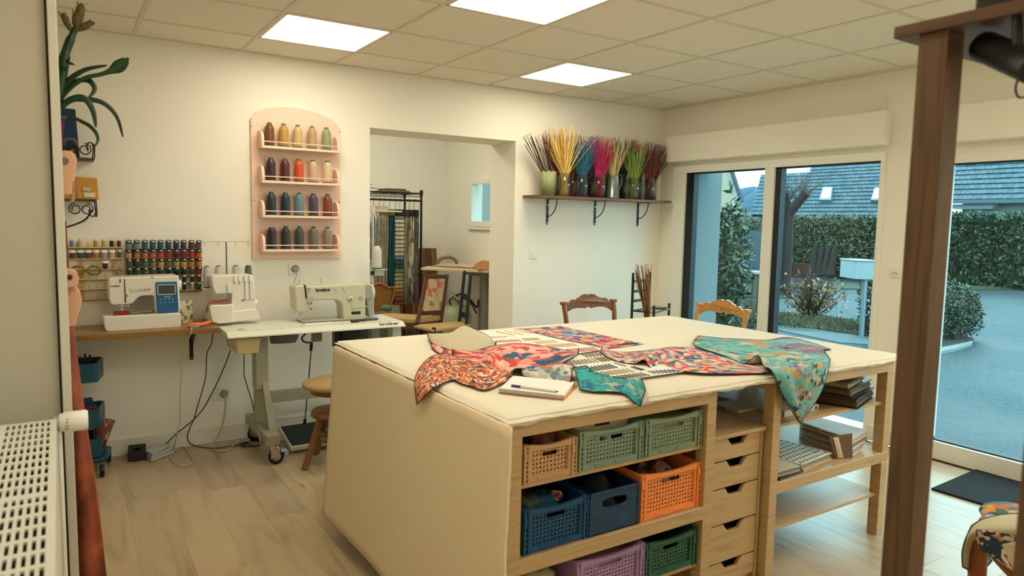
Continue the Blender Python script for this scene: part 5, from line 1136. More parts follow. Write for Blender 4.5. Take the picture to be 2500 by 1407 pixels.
crate('lilac crate on the lowest shelf', -3.255, -2.945, zL2, .150, (.66,.52,.68))
crate('dark green crate on the lowest shelf beside the right leg', -2.938, -2.675, zL2, .140, (.16,.36,.26))
# navy basket
nbk = thing('navy_basket', 'dark blue woven plastic basket with oval handle on the middle shelf', 'basket', (-3.09,-2.85,zM))
x0, x1, z0, z1, y0 = -3.205, -2.985, zM, zM+.152, -2.985; NV = cells('woven navy plastic', ['#0a3a5c','#0d4468','#083250'], (60,60,60), 'Object', sc=1.5, dist=0, rough=.5)
mb = MB(); hx, hz2, ha, hb = (x0+x1)/2, z1-.045, .055, .017
ov = [(hx+ha*max(-1,min(1,1.25*math.cos(a))), hz2+hb*math.sin(a)) for a in [2*math.pi*i/16 for i in range(16)]]
n = 16; O = []
for i in range(16):
    a = 2*math.pi*i/16; c, s = math.cos(a), math.sin(a); k = min((x1-x0)/2/max(abs(c),1e-6), (z1-hz2 if s > 0 else hz2-z0)/max(abs(s),1e-6))
    O.append((hx+k*c, hz2+k*s))
V = [(p[0],y0,p[1]) for p in O]+[(p[0],y0,p[1]) for p in ov]+[(p[0],y0+.005,p[1]) for p in ov]
mb._add(V, [(i,(i+1)%n,n+(i+1)%n,n+i) for i in range(n)]+[(n+i,n+(i+1)%n,2*n+(i+1)%n,2*n+i) for i in range(n)])
for (a, b) in ((O[1],O[3]),(O[5],O[7]),(O[9],O[11]),(O[13],O[15])): pass
mb._add([(x0,y0,z0),(x1,y0,z0),(x1,y0,z1),(x0,y0,z1)]+[(p[0],y0,p[1]) for p in (O[2],O[1],O[3],O[6],O[5],O[7],O[10],O[9],O[11],O[14],O[13],O[15])], [(2,6,5),(3,9,8),(0,12,11),(1,15,14)][:0])
mb.build('front', NV, nbk, True)
MB().box((x0,y0+.001,z0),(x1,y0+.006,z1-.075)).build('front_lower', NV, nbk, True)
MB().box((x0-.002,y0-.003,z1-.006),(x1+.002,y0+.006,z1)).box((x0-.002,y0-.003,z0),(x0+.004,y0+.006,z1)).box((x1-.004,y0-.003,z0),(x1+.002,y0+.006,z1)).build('rim', NV, nbk, True, .002)
for a, b in ((x0,x0+.005),(x1-.005,x1)): MB().box((a,y0,z0),(b,y0+.28,z1)).build('side', NV, nbk, True, .001)
MB().box((x0,y0+.275,z0),(x1,y0+.28,z1)).build('back', NV, nbk, True); MB().box((x0,y0,z0),(x1,y0+.28,z0+.004)).build('base', NV, nbk, True)
# contents
def lump(name, lab, cat, c, r, m, sq=(1,1,1), seed=1):
    mb = MB().ball((0,0,0), 1, 20); rr = random.Random(seed); ph = [rr.uniform(0,6) for _ in range(6)]
    for i, v in enumerate(mb.v):
        k = 1+.16*math.sin(5*v[0]+ph[0])+.13*math.sin(7*v[1]+ph[1])+.12*math.sin(6*v[2]+ph[2]); mb.v[i] = (c[0]+v[0]*r*sq[0]*k, c[1]+v[1]*r*sq[1]*k, c[2]+v[2]*r*sq[2]*k)
    o = mb.build(name, m); tag(o, lab, cat); return o
lump('folded_cloth', 'dark green cloth in the navy basket', 'fabric', (-3.095,-2.86,zM+.085), .09, mat((.05,.09,.08),.9), (1,1,.75), 3)
lump('folded_cloth', 'grey cloth roll at the left in the blue crate', 'fabric', (-3.41,-2.87,zM+.125), .055, mat((.25,.28,.27),.9), (.8,1.4,.6), 5)
lump('folded_cloth', 'teal cloth in the middle of the blue crate', 'fabric', (-3.34,-2.88,zM+.115), .05, mat((.05,.28,.38),.9), (1,1.2,.6), 6)
lump('folded_cloth', 'small floral scrap peeping from the blue crate', 'fabric', (-3.29,-2.90,zM+.135), .022, cells('pink scrap',['#8c3a3a','#c96a50','#2a3a3a','#d8b0a0'],(80,80,80),'Object',sc=1.), (1.3,1,.7), 7)
lump('folded_cloth', 'patterned cloth pile filling the orange crate', 'fabric', (-2.81,-2.86,zM+.105), .09, cells('dark mixed cloth',['#4a2f1c','#5d6058','#2c2a20','#8b5a4a','#7a6a3a','#a08a90'],(30,30,60),'Object',sc=1.3), (1.4,1.1,.75), 8)
lump('folded_cloth', 'mustard cloth at the back of the orange crate', 'fabric', (-2.73,-2.80,zM+.15), .045, mat((.62,.38,.08),.8), (1.2,.8,.7), 9)
lump('folded_cloth', 'pink and beige cloth in the beige crate', 'fabric', (-3.34,-2.88,zS+.085), .055, mat((.56,.36,.32),.8), (.9,1,.85), 10)
lump('folded_cloth', 'dark cloth at the right in the beige crate', 'fabric', (-3.41,-2.84,zS+.075), .045, mat((.20,.16,.08),.8), (1,1,.9), 11)
lump('folded_cloth', 'cream cloth bunched at the left of the lowest shelf', 'fabric', (-3.40,-2.90,zL2+.075), .075, mat((.62,.58,.46),.9), (1.2,1,.9), 12)
for k, x in enumerate((-3.155,-3.105)):
    t = thing('plastic_bottle', 'clear bottle with white cap in the sage crate, %s of two' % ('left','right')[k], 'bottle', (x,-2.94,zS+.006), 0, 'bottles in the sage crate')
    MB().lathe([(0,0),(.020,0),(.021,.07),(.014,.085)], n=18).build('body', mat((.72,.74,.68),.3), t); MB().lathe([(.017,.083),(.017,.112),(.014,.114)], n=18).build('cap', mat((.88,.82,.70),.4), t)
o = MB().box((-3.24,-2.93,zS+.10),(-2.99,-2.75,zS+.150)).build('storage_box', mat((.84,.80,.70),.5), bevel=.012); tag(o, 'white storage box with black label resting in the sage crate', 'box')
o2 = MB().box((-3.15,-2.932,zS+.128),(-3.085,-2.9295,zS+.148)).build('label_strip', BLACK, o, True)
o = MB().box((-2.945,-2.965,zS+.007),(-2.69,-2.72,zS+.12)).build('folded_stack', mat((.55,.58,.44),.8), bevel=.01); tag(o, 'pale green folded stack filling the right sage crate', 'fabric')
o = MB().box((-3.235,-2.965,zL2+.007),(-2.97,-2.72,zL2+.12)).build('folded_stack', mat((.62,.50,.56),.8), bevel=.01); tag(o, 'mauve folded stack filling the lilac crate', 'fabric')
# ================================================================ RIGHT SIDE OF THE ISLAND
zU, zD = .6481, .4081
def slab(name, lab, cat, P, z0, z1, m, tilt=0, bev=.001, grp=None, edge=None):
    o = MB().xy(P, z0, z1).build(name, m, bevel=bev); tag(o, lab, cat, grp); return o
def quad(cx, cy, w, d, a):
    c, s = math.cos(a), math.sin(a); return [(cx+x*c-y*s, cy+x*s+y*c) for x, y in ((-w/2,-d/2),(w/2,-d/2),(w/2,d/2),(-w/2,d/2))]
def book(lab, cx, cy, w, d, a, z0, h, mc, mp=(.62,.56,.44), grp='sample binders on the right shelf'):
    t = thing('sample_binder', lab, 'binder', (cx,cy,z0), 0, grp)
    MB().xy(quad(cx,cy,w,d,a), z0, z0+.003).build('back_cover', mc, t, True); MB().xy(quad(cx,cy,w,d,a), z0+h-.003, z0+h).build('front_cover', mc, t, True)
    n = 7
    for k in range(n):
        za = lerp(z0+.003, z0+h-.003, k/n); zb3 = lerp(z0+.003, z0+h-.003, (k+.82)/n); c = tuple(x*(.75+.25*((k*37) % 5)/4) for x in mp)
        MB().xy(quad(cx+.004*math.sin(k*3),cy+.003*math.cos(k*5),w*.965,d*.965,a), za, zb3).build('page_block', mat(c,.8), t, True)
    return t
BKC = mat((.03,.03,.03),.35); 
book('thick black sample binder, bottom of the stack on the upper right shelf', -1.60,-2.80,.30,.34,.30,zU,.050,BKC,(.42,.36,.27))
book('black sample binder, middle of the stack on the upper right shelf', -1.61,-2.79,.29,.33,.24,zU+.051,.040,BKC,(.55,.48,.36))
tb = book('glossy film covered sample binder on top of the stack', -1.67,-2.81,.25,.31,.28,zU+.092,.032,mat((.25,.22,.19),.08),(.72,.66,.52))
gs = slab('black_folder', 'black folder lying behind the glossy binder stack', 'folder', quad(-1.50,-2.62,.20,.24,.1), zU+.092, zU+.12, mat((.06,.07,.08),.25))
slab('white_box', 'flat white box with a black square beneath the hanging turquoise scarf', 'box', quad(-1.98,-2.86,.24,.13,.0), zU, zU+.026, mat((.82,.80,.76),.4))
MB().box((-1.885,-2.927,zU+.006),(-1.872,-2.9245,zU+.020)).build('mark', BLACK, bpy.data.objects['white_box.003'] if 'white_box.003' in bpy.data.objects else None, True) if 'white_box.003' in bpy.data.objects else None
slab('white_tray', 'thin white tray under the flat white box', 'tray', quad(-2.10,-2.72,.25,.13,.0), zU, zU+.012, mat((.8,.78,.72),.4))
# lower right shelf
sb = book('flat white sample book with rows of dark dots on the lower right shelf', -1.90,-2.80,.27,.30,.12,zD,.028,mat((.84,.80,.70),.4),(.74,.70,.60),None)
mb = MB(); c, s = math.cos(.12), math.sin(.12)
for i in range(9):
    for j in range(9):
        x, y = -.11+.028*i, -.13+.031*j; X_, Y_ = -1.90+x*c-y*s, -2.80+x*s+y*c; mb.box((X_-.006,Y_-.006,zD+.0282),(X_+.006,Y_+.006,zD+.0288))
q = mb.build('printed_dots', mat((.12,.18,.20),.5), sb, True); q['kind'] = 'stuff'
book('cream catalogue on a black folder at the left of the lower right shelf', -2.13,-2.84,.17,.28,-.0,zD+.012,.022,mat((.80,.76,.66),.4),(.70,.66,.58),None)
slab('black_folder', 'thin black folder under the cream catalogue', 'folder', quad(-2.12,-2.85,.18,.27,.08), zD+.0002, zD+.010, BKC)
bf = thing('document_case', 'clear document case with brown dividers on the lower right shelf', 'file', (-1.62,-2.78,zD))
CLR = VG
MB().hexa([(-1.80,-2.90,zD),(-1.795,-2.90,zD),(-1.73,-2.55,zD),(-1.735,-2.55,zD),(-1.80,-2.90,zD+.14),(-1.795,-2.90,zD+.14),(-1.73,-2.55,zD+.14),(-1.735,-2.55,zD+.14)]).build('clear_wall', CLR, bf, True)
MB().hexa([(-1.735,-2.945,zD),(-1.655,-2.975,zD),(-1.653,-2.968,zD),(-1.733,-2.938,zD),(-1.775,-2.93,zD+.105),(-1.648,-2.965,zD+.112),(-1.646,-2.958,zD+.112),(-1.773,-2.923,zD+.105)]).build('divider', mat((.42,.32,.25),.6), bf, True, .002)
MB().hexa([(-1.722,-2.9465,zD+.002),(-1.700,-2.959,zD+.002),(-1.702,-2.962,zD+.005),(-1.724,-2.95,zD+.005),(-1.752,-2.936,zD+.10),(-1.725,-2.945,zD+.10),(-1.727,-2.949,zD+.095),(-1.754,-2.940,zD+.095)]).build('clip', mat((.82,.78,.70),.5), bf, True)
for k in range(6):
    o = MB().hexa([(-1.645+.002*k,-2.972+.003*k,zD+.002+.014*k),(-1.50+.005*k,-2.935,zD+.010+.014*k),(-1.47,-2.70,zD+.010+.014*k),(-1.60,-2.66,zD+.002+.014*k),(-1.645+.002*k,-2.972+.003*k,zD+.012+.014*k),(-1.50+.005*k,-2.935,zD+.018+.015*k),(-1.47,-2.70,zD+.018+.015*k),(-1.60,-2.66,zD+.012+.014*k)]).build('magazine', mat([(.84,.82,.76),(.72,.66,.58),(.86,.84,.80),(.60,.52,.48),(.84,.80,.72),(.80,.77,.73)][k],.5))
    tag(o, 'magazine in the fanned pile against the document case, %s from the bottom' % ordn[k], 'magazine', 'fanned magazines')
# things on the drawer top and behind it
slab('film_sheet', 'glossy clear film sheets lying on the middle shelf behind the drawer top', 'film', quad(-2.17,-2.56,.18,.30,.1), zU+.001, zU+.006, mat((.42,.45,.47),.03))
slab('blue_tray', 'dark blue tray standing behind the drawer cabinet', 'tray', quad(-2.44,-2.05,.30,.28,.0), zU-.015, zU+.02, mat((.03,.12,.17),.3))
mb = MB(); rr = random.Random(5)
for k in range(16): mb.box((-2.23+rr.uniform(-.008,.008),-2.50,zU+.004+.0075*k),(-2.08,-2.32+rr.uniform(-.01,.01),zU+.0095+.0075*k))
for k in range(30): mb.tube([(-2.225,-2.50+.006*k,zU+.01+.004*(k % 25)),(-2.26,-2.49+.006*k,zU+.01+.004*(k % 25)+rr.uniform(-.01,.01))], .0015, 4)
o = mb.build('swatch_stack', mat((.02,.03,.03),.9)); tag(o, 'stack of fringed black swatches behind the island leg', 'swatches', None, 'stuff')
# ================================================================ ON THE WORKTOP
PIPE = mat((.04,.05,.06), .7)
CRM = mat((.76,.72,.60), .9, bump=.15, bscale=300)
tz = lambda px, py, h=0.: pZ(px, py, ZT+.004+h)
hy = lambda px, py, d=.012: pY(px, py, -3.018-d); hxp = lambda px, py: pX(px, py, -3.612)
def strip(T, B, n=5, bow=.0, fold=0., ph=0):
    rows = []
    for j in range(n):
        v = j/(n-1); r = []
        for i, (a, b) in enumerate(zip(T, B)):
            p = a.lerp(b, v); p = Vector(p); 
            if 0 < j < n-1: p.z += bow*math.sin(math.pi*v)+fold*max(0, math.sin(i*1.9+v*4+ph))
            r.append(p)
        rows.append(r)
    return rows
PET1 = cells('pink petal print', ['#e8a894','#ec9a80','#dc3a34','#eeb8a6','#1f5a78','#f0c0ae','#e0527a','#b04a50','#e8a08c','#e2604a'], (1,1,1), sc=5.5, dist=.18)
PET2 = cells('floral petal print', ['#e4b8a8','#d8385a','#2a8a84','#f0d0bc','#e87a9a','#1f5f78','#c8d8c0','#d83a30','#48a898','#f0a060'], (1,1,1), sc=9, dist=.2)
CONF = cells('orange confetti print', ['#e06a20','#c8401c','#f0c8a0','#3a2a40','#e88a3a','#f0e0c8','#8c2a24','#1f4a5c','#e0782c'], (1,1,1), sc=18, dist=.2)
KOI = cells('teal marbled print', ['#1f9a98','#28a8a0','#0f7f94','#b8b09a','#2ca49c','#0f5f88','#208f96'], (1,1,1), sc=4.5, dist=.9, seed=2)
GREYK = cells('grey blue fish print', ['#7f9a9c','#c0c0b0','#d86a34','#6a8488','#e0d8c8','#14607c'], (1,1,1), sc=5, dist=.7)
TUR = cells('turquoise pond print', ['#68b0ae','#72b8b2','#5aa4a2','#98a87a','#6cb2ae','#d8903c','#9a6484','#7cb8b0','#c8c0a0','#60aaa8','#2c4a50'], (1,1,1), sc=4.2, dist=.9, seed=1)
SHEETM = cells('bright abstract print', ['#e8663a','#1f6fa8','#e8a890','#c82a5a','#f0a040','#1a4f80','#e8c0a8','#58a8c0','#d84a6a','#c0c0a0'], (1,1,1), sc=9, dist=.3)
V3 = lambda L, f=tz: [f(*q) for q in L]
# flat printed sheet, cards
sh = sheet('printed_sheet', 'flat bright abstract printed sheet lying at the middle of the worktop', 'fabric', strip(V3([(1255,803),(1310,800),(1368,796)]), V3([(1484,851),(1528,846),(1572,840)]), 4), SHEETM, th=.001)
P = [tz(1500,844,.0015),tz(1535,842,.0015),tz(1560,838,.0015),tz(1528,837,.0015)]
MB().hexa([p for p in P]+[p+Vector((0,0,.0006)) for p in P]).build('black_label', mat((.10,.12,.12),.5), sh, True)
CARD = mat((.93,.92,.88), .5)
def card(lab, P, h):
    Q = [pZ(a, b, ZT+.0035+h) for a, b in P]
    o = MB().hexa(Q+[p+Vector((0,0,.0025)) for p in Q]) if len(Q) == 4 else None
    o = o.build('swatch_card', CARD); tag(o, lab, 'sample card', 'colour sample cards'); return o
c1 = card('upper white card with yellow, orange and red piping samples', [(1165,842),(1168,812),(1262,805),(1478,857)][::-1], .0005)
c1b = card('middle white card running down beside the printed sheet', [(1300,880),(1180,842),(1250,820),(1484,853)][::-1], .0032)
c2 = card('lower white card with dark brown, black and navy piping samples', [(1366,884),(1478,858),(1672,908),(1522,929)], .008)
def samples(cardo, a, b, n, ca, cb, d, h):
    for i in range(n):
        t = i/max(n-1,1); px, py = lerp(a[0],b[0],t), lerp(a[1],b[1],t); p, q = pZ(px,py,ZT+h), pZ(px+d[0],py+d[1],ZT+h)
        c = tuple(round(lerp(x,y,round(t*3)/3),2) for x, y in zip(ca, cb))
        MB().bar(p, q, .0042, .0025).build('piping_sample', mat(c,.6), cardo, True)
H1, H2 = .0082, .0165
samples(c1,(1212,810),(1254,806),3,(.85,.68,.20),(.88,.74,.30),(44,9),H1); samples(c1,(1196,823),(1240,821),6,(.80,.74,.60),(.78,.70,.50),(10,2),H1)
samples(c1b,(1204,832),(1262,829),9,(.68,.22,.12),(.80,.30,.16),(11,5),H1+.002); samples(c1b,(1274,827),(1308,825),7,(.66,.58,.32),(.70,.62,.36),(12,5),H1+.002)
samples(c1b,(1303,834),(1350,831),8,(.78,.60,.18),(.82,.66,.34),(12,6),H1+.002); samples(c1b,(1332,842),(1396,838),10,(.80,.40,.12),(.84,.48,.14),(14,7),H1+.002)
samples(c1b,(1383,853),(1446,848),10,(.36,.14,.10),(.78,.20,.12),(16,8),H1+.002)
samples(c2,(1420,865),(1462,861),6,(.34,.24,.20),(.42,.30,.26),(15,7),H2); samples(c2,(1374,883),(1442,875),9,(.30,.30,.22),(.64,.58,.40),(19,9),H2); samples(c2,(1451,874),(1475,871),4,(.28,.20,.18),(.40,.24,.20),(22,9),H2)
samples(c2,(1417,899),(1484,889),9,(.06,.08,.09),(.10,.16,.34),(23,9),H2); samples(c2,(1457,909),(1528,900),9,(.62,.58,.48),(.76,.72,.62),(22,8),H2); samples(c2,(1497,919),(1562,910),8,(.22,.20,.18),(.50,.47,.40),(24,7),H2)
samples(c2,(1500,886),(1500,886),1,(.46,.54,.54),(.4,.5,.5),(28,8),H2); samples(c2,(1540,896),(1546,895),2,(.16,.28,.30),(.2,.3,.3),(28,8),H2); samples(c2,(1582,906),(1640,902),7,(.52,.50,.56),(.20,.28,.50),(18,6),H2)
# scarves
sheet('scarf', 'orange confetti print scarf whose tip hangs over the left end of the worktop', 'scarf',
  strip([hxp(1011,948),tz(1016,915,.004),tz(1035,886,.006),tz(1062,867,.006),tz(1110,864,.012),tz(1160,870,.016),tz(1205,884,.012),tz(1246,900,.01)],
        [hxp(1018,988),hxp(1042,962),tz(1066,944,.004),tz(1104,928,.004),tz(1124,936,.004),tz(1152,944,.004),tz(1190,952,.003),tz(1256,921,.003)], 6, .006, .010, 1), CONF, back=CRM, piping=PIPE, group='printed scarves on the worktop')
sheet('scarf', 'cream underside of a folded scarf heaped at the left of the worktop', 'scarf',
  strip(V3([(1044,821,.012),(1066,815,.02),(1100,812,.03),(1131,795,.05),(1162,806,.05),(1194,822,.04),(1211,842,.018)]), V3([(1045,824,.010),(1056,839,.012),(1086,850,.018),(1118,861,.012),(1150,862,.010),(1180,853,.012),(1209,845,.012)]), 6, .018), CRM, back=PET1, piping=PIPE, group='printed scarves on the worktop')
sheet('scarf', 'dark pink rolled edge of scarf under the cream fold', 'scarf',
  strip(V3([(1052,842,.010),(1068,842,.016),(1090,850,.014),(1116,862,.01)]), V3([(1054,850,.002),(1068,861,.002),(1088,866,.002),(1112,868,.002)]), 4, .010), PET1, back=CRM, piping=PIPE, group='printed scarves on the worktop')
sheet('scarf', 'pink petal print scarf rumpled across the middle of the worktop', 'scarf',
  strip(V3([(1104,868,.010),(1165,855,.025),(1200,846,.035),(1250,839,.045),(1300,841,.045),(1350,850,.04),(1392,858,.025),(1412,864,.02)]), V3([(1106,872,.010),(1162,889,.014),(1196,894,.018),(1212,922,.006),(1240,923,.006),(1262,900,.030),(1330,905,.014),(1410,868,.016)]), 7, .010, .022, .6), PET1, back=CRM, piping=PIPE, group='printed scarves on the worktop')
sheet('scarf', 'grey blue fish print scarf end beside the notepad', 'scarf',
  strip(V3([(1262,898,.02),(1300,893,.03),(1340,892,.03),(1375,888,.03),(1402,896,.035)]), V3([(1276,918,.004),(1310,927,.004),(1345,931,.004),(1372,933,.008),(1392,936,.010)]), 5, .012, .006), GREYK, back=CRM, piping=PIPE, group='printed scarves on the worktop')
sheet('scarf', 'teal marbled scarf under the lower card with its blue tip over the front edge', 'scarf',
  strip([tz(1400,899,.034),tz(1440,893,.006),tz(1485,905,.004),tz(1530,917,.004),tz(1562,920,.004),hy(1576,952,.004)], [tz(1416,951,.006),tz(1450,957,.004),tz(1490,957,.006),tz(1524,962,.004),hy(1548,982),hy(1564,993)], 6, .004, .006), KOI, back=CRM, piping=PIPE, group='printed scarves on the worktop')
sheet('scarf', 'pink, green and red petal print scarf beside the turquoise scarf', 'scarf',
  strip(V3([(1470,856,.022),(1530,860,.016),(1590,855,.010),(1645,848,.006),(1700,853,.006),(1745,864,.006),(1805,884,.004),(1872,902,.003)]), V3([(1466,861,.016),(1500,880,.014),(1546,889,.014),(1573,879,.034),(1594,902,.006),(1660,906,.010),(1740,913,.006),(1882,911,.003)]), 6, .006, .008), PET2, back=CRM, piping=PIPE, group='printed scarves on the worktop')
Lf = [tz(1706,820),tz(1694,838),tz(1700,853),tz(1765,868,.008),tz(1815,888,.006),tz(1850,868,.040),tz(1864,894,.014),hy(1884,906,.004),hy(1906,956),hy(1929,996),hy(1950,1031)]
Rf = [tz(2029,854),tz(2012,858),tz(2016,864),tz(2020,868),tz(2023,873),tz(2025,877),tz(2026,881),hy(2024,896,.006),hy(2010,946),hy(1986,990),hy(1952,1032)]
rows = []
for j, (a, b) in enumerate(zip(Lf, Rf)):
    r = []
    for i in range(7):
        u = i/6; p = a.lerp(b, u)
        if j == 0 : p = tz(*[(1706,820),(1760,826),(1820,829),(1870,831),(1925,824,.012),(1985,838),(2029,854)][i])
        if 0 < j < 7: p.z = max(p.z if i in (0,6) else 0, ZT+.005+.012*max(0, math.sin(i*1.3+j*.9)))
        if j >= 7: p.y += -.014*abs(math.sin(i*1.7+j*.4)) if 0 < i < 6 else 0
        if 0 < i < 6 and j == 5: p.z = ZT+.034*(1-u)**2+.008
        r.append(p)
    rows.append(r)
sheet('scarf', 'large turquoise pond print scarf hanging in a point over the front edge', 'scarf', rows, TUR, back=CRM, piping=PIPE, group='printed scarves on the worktop')
# notepad and pen
npd = thing('notepad', 'white spiral notepad with orange cover at the front of the worktop', 'notepad', tuple(tz(1310,955)))
Q = [tz(1217,958,.0),tz(1376,976,.0),tz(1410,940,.0),tz(1252,925,.0)]
up = lambda z: [p+Vector((0,0,z)) for p in Q]
MB().hexa(up(-.003)+up(0)).build('back_cover', mat((.92,.50,.15),.5), npd, True)
Qi = [Q[0].lerp(Q[2],.01), Q[1].lerp(Q[3],.02), Q[2].lerp(Q[0],.035), Q[3].lerp(Q[1],.01)]
MB().hexa([p+Vector((0,0,.0002)) for p in Qi]+[p+Vector((0,0,.012)) for p in Qi]).build('page_block', mat((.93,.92,.89),.7), npd, True)
dirx = (Q[1]-Q[0]).normalized(); dn = dirx.cross(Vector((0,0,1)))*1.0
mb = MB()
for k in range(34):
    c = Q[0].lerp(Q[1], (k+.5)/34)+Vector((0,0,.005))
    mb.tube([c+dn*(.008*math.cos(a))+Vector((0,0,.009*math.sin(a))) for a in [2*math.pi*i/8 for i in range(8)]], .0012, 4, True)
o = mb.build('spiral_binding', mat((.45,.44,.42),.4), npd, True)
pn = thing('pen', 'white ballpoint pen with violet cap lying on the notepad', 'pen', tuple(tz(1300,950,.016)))
a, b = tz(1249,942,.0165), tz(1364,957,.0165); 
MB().cyl(a.lerp(b,.19), a.lerp(b,.94), .0042, 12).build('barrel', mat((.84,.82,.76),.3), pn, True); MB().cyl(a, a.lerp(b,.2), .0046, 12, .0052).build('cap', mat((.22,.16,.42),.4), pn, True); MB().cyl(a.lerp(b,.94), b, .0038, 10, .0008).build('tip', mat((.35,.33,.3),.3), pn, True)
# ================================================================ LEFT FOREGROUND
RW_ = mat((.84,.84,.79), .35, name='radiator enamel')
ra = thing('radiator', 'white panel radiator with slotted top grille in the left foreground', 'radiator', (-4.77,-3.4,.28))
ya, yb = -4.40, -2.45; xa2, xb2 = -4.832, -4.704; zr = .88
MB().box((xb2-.012,ya,.28),(xb2,yb,zr-.005)).build('front_panel', RW_, ra, True, .003)
MB().box((xa2,ya,.28),(xa2+.012,yb,zr-.005)).build('rear_panel', RW_, ra, True, .003)
MB().box((xa2+.012,yb-.008,.30),(xb2-.012,yb,zr-.004)).build('end_cover', RW_, ra, True); MB().box((xa2+.012,ya,.30),(xb2-.012,ya+.008,zr-.004)).build('end_cover', RW_, ra, True)
MB().box((xa2+.012,ya+.01,.34),(xb2-.012,yb-.01,zr-.07)).build('convector', mat((.12,.14,.11),.7), ra, True)
mb = MB(); n = 8
for k in range(n+1):
    x = lerp(xa2+.012, xb2-.012, k/n); mb.box((x-.0032,ya,zr-.004),(x+.0032,yb,zr))
mb.box((xa2,ya,zr-.006),(xa2+.014,yb,zr+.001)).box((xb2-.014,ya,zr-.006),(xb2,yb,zr+.001))
y = yb; i = 0
while y > ya: mb.box((xa2+.01,y-(.028 if i % 11 == 10 else .016),zr-.0045),(xb2-.01,y,zr+.0003)); y -= .060; i += 1
g = mb.build('grille', RW_, ra, True)
v = pY(150,1032,-2.43); VZ = v.z
tvv = thing('radiator_valve', 'white thermostatic valve head at the far end of the radiator', 'valve', (-4.66,-2.43,VZ))
MB().lathe([(.022,0),(.026,.004),(.026,.010),(.029,.012),(.029,.064),(.026,.070)], (-4.698,-2.43,VZ), 28, 'x').build('head', WHITE, tvv, True)
MB().lathe([(.020,0),(.020,.014)], (-4.710,-2.43,VZ), 20, 'x').build('collar', mat((.75,.75,.7),.3,.5), tvv, True)
mb = MB()
for k in range(4): mb.box((-4.685+.001*k,-2.4595,VZ-.014+.009*k),(-4.676,-2.4585,VZ-.012+.009*k))
mb.build('scale_marks', INK, tvv, True)
MB().cyl((-4.70,-2.43,VZ-.02),(-4.70,-2.43,.0),.008,10).build('pipe', WHITE, tvv, True)
# rust velvet curtain
VELN = NT('rust velvet'); vv = VELN.coord((1,1,1)); no = VELN.n('TexNoise', i_Scale=11., i_Detail=5.); VELN.l(vv, no.inputs['Vector'])
VELN.l(VELN.ramp(no.outputs['Fac'], [(.32,(.28,.10,.05)),(.52,(.49,.21,.11)),(.72,(.62,.33,.20))]), VELN.b.inputs['Base Color']); VELN.b.inputs['Roughness'].default_value = .7; VELN.b.inputs['Sheen Weight'].default_value = .8; VELN.b.inputs['Sheen Tint'].default_value = lin((.8,.45,.3)); VEL = VELN.m
edge = [(162,540),(167,620),(172,700),(180,800),(193,900),(207,1000),(222,1100),(237,1200),(249,1300),(260,1400)]
E_ = [pY(a, b, -2.14) for a, b in edge]; last = E_[-1]+(E_[-1]-E_[-2])*1.0; 
while last.z > .02: E_.append(last.copy()); last = last+(E_[-1]-E_[-2])
cu_rows = []
for j, e in enumerate(E_):
    r = []
    for i in range(13):
        u = i/12; x = lerp(-4.80, e.x, u); r.append(Vector((x, -2.16+.035*math.sin(u*12+j*.25)*(.4+.6*j/len(E_))+.01, e.z)))
    cu_rows.append(r)
cu = sheet('curtain', 'rust velvet curtain hanging behind the partition edge', 'curtain', cu_rows, VEL, k=3, th=.006)
# pink scalloped plates
PKW = mat((.86,.66,.54), .5, name='pale pink paint')
def plate2(lab, outl, hole, hc, y):
    t = thing('pink_plate', lab, 'wall hook', tuple(pY(150, outl[0][1], y))); c = pY(*hole, y); r = hc
    P = [pY(a, b, y) for a, b in outl]; MB().xz([(p.x, p.z) for p in P], y, y+.02).build('board', PKW, t, True, .004)
    MB().lathe([(r,-.003),(r,.0)], (c.x, y, c.z), 18, 'y').build('peg_hole', mat((.22,.12,.08) if r < .009 else (.45,.42,.36),.6), t, True)
plate2('upper pink wooden hook plate with round hole at the partition edge', [(136,372),(158,367),(174,369),(184,377),(188,390),(186,408),(182,432),(177,452),(175,476),(136,478)], (158,393), .011, -2.235)
plate2('middle pink wooden round lobed plate with dark hole at the partition edge', [(140,664),(160,656),(176,656),(187,664),(193,680),(190,695),(184,702),(140,704)], (170,677), .008, -2.235)
plate2('lower pink wooden plate with rounded shoulder at the partition edge', [(140,703),(170,697),(186,700),(196,714),(200,735),(196,756),(188,775),(184,797),(140,800)], (154,760), .003, -2.215)
MB().cyl(pY(178,470,-2.22), pY(176,492,-2.22), .006, 8).build('tag_cord', mat((.7,.55,.4),.7), bpy.data.objects['pink_plate'], True)
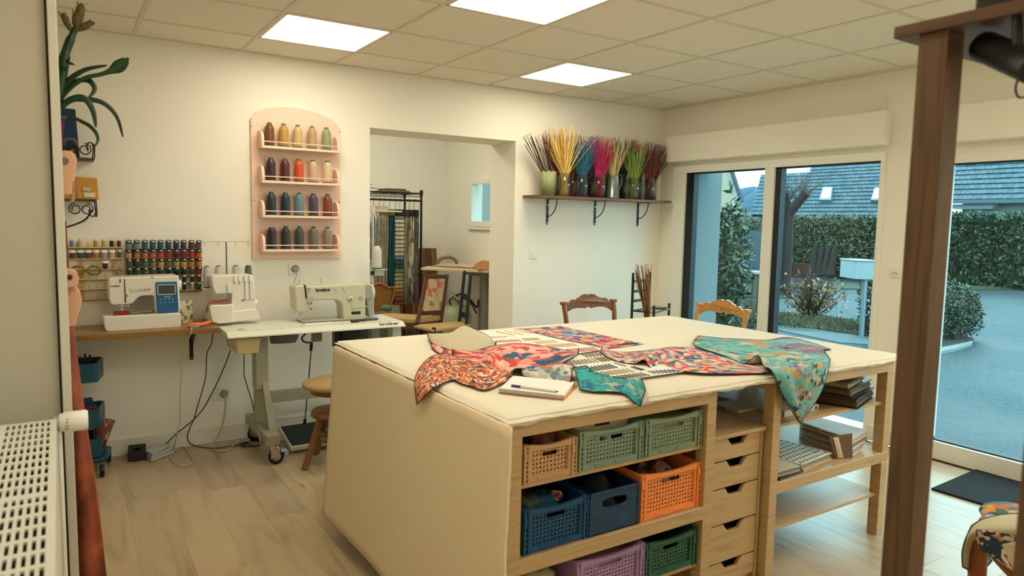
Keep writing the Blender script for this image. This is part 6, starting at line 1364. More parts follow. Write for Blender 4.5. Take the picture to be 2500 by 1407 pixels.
# plant on a hidden little shelf behind the partition
struct('trim_6', MB().box((-5.3,-2.25,1.52),(-4.74,-2.02,1.54)), PKW)
pl = thing('potted_plant', 'strap leaved green plant with knobbly flower stalk reaching past the partition', 'plant', (-4.80,-2.12,1.54))
MB().lathe([(0,0),(.045,0),(.058,.10),(.054,.10),(.042,.01),(0,.01)], (-4.80,-2.12,1.54), 24).build('pot', mat((.75,.72,.66),.5), pl, True)
LG = mat((.03,.20,.07), .4, var=.5, bscale=20, name='leaf green'); LG2 = mat((.05,.26,.10), .45, var=.4, bscale=20)
def strap(path, w, y0, tw=.3):
    P = smooth_path([pY(a, b, y0-.004*i) for i, (a, b) in enumerate(path)], 6); n = len(P); mb = MB(); V = []
    for i, p in enumerate(P):
        t = (P[min(i+1,n-1)]-P[max(i-1,0)]).normalized(); s_ = t.cross(Vector((0,1,0))).normalized(); k = i/(n-1)
        ww = (w(k) if callable(w) else w*(math.sin(math.pi*min(k*.9+.08,1))**.6))/2+.0004
        V += [p-s_*ww+Vector((0,-.004,0)), p+Vector((0,.0035,0)), p+s_*ww+Vector((0,-.004,0))]
    V += [v+Vector((0,.0012,0)) for v in V]; m = 3*n
    f = []
    for i in range(n-1):
        for q in (0,1): f += [(3*i+q,3*i+q+1,3*i+q+4,3*i+q+3), (m+3*i+q+3,m+3*i+q+4,m+3*i+q+1,m+3*i+q)]
        f += [(3*i,3*i+3,m+3*i+3,m+3*i),(3*i+2,m+3*i+2,m+3*i+5,3*i+5)]
    return mb._add(V, f, True)
o1 = [([(96,340),(125,260),(160,205),(205,172),(262,160)], .016), ([(96,340),(130,270),(165,222),(205,192),(250,181),(285,166),(314,142)], lambda k: .012+.026*math.exp(-((k-.86)/.09)**2) if k < .97 else .008),
      ([(150,225),(185,200),(213,196),(228,208),(230,222),(216,240)], .016), ([(100,345),(150,262),(185,240),(210,244),(227,272),(234,311)], .020), ([(100,350),(150,256),(200,243),(250,251),(284,284),(300,335)], .015), ([(110,345),(165,291),(205,300),(230,319),(239,340),(232,358)], .011),
      ([(80,340),(60,260),(20,220)], .018), ([(90,330),(85,240),(60,180)], .018)]
for i, (p, w) in enumerate(o1): strap(p, w, -2.10+.008*(i % 3)).build('leaf', (LG, LG2)[i % 2], pl, True)
mb = MB().tube(smooth_path([pY(100,345,-2.1),pY(135,250,-2.1),pY(150,190,-2.1),pY(160,130,-2.1),pY(176,88,-2.1),pY(184,70,-2.1)],5), [.017]*5+[.016]*10+[.013]*5+[.010]*6, 10)
for a, b, c, d in ((150,190,172,140),(155,165,176,132),(150,150,158,175),(160,150,180,158)): mb.leaf(pY(a,b,-2.105), pY(c,d,-2.13)-pY(a,b,-2.105), (0,-1,.2), .045, .010)
mb.build('stalk', LG2, pl, True)
BUD = mat((.42,.40,.20), .6, bump=.8, bscale=120, var=.5)
for (a, b), (c, d), r in (((172,75),(152,32),.009),((186,72),(200,8),.013),((186,72),(188,30),.012),((190,74),(226,54),.010)):
    p, q = pY(a,b,-2.1), pY(c,d,-2.115); mb = MB().tube([p, p.lerp(q,.3), p.lerp(q,.6), p.lerp(q,.85), q], [r*.5, r, r*1.1, r*.9, r*.35], 10)
    for k in range(14):
        t_ = .25+.7*k/14; an = k*2.4; bp = p.lerp(q,t_); dd = (q-p).normalized(); side = Vector((math.cos(an),math.sin(an),0)); mb.leaf(bp+side*r*.8, dd+side*.35, side, .016, .009)
    mb.build('bud', BUD, pl, True)
o = MB().hexa([pY(140,300,-2.19),pY(158,292,-2.19),pY(158,292,-2.185),pY(140,300,-2.185),pY(140,372,-2.19),pY(153,360,-2.19),pY(153,360,-2.185),pY(140,372,-2.185)]).build('paper_wrap', mat((.42,.08,.36),.6)); tag(o, 'magenta paper tip sticking out beside the partition edge', 'paper')
# ================================================================ RIGHT FOREGROUND
PW = wood((.40,.275,.15),(.26,.165,.08),(26,26,1.5),.5,dist=2.5)
fr_ = thing('wooden_shelving', 'dark wooden upright post and top board in the right foreground', 'shelving', (-3.3,-4.1,0))
x0 = -3.34; yf = pX(2228,300,x0).y; yn = pX(2300,300,x0).y; xe = pY(2340,300,yn).x; zt2 = pX(2228,90,x0).z
MB().box((x0,yn,0),(xe,yf,zt2)).build('post', PW, fr_, True, .002)
c = pX(2182,72,x0-.012)
PWx = wood((.38,.26,.14),(.24,.15,.07),(26,1.5,26),.5,dist=2.)
MB().box((x0-.012,-4.72,zt2),(-2.40,c.y,zt2+.022)).build('top_board', PWx, fr_, True, .002)
p2 = CAM+ray(2497,1100)*.95
MB().box((p2.x,p2.y-.07,0),(p2.x+.06,p2.y,zt2)).build('post', PW, fr_, True, .002)
sl = thing('spotlight', 'black cylindrical spotlight hanging under the foreground board', 'spotlight', tuple(CAM+ray(2440,120)*1.22))
D_ = lambda px, py, d: CAM+ray(px,py)*d
MB().tube([D_(2396,112,1.25),D_(2402,113,1.25),D_(2530,168,1.12)], [.018,.026,.026], 20).build('lamp_body', BLACK, sl, True)
MB().cyl(D_(2485,140,1.16), Vector((D_(2485,20,1.16).x,D_(2485,20,1.16).y,zt2)), .008, 10).build('stem', BLACK, sl, True)
MB().tube(smooth_path([D_(2500,172,1.15),D_(2483,200,1.15),D_(2480,222,1.15),D_(2488,238,1.15),D_(2506,236,1.15)]), .0018, 6).build('cord', BLACK, sl, True)
o = MB().box((x0+.03,-4.19,zt2+.0225),(x0+.12,-4.12,zt2+.06)).build('clamp', BLACK, bevel=.006); tag(o, 'black clamp resting on top of the foreground board', 'clamp')
# draped chair
HON = wood((.56,.30,.11),(.44,.22,.07),(20,20,3),.35)
ch = thing('draped_chair', 'curved honey wood chair under draped fabric at the right edge', 'chair', (-2.1,-4.0,0))
K = D_(2392,1322,2.2); K2 = D_(2500,1418,2.02)
MB().tube(smooth_path([K+Vector((.0,0,.0)),K+Vector((-.012,-.004,-.05)),K+Vector((.005,0,-.16)),Vector((K.x+.01,K.y,.12)),Vector((K.x-.01,K.y,0))]), [.030]*4+[.026]*8+[.020]*8+[.016]*5, 12).build('front_leg', HON, ch, True)
MB().tube(smooth_path([K+Vector((-.01,0,-.02)),K+Vector((.03,-.02,.0)),K.lerp(K2,.45)+Vector((0,0,.012)),K2,K2+(K2-K)*.7]), .026, 10).build('seat_rail', HON, ch, True)
MB().tube(smooth_path([K+Vector((0,0,0)),K+Vector((.12,.03,.02)),K+Vector((.26,.05,-.02))]), .026, 10).build('seat_rail', HON, ch, True)
S0 = K+Vector((0,0,.01)); qd = (K2-K); qd.z = 0; qd.normalize(); qr = Vector((-qd.y,qd.x,0)); qr = qr if qr.x > 0 else -qr
P = [S0, S0+qd*.42, S0+qd*.42+qr*.42, S0+qr*.42]
MB().hexa([p+Vector((0,0,-.04)) for p in P]+[p+Vector((0,0,.035)) for p in P]).build('seat', mat((.70,.64,.50),.9), ch, True, .012)
for p in P[1:]: MB().cyl((p.x,p.y,P[0].z-.04),(p.x,p.y,0),.022,10,.015).build('leg', HON, ch, True)
FLN = cells('navy floral', ['#0c2a3a','#0e2f42','#c8a88a','#0c2a3a','#d8b8a0','#123a50','#0f3040','#b87a5a'], (1,1,1), sc=16, dist=.5)
FLT = cells('teal and orange floral', ['#2a6a6a','#e09a2a','#e0b090','#1a4a58','#3a7a78','#c86a3a'], (1,1,1), sc=9, dist=.4)
sheet('draped_fabric', 'cream underside of the fabric falling over the left of the draped chair', 'fabric', [[D_(2372,1284,2.18),D_(2400,1268,2.2),D_(2450,1256,2.2),D_(2510,1254,2.2)],[D_(2356,1320,2.16),D_(2380,1300,2.15),D_(2440,1300,2.12),D_(2510,1302,2.1)],[D_(2349,1350,2.16),D_(2380,1330,2.20),D_(2400,1340,2.22),D_(2420,1350,2.23)],[D_(2350,1385,2.18),D_(2375,1396,2.22),D_(2400,1392,2.24),D_(2422,1370,2.25)]], CRM, back=FLN, piping=PIPE)
sheet('draped_fabric', 'navy floral fabric triangle on the seat of the draped chair', 'fabric', [[D_(2382,1293,2.12),D_(2430,1298,2.08),D_(2490,1310,2.05)],[D_(2386,1325,2.11),D_(2425,1335,2.07),D_(2470,1345,2.04)],[D_(2400,1345,2.10),D_(2440,1372,2.04),D_(2478,1398,2.0)]], FLN, back=CRM)
sheet('draped_fabric', 'cream corner of fabric folded over at the far right of the draped chair', 'fabric', [[D_(2446,1330,2.0),D_(2480,1322,1.98),D_(2540,1310,1.96)],[D_(2462,1365,1.98),D_(2500,1365,1.96),D_(2540,1360,1.94)],[D_(2484,1412,1.94),D_(2510,1412,1.93),D_(2540,1412,1.92)]], CRM)
mb = MB().ball((0,0,0), 1, 20)
c = D_(2475,1262,2.38)
for i, v in enumerate(mb.v): mb.v[i] = (c.x+v[0]*.10, c.y+v[1]*.10, c.z+v[2]*.035-.0)
o = mb.build('cushion', cells('floral cushion', ['#2a6a6a','#e09a2a','#e0b090','#1a4a58','#3a7a78','#c86a3a'], (7,7,7), 'Object', sc=4, dist=.3)); tag(o, 'teal and orange floral cushion on the draped chair', 'cushion')
# door mat
dm = MB().xy([(-.600,-2.825),(-.575,-3.62),(-.03,-3.60),(-.03,-2.80)], .0005, .012).build('door_mat', mat((.08,.115,.13), .95, bump=1., bscale=420, var=.8), bevel=.003); tag(dm, 'dark grey door mat on the floor before the right-hand glazed door', 'mat')
# ================================================================ OUTSIDE
GZ = -.10
N = NT('wet asphalt'); v = N.coord((1,1,1)); no = N.n('TexNoise', i_Scale=.6, i_Detail=8.); N.l(v, no.inputs['Vector']); n2 = N.n('TexNoise', i_Scale=48., i_Detail=8.); N.l(v, n2.inputs['Vector'])
mx = N.n('MixRGB', blend_type='MULTIPLY'); mx.inputs[0].default_value = 1.; N.l(N.ramp(no.outputs['Fac'], [(.35,(.11,.19,.205)),(.5,(.17,.25,.265)),(.65,(.21,.29,.305))]), mx.inputs[1]); N.l(N.ramp(n2.outputs['Fac'], [(.35,(.42,.46,.48)),(.55,(1,1,1))]), mx.inputs[2]); N.l(mx.outputs[0], N.b.inputs['Base Color'])
N.b.inputs['Specular IOR Level'].default_value = .35; N.l(N.ramp(no.outputs['Fac'], [(.35,(.70,.70,.70)),(.7,(.88,.88,.88))]), N.b.inputs['Roughness']); N.bump(n2.outputs['Fac'], .5, .01); ASPH = N.m
struct('ground', MB().box((.3,-40,GZ-.2),(90,60,GZ)), ASPH)
def patch(name, pts, z, m): return struct(name, MB().xy([(p.x,p.y) for p in [pZ(a,b,z) for a,b in pts]], GZ-.05, z), m)
GRASS = mat((.25,.27,.17), .95, bump=1., bscale=60, var=.7); SOIL = mat((.20,.17,.13), .95, bump=1., bscale=40, var=.6)
patch('grass_verge', [(1700,790),(1720,770),(1905,762),(1990,764),(2148,800),(2148,822),(2040,808),(1905,787)], GZ+.03, GRASS)
patch('path', [(1900,792),(2040,810),(2145,825),(2145,842),(2050,836),(1900,806)], GZ+.012, mat((.33,.37,.37),.9,bump=.4,bscale=80))
patch('kerb', [(2296,848),(2330,842),(2375,832),(2372,838),(2330,851),(2296,858)], GZ+.04, mat((.45,.48,.47),.9))
patch('soil_bed', [(2296,820),(2330,815),(2378,826),(2340,842),(2296,846)], GZ+.035, SOIL)
patch('far_verge', [(2300,697),(2400,692),(2620,684),(2620,702),(2400,706),(2300,706)], GZ+.03, mat((.24,.24,.12),.95,bump=.8,bscale=30,var=.6))
patch('far_verge_left', [(1860,690),(1905,688),(2100,694),(2200,696),(2200,706),(2000,704),(1860,702)], GZ+.03, GRASS)
G1 = mat((.14,.23,.15), .45, name='foliage'); G2 = mat((.23,.31,.20), .4); G3 = mat((.08,.17,.11), .5); G4 = mat((.36,.30,.19), .7); G5 = mat((.32,.38,.27), .5)
CORE = mat((.05,.075,.05), .9)
def leaves(mb, pts, L, w, nm, rr, up=.3):
    for p, nrm in pts:
        d = Vector((rr.gauss(0,1),rr.gauss(0,1),rr.gauss(0,1)+up))+Vector(nrm)*.6
        mb.cur = rr.randrange(nm); mb.leaf(p, d, Vector((rr.gauss(0,1),rr.gauss(0,1),rr.gauss(0,1)))+Vector(nrm)*1.5, L*rr.uniform(.6,1.3), w*rr.uniform(.7,1.2))
def hedge(name, lab, a, b, n, L, w, ms, seed=1, cat='hedge'):
    rr = random.Random(seed); t = thing(name, lab, cat, ((a[0]+b[0])/2,(a[1]+b[1])/2,a[2]))
    ins = min(.12, (b[0]-a[0])*.25); MB().box((a[0]+ins,a[1]+ins,a[2]),(b[0]-ins,b[1]-ins,b[2]-ins)).build('core', CORE, t, True)
    mb = MB(); P = []
    for k in range(n):
        q = rr.random()
        if q < .72: P.append(((a[0]+rr.gauss(0,.05)+ins*rr.random(), rr.uniform(a[1],b[1]), rr.uniform(a[2],b[2])), (-1,0,.2)))
        elif q < .9: P.append(((rr.uniform(a[0],b[0]), rr.uniform(a[1],b[1]), b[2]+rr.gauss(0,.05)), (0,0,1)))
        else: P.append(((rr.uniform(a[0],b[0]), (a[1] if q < .95 else b[1])+rr.gauss(0,.04), rr.uniform(a[2],b[2])), (0,-1 if q < .95 else 1,.2)))
    leaves(mb, P, L, w, len(ms), rr); o = mb.build('foliage', ms, t, True); o['kind'] = 'stuff'; return t
hx_ = 17.0
hp = lambda px, py, x: pX(px, py, x)
hedge('hedge', 'long dense dark green hedge across the road behind the right-hand door', (hx_, hp(2640,600,hx_).y, GZ), (hx_+1.2, hp(2150,600,hx_).y, hp(2400,532,hx_).z), 16000, .15, .07, [G1,G1,G3,G2], 2)
hedge('hedge', 'tall mixed hedge across the road behind the middle pane', (hx_-1.3, hp(2150,600,hx_-1.3).y, GZ), (hx_-.4, hp(1868,600,hx_-1).y, hp(2000,538,hx_-1).z), 13000, .13, .06, [G1,G2,G4,G3,G5], 3)
hedge('hedge', 'low clipped hedge above the blue-grey fence panel', (13.2, hp(1872,550,13.2).y, GZ), (14., hp(1790,550,13.2).y, hp(1830,543,13.2).z), 3500, .08, .04, [G4,G2,G1], 4)
rr = random.Random(40); mb = MB()
for k in range(5200):
    u, v = rr.random(), rr.random(); p = pZ(lerp(1712,2148,u), lerp(763+33*u**2, 790+26*u, v), GZ+.03); mb.cur = rr.randrange(3); mb.leaf(p, Vector((rr.gauss(0,.5),rr.gauss(0,.5),1)), (rr.gauss(0,1),rr.gauss(0,1),.1), rr.uniform(.05,.12), .012)
o = mb.build('grass', [GRASS, G4, G5]); tag(o, 'rough grass and leaf litter growing on the verge', 'grass', None, 'stuff')
def bush(name, lab, cx, cy, z0, rx, ry, rz, n, L, w, ms, seed, cat='bush', hollow=.75, twigs=30):
    rr = random.Random(seed); t = thing(name, lab, cat, (cx,cy,z0)); mb = MB(); P = []
    for k in range(n):
        v = Vector((rr.gauss(0,1),rr.gauss(0,1),rr.gauss(0,1))).normalized(); r = rr.uniform(hollow,1.05)*(1+.15*math.sin(4*v.x+3*v.z+seed)+.1*math.sin(7*v.y))
        P.append(((cx+v.x*rx*r, cy+v.y*ry*r, max(z0+.02, z0+rz+v.z*rz*r)), tuple(v)))
    leaves(mb, P, L, w, len(ms), rr); o = mb.build('foliage', ms, t, True); o['kind'] = 'stuff'
    if twigs:
        mb = MB()
        for k in range(twigs):
            v = Vector((rr.gauss(0,1),rr.gauss(0,1),abs(rr.gauss(0,1))+.3)).normalized(); c = Vector((cx,cy,z0)); e = Vector((cx+v.x*rx,cy+v.y*ry,z0+rz+v.z*rz)); m = c.lerp(e,.5)+Vector((rr.gauss(0,.05),rr.gauss(0,.05),rr.gauss(0,.05)))
            mb.tube([c,m,e], [.012,.006,.002], 4, sm=False)
            for q in range(3):
                f = m.lerp(e, rr.random()); mb.tube([f, f+Vector((rr.gauss(0,.12),rr.gauss(0,.12),rr.gauss(0,.12)))], [.003,.001], 3, sm=False)
        mb.build('branches', mat((.22,.17,.13),.9), t, True)
    return t
# laurel by the window, leaf by leaf
lx = 3.0; Lc = hp(1768,640,lx); lr = hp(1728,640,lx).y-hp(1815,640,lx).y
lb = bush('laurel_bush', 'glossy laurel bush with long leaves just outside the left pane', lx+.2, Lc.y+.06, GZ, .24, lr*.34, (hp(1768,500,lx).z-GZ)/2, 1600, .12, .045, [G2,G1,G5], 11, hollow=.55)
rr = random.Random(12); LM_ = []
for m in (G2, G5, G1):
    me = MB().leaf((0,0,0),(0,0,1),(1,0,0),.13,.05); me.v[1] = (me.v[1][0]+.01, me.v[1][1], me.v[1][2]); LM_.append(me.build('laurel_leaf', m, lb))
for k in range(240):
    o = LM_[k] if k < 3 else LM_[k % 3].copy()
    if k >= 3: COL.objects.link(o)
    an = rr.uniform(math.pi*.75, math.pi*1.45); vz = rr.uniform(-.95,.98); c_ = math.sqrt(1-vz*vz); rzz = (hp(1768,500,lx).z-GZ)/2
    o.location = Vector((lx+.2+.27*c_*math.cos(an), Lc.y+.06+lr*.36*c_*math.sin(an), GZ+rzz+vz*rzz))-Vector(lb.location)
    o.rotation_euler = (rr.gauss(0,.9), rr.gauss(-.8,.6), rr.uniform(0,6.28))
cc = pZ(2150,832,GZ)
hedge('small_hedge', 'small dark hedge beside the white letter box', (cc.x+.15, cc.y-.35, GZ), (cc.x+.7, hp(2098,740,cc.x+.15).y, hp(2120,694,cc.x+.15).z), 3000, .06, .03, [G1,G3,G4], 6)
c5 = pZ(2325,830,GZ); bush('round_bush', 'rounded green bush at the drive edge behind the wooden post', c5.x, c5.y, GZ, .55, (hp(2285,760,c5.x).y-hp(2368,760,c5.x).y)/2, (hp(2330,690,c5.x).z-GZ)/2, 4500, .055, .025, [G1,G5,G3,G2], 7)
c6 = pZ(1975,778,GZ); bush('autumn_shrub', 'bare twiggy shrub with dry brown leaves on the verge', c6.x, c6.y, GZ, .5, (hp(1905,720,c6.x).y-hp(2060,720,c6.x).y)/2, (hp(1980,665,c6.x).z-GZ)/2, 600, .07, .05, [G4,mat((.62,.45,.30),.8),mat((.70,.55,.42),.8)], 8, cat='shrub', hollow=.2, twigs=110)
MB().cyl((c6.x,c6.y,GZ),(c6.x,c6.y+.05,GZ+.9),.05,8,.02).build('trunk', mat((.26,.18,.13),.9), bpy.data.objects['autumn_shrub'], True)
c7 = pZ(1800,800,GZ); bush('low_shrub', 'low grey green shrub in front of the stone wall', c7.x, c7.y, GZ, .4, .55, .14, 900, .05, .02, [G5,G4,G2], 9, cat='shrub', twigs=25)
# letter box
mc = pZ(2097,826,GZ); mx0 = mc.x
lbx = thing('letter_box', 'white letter box on a grey post beyond the middle pane', 'letter box', (mc.x,mc.y,GZ))
A1, A2, A3, A4 = hp(2054,638,mx0-.15), hp(2088,632,mx0-.15), hp(2140,630,mx0), hp(2140,678,mx0)
zb1, zb2 = hp(2070,681,mx0-.15).z, A1.z; LBM = mat((.52,.58,.60),.4)
MB().xy([(mx0-.12,A2.y),(mx0+.1,hp(2052,640,mx0+.1).y),(mx0+.3,hp(2100,640,mx0+.3).y),(mx0+.12,A3.y)], zb1, zb2+.01).build('box', LBM, lbx, True, .006)
MB().xy([(mx0-.14,A2.y),(mx0+.1,hp(2052,640,mx0+.1).y+.02),(mx0+.32,hp(2100,640,mx0+.3).y),(mx0+.12,A3.y-.02)], zb2+.01, zb2+.03).build('lid', LBM, lbx, True, .004)
MB().cyl((mc.x+.06,mc.y,GZ),(mc.x+.06,mc.y,zb1),.035,14).build('post', mat((.50,.56,.58),.4,.4), lbx, True)
# stone wall from big slabs
sw0 = pZ(1790,795,GZ); sx = 6.2; ST = mat((.40,.39,.33), .9, bump=.5, bscale=8, var=.5)
sw_ = thing('stone_wall', 'low wall of large buff stone slabs outside the left pane', 'wall', (sx, hp(1825,730,sx).y, GZ))
ys_ = [hp(q,700,sx).y for q in (1700,1745,1786,1810,1838,1850,1866)]
zs_ = [GZ, hp(1830,728,sx).z, hp(1830,668,sx).z]
for i in range(len(ys_)-1):
    for j in range(2): MB().box((sx,ys_[i+1]+.012,zs_[j]+.01),(sx+.3,ys_[i]-.012,zs_[j+1]-.012)).build('slab', ST, sw_, True, .012, 1)
MB().box((sx+.02,ys_[-1],GZ),(sx+.28,ys_[0],zs_[2]-.02)).build('mortar', mat((.40,.38,.33),.9), sw_, True)
MB().box((sx-.03,ys_[-1],zs_[2]-.01),(sx+.33,ys_[0],zs_[2]+.04)).build('coping', mat((.55,.56,.54),.8), sw_, True, .008)
# blue grey fence
fx = 12.5; y0_, y1_ = hp(1876,600,fx).y, hp(1796,600,fx).y; z0_, z1_ = hp(1830,660,fx).z, hp(1830,563,fx).z
fe = thing('metal_fence', 'smooth blue-grey fence panel under the clipped hedge', 'fence', (fx,(y0_+y1_)/2,GZ)); nb_ = 5
for k in range(nb_): MB().box((fx,y0_,lerp(z0_,z1_,k/nb_)+.004),(fx+.05,y1_,lerp(z0_,z1_,(k+1)/nb_))).build('panel_board', mat((.13,.21,.27),.5), fe, True)
MB().box((fx-.05,y0_,GZ),(fx+.2,y1_,z0_)).build('base', mat((.60,.62,.62),.8), fe, True)
# pollarded tree
tx_ = 9.5; BARK = mat((.15,.12,.10), .95, bump=1., bscale=14, var=.6)
T_ = thing('pollarded_tree', 'pollarded bare tree trunk with two cut limbs before the slate roof', 'tree', (tx_, hp(1918,700,tx_).y, GZ))
g = lambda a, b, dx=0: hp(a,b,tx_+dx)
MB().tube(smooth_path([Vector((tx_,g(1912,760).y,GZ)),g(1913,690),g(1919,600),g(1922,540),g(1926,505)]), [.17]*6+[.15]*8+[.14]*6+[.13]*5, 12).build('trunk', BARK, T_, True)
MB().tube(smooth_path([g(1925,522),g(1919,498),g(1914,480),g(1912,468)]), [.11]*8+[.085]*8+[.07]*3, 10).build('limb', BARK, T_, True)
MB().tube(smooth_path([g(1926,522),g(1944,500),g(1958,484),g(1970,470)]), [.11]*8+[.10]*11, 10).build('limb', BARK, T_, True)
rr = random.Random(3); mb = MB()
for k in range(70):
    a, b = rr.choice([(1909,480),(1925,495),(1950,490),(1964,476),(1915,500)]); p = g(a,b); q = p+Vector((rr.gauss(0,.3),rr.gauss(0,.35),rr.uniform(.25,.8))); mb.tube([p, p.lerp(q,.5)+Vector((rr.gauss(0,.04),rr.gauss(0,.04),0)), q], [.010,.006,.002], 4, sm=False)
t_ = mb.build('twigs', mat((.26,.21,.19),.9), T_, True); t_['kind'] = 'stuff'
mb = MB()
for k in range(4): mb.tube([hp(1985+14*k,672,15.2), hp(1992+16*k,600,15.4)], [.12,.07], 8)
mb2 = mb.build('tree_stems', BARK); tag(mb2, 'group of leaning brown stems inside the tall hedge', 'stems', None, 'stuff')
o = MB().box((14.6,hp(1970,660,14.6).y,GZ),(14.75,hp(1905,660,14.6).y,hp(1930,642,14.6).z)).build('timber_beam', mat((.26,.11,.07),.8)); tag(o, 'dark red timber beam low in front of the tall hedge', 'beam')
# houses
SL = [mat((.12,.235,.275), .6, name='slate'), mat((.13,.255,.30), .6), mat((.11,.215,.25), .65)]
def roof(parent, e0, e1, r0, r1, nr, nc, parts):
    up = (r0-e0); nrm = (e1-e0).cross(up).normalized(); nrm = nrm if nrm.z > 0 else -nrm
    MB().hexa([e0-nrm*.10,e1-nrm*.10,e1-nrm*.02,e0-nrm*.02,r0-nrm*.10,r1-nrm*.10,r1-nrm*.02,r0-nrm*.02]).build('roof_deck', mat((.05,.06,.07),.9), parent, True)
    mb = MB(); rr = random.Random(nr)
    for j in range(nr):
        for i in range(-1, nc):
            a, b = (i+.5*(j % 2))/nc+.001, (i+1+.5*(j % 2))/nc-.001; a, b = max(a,0), min(b,1)
            if b-a < .004: continue
            q = lambda u, v, h: e0.lerp(e1,u).lerp(r0.lerp(r1,u), v)+nrm*h
            v0, v1 = j/nr, (j+1.15)/nr; h0 = .055+rr.uniform(-.006,.006)
            P = [q(a,v0,h0-.03),q(b,v0,h0-.03),q(b,v0,h0),q(a,v0,h0),q(a,v1,-.01),q(b,v1,-.01),q(b,v1,.015),q(a,v1,.015)]
            if parts:
                MB().hexa(P).build('slate', SL[rr.randrange(3)], parent, True)
            else: mb.cur = rr.randrange(3); mb.hexa(P)
    if not parts: o = mb.build('slates', SL, parent, True); o['kind'] = 'stuff'
STU = mat((.48,.54,.54), .85); CRW = mat((.62,.555,.47), .85)
h2 = thing('slate_house', 'white house with teal slate roof behind the long hedge', 'house', (21, hp(2450,500,20).y, GZ))
X_ = 20.; ze = hp(2400,489,X_).z; ya_, yb_ = hp(2590,489,X_).y, hp(2316,489,X_).y
roof(h2, Vector((X_,yb_,ze)), Vector((X_,ya_,ze)), Vector((X_+5,hp(2318,345,X_+5).y,hp(2400,345,X_+5).z)), Vector((X_+5,ya_,hp(2400,345,X_+5).z)), 13, 22, True)
MB().box((X_+.5,ya_,GZ),(X_+5,yb_-.2,ze-.05)).build('wall', STU, h2, True)
MB().box((X_-.12,ya_,ze-.10),(X_+.06,yb_,ze+.02)).build('gutter', mat((.25,.32,.34),.5), h2, True)
MB().box((X_+.1,hp(2420,500,X_).y,hp(2400,510,X_).z),(X_+.5,hp(2320,500,X_).y,hp(2400,498,X_).z)).build('soffit', STU, h2, True)
h1 = thing('slate_house', 'large slate roofed house with two skylights behind the tall hedge', 'house', (24, hp(2050,500,22).y, GZ))
X_ = 22.; ze = hp(2050,528,X_).z; ya_, yb_ = hp(2215,528,X_).y, hp(1936,528,X_).y; zr_ = hp(2060,375,X_+5).z
e0, e1, r0, r1 = Vector((X_,yb_,ze)), Vector((X_,ya_,ze)), Vector((X_+5,hp(1992,375,X_+5).y,zr_)), Vector((X_+5,hp(2260,375,X_+5).y,zr_))
roof(h1, e0, e1, r0, r1, 18, 26, False)
MB().box((X_+.5,ya_,GZ),(X_+5,yb_-.4,ze-.05)).build('wall', STU, h1, True)
MB().box((X_-.12,ya_,ze-.10),(X_+.06,yb_,ze+.02)).build('gutter', mat((.40,.46,.46),.5), h1, True)
nr_ = (e1-e0).cross(r0-e0).normalized(); nr_ = nr_ if nr_.z > 0 else -nr_
def on_roof(px, py):
    d = ray(px,py); t = (e0-CAM).dot(nr_)/d.dot(nr_); return CAM+d*t
for (a, b), (c, d) in (((2002,496),(2035,464)), ((2128,497),(2160,466))):
    P = [on_roof(a,b),on_roof(c-4,b),on_roof(c,d),on_roof(a+9,d)]; w_ = MB().hexa([p+nr_*.02 for p in P]+[p+nr_*.16 for p in P]).build('skylight', mat((.30,.38,.42),.4), h1, True)
    cn = sum(P, Vector())/4; Q = [cn+(p-cn)*.80 for p in P]; MB().hexa([p+nr_*.15 for p in Q]+[p+nr_*.175 for p in Q]).build('skylight_pane', mat((.75,.86,.90),.08), w_, True)
h0 = thing('slate_house', 'smaller slate roofed house with low eaves left of the pollarded tree', 'house', (30, hp(1900,480,28).y, GZ))
X_ = 28.; ze = hp(1900,526,X_).z; zr_ = hp(1900,426,X_+4).z
roof(h0, Vector((X_,hp(1834,526,X_).y,ze)), Vector((X_,hp(1990,526,X_).y,ze)), Vector((X_+4,hp(1858,426,X_+4).y,zr_)), Vector((X_+4,hp(1990,426,X_+4).y,zr_)), 11, 16, False)
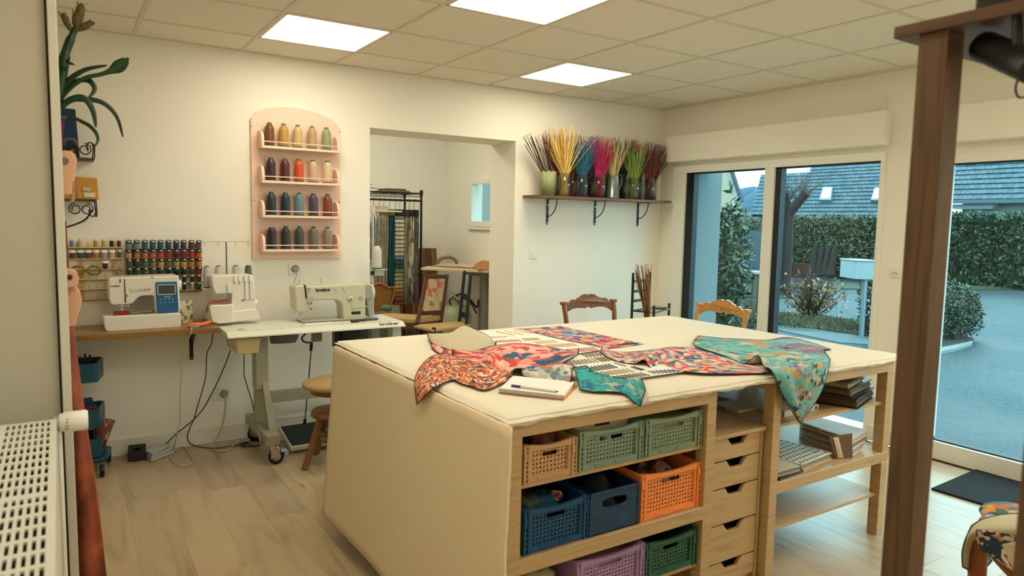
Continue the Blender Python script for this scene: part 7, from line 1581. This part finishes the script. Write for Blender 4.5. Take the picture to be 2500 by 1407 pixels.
MB().box((X_+.5,hp(1990,526,X_).y,GZ),(X_+4,hp(1838,526,X_).y,ze-.05)).build('wall', STU, h0, True)
ha_ = thing('gable_house', 'cream gabled house with a small window at the left of the view', 'house', (16, hp(1760,480,16).y, GZ)); X_ = 16.
MB().px([(1600,640),(1800,652),(1800,492),(1775,412),(1740,330),(1690,330),(1600,500)], X_, X_+.2).build('wall', CRW, ha_, True)
MB().px([(1806,494),(1800,494),(1772,412),(1735,322),(1742,318),(1779,408),(1807,480)], X_-.08, X_+.05).build('roof_verge', mat((.50,.52,.52),.6), ha_, True)
MB().px([(1811,492),(1806,494),(1777,406),(1741,316),(1746,314),(1783,404)], X_-.12, X_-.0).build('roof', mat((.20,.19,.22),.7), ha_, True)
f_ = MB().px([(1736,428),(1746,426),(1746,466),(1735,466)], X_-.06, X_+.1).build('window', mat((.60,.56,.50),.6), ha_, True)
MB().px([(1736.5,430),(1743,429),(1743,463),(1736,463)], X_-.09, X_-.05).build('pane', mat((.30,.38,.42),.1), f_, True)
MB().tube([pX(1800,494,X_-.2),pX(1792,504,X_-.2),pX(1790,560,X_-.2)], .06, 8).build('downpipe', mat((.80,.84,.84),.5), ha_, True)
# distant wooded hill
mb = MB(); rr = random.Random(2); hz0 = 80.; n = 26
for i in range(n):
    y = lerp(hp(1500,480,hz0).y, hp(2000,480,hz0).y, i/(n-1)); z = hp(1830,476,hz0).z+rr.uniform(-.6,.6)
    mb.ball((hz0+rr.uniform(-2,2), y, z-5), 6.5, 10, (1,1,.9))
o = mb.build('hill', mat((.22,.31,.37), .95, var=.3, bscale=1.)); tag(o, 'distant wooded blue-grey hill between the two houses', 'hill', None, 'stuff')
mb = MB()
for i in range(12): mb.ball((40+rr.uniform(-1,1), lerp(hp(1785,530,40).y, hp(1850,530,40).y, i/11), hp(1830,528,40).z-.6-.0*i), .9, 8).ball((40, lerp(hp(1785,530,40).y, hp(1850,530,40).y, i/11), .7), .95, 8)
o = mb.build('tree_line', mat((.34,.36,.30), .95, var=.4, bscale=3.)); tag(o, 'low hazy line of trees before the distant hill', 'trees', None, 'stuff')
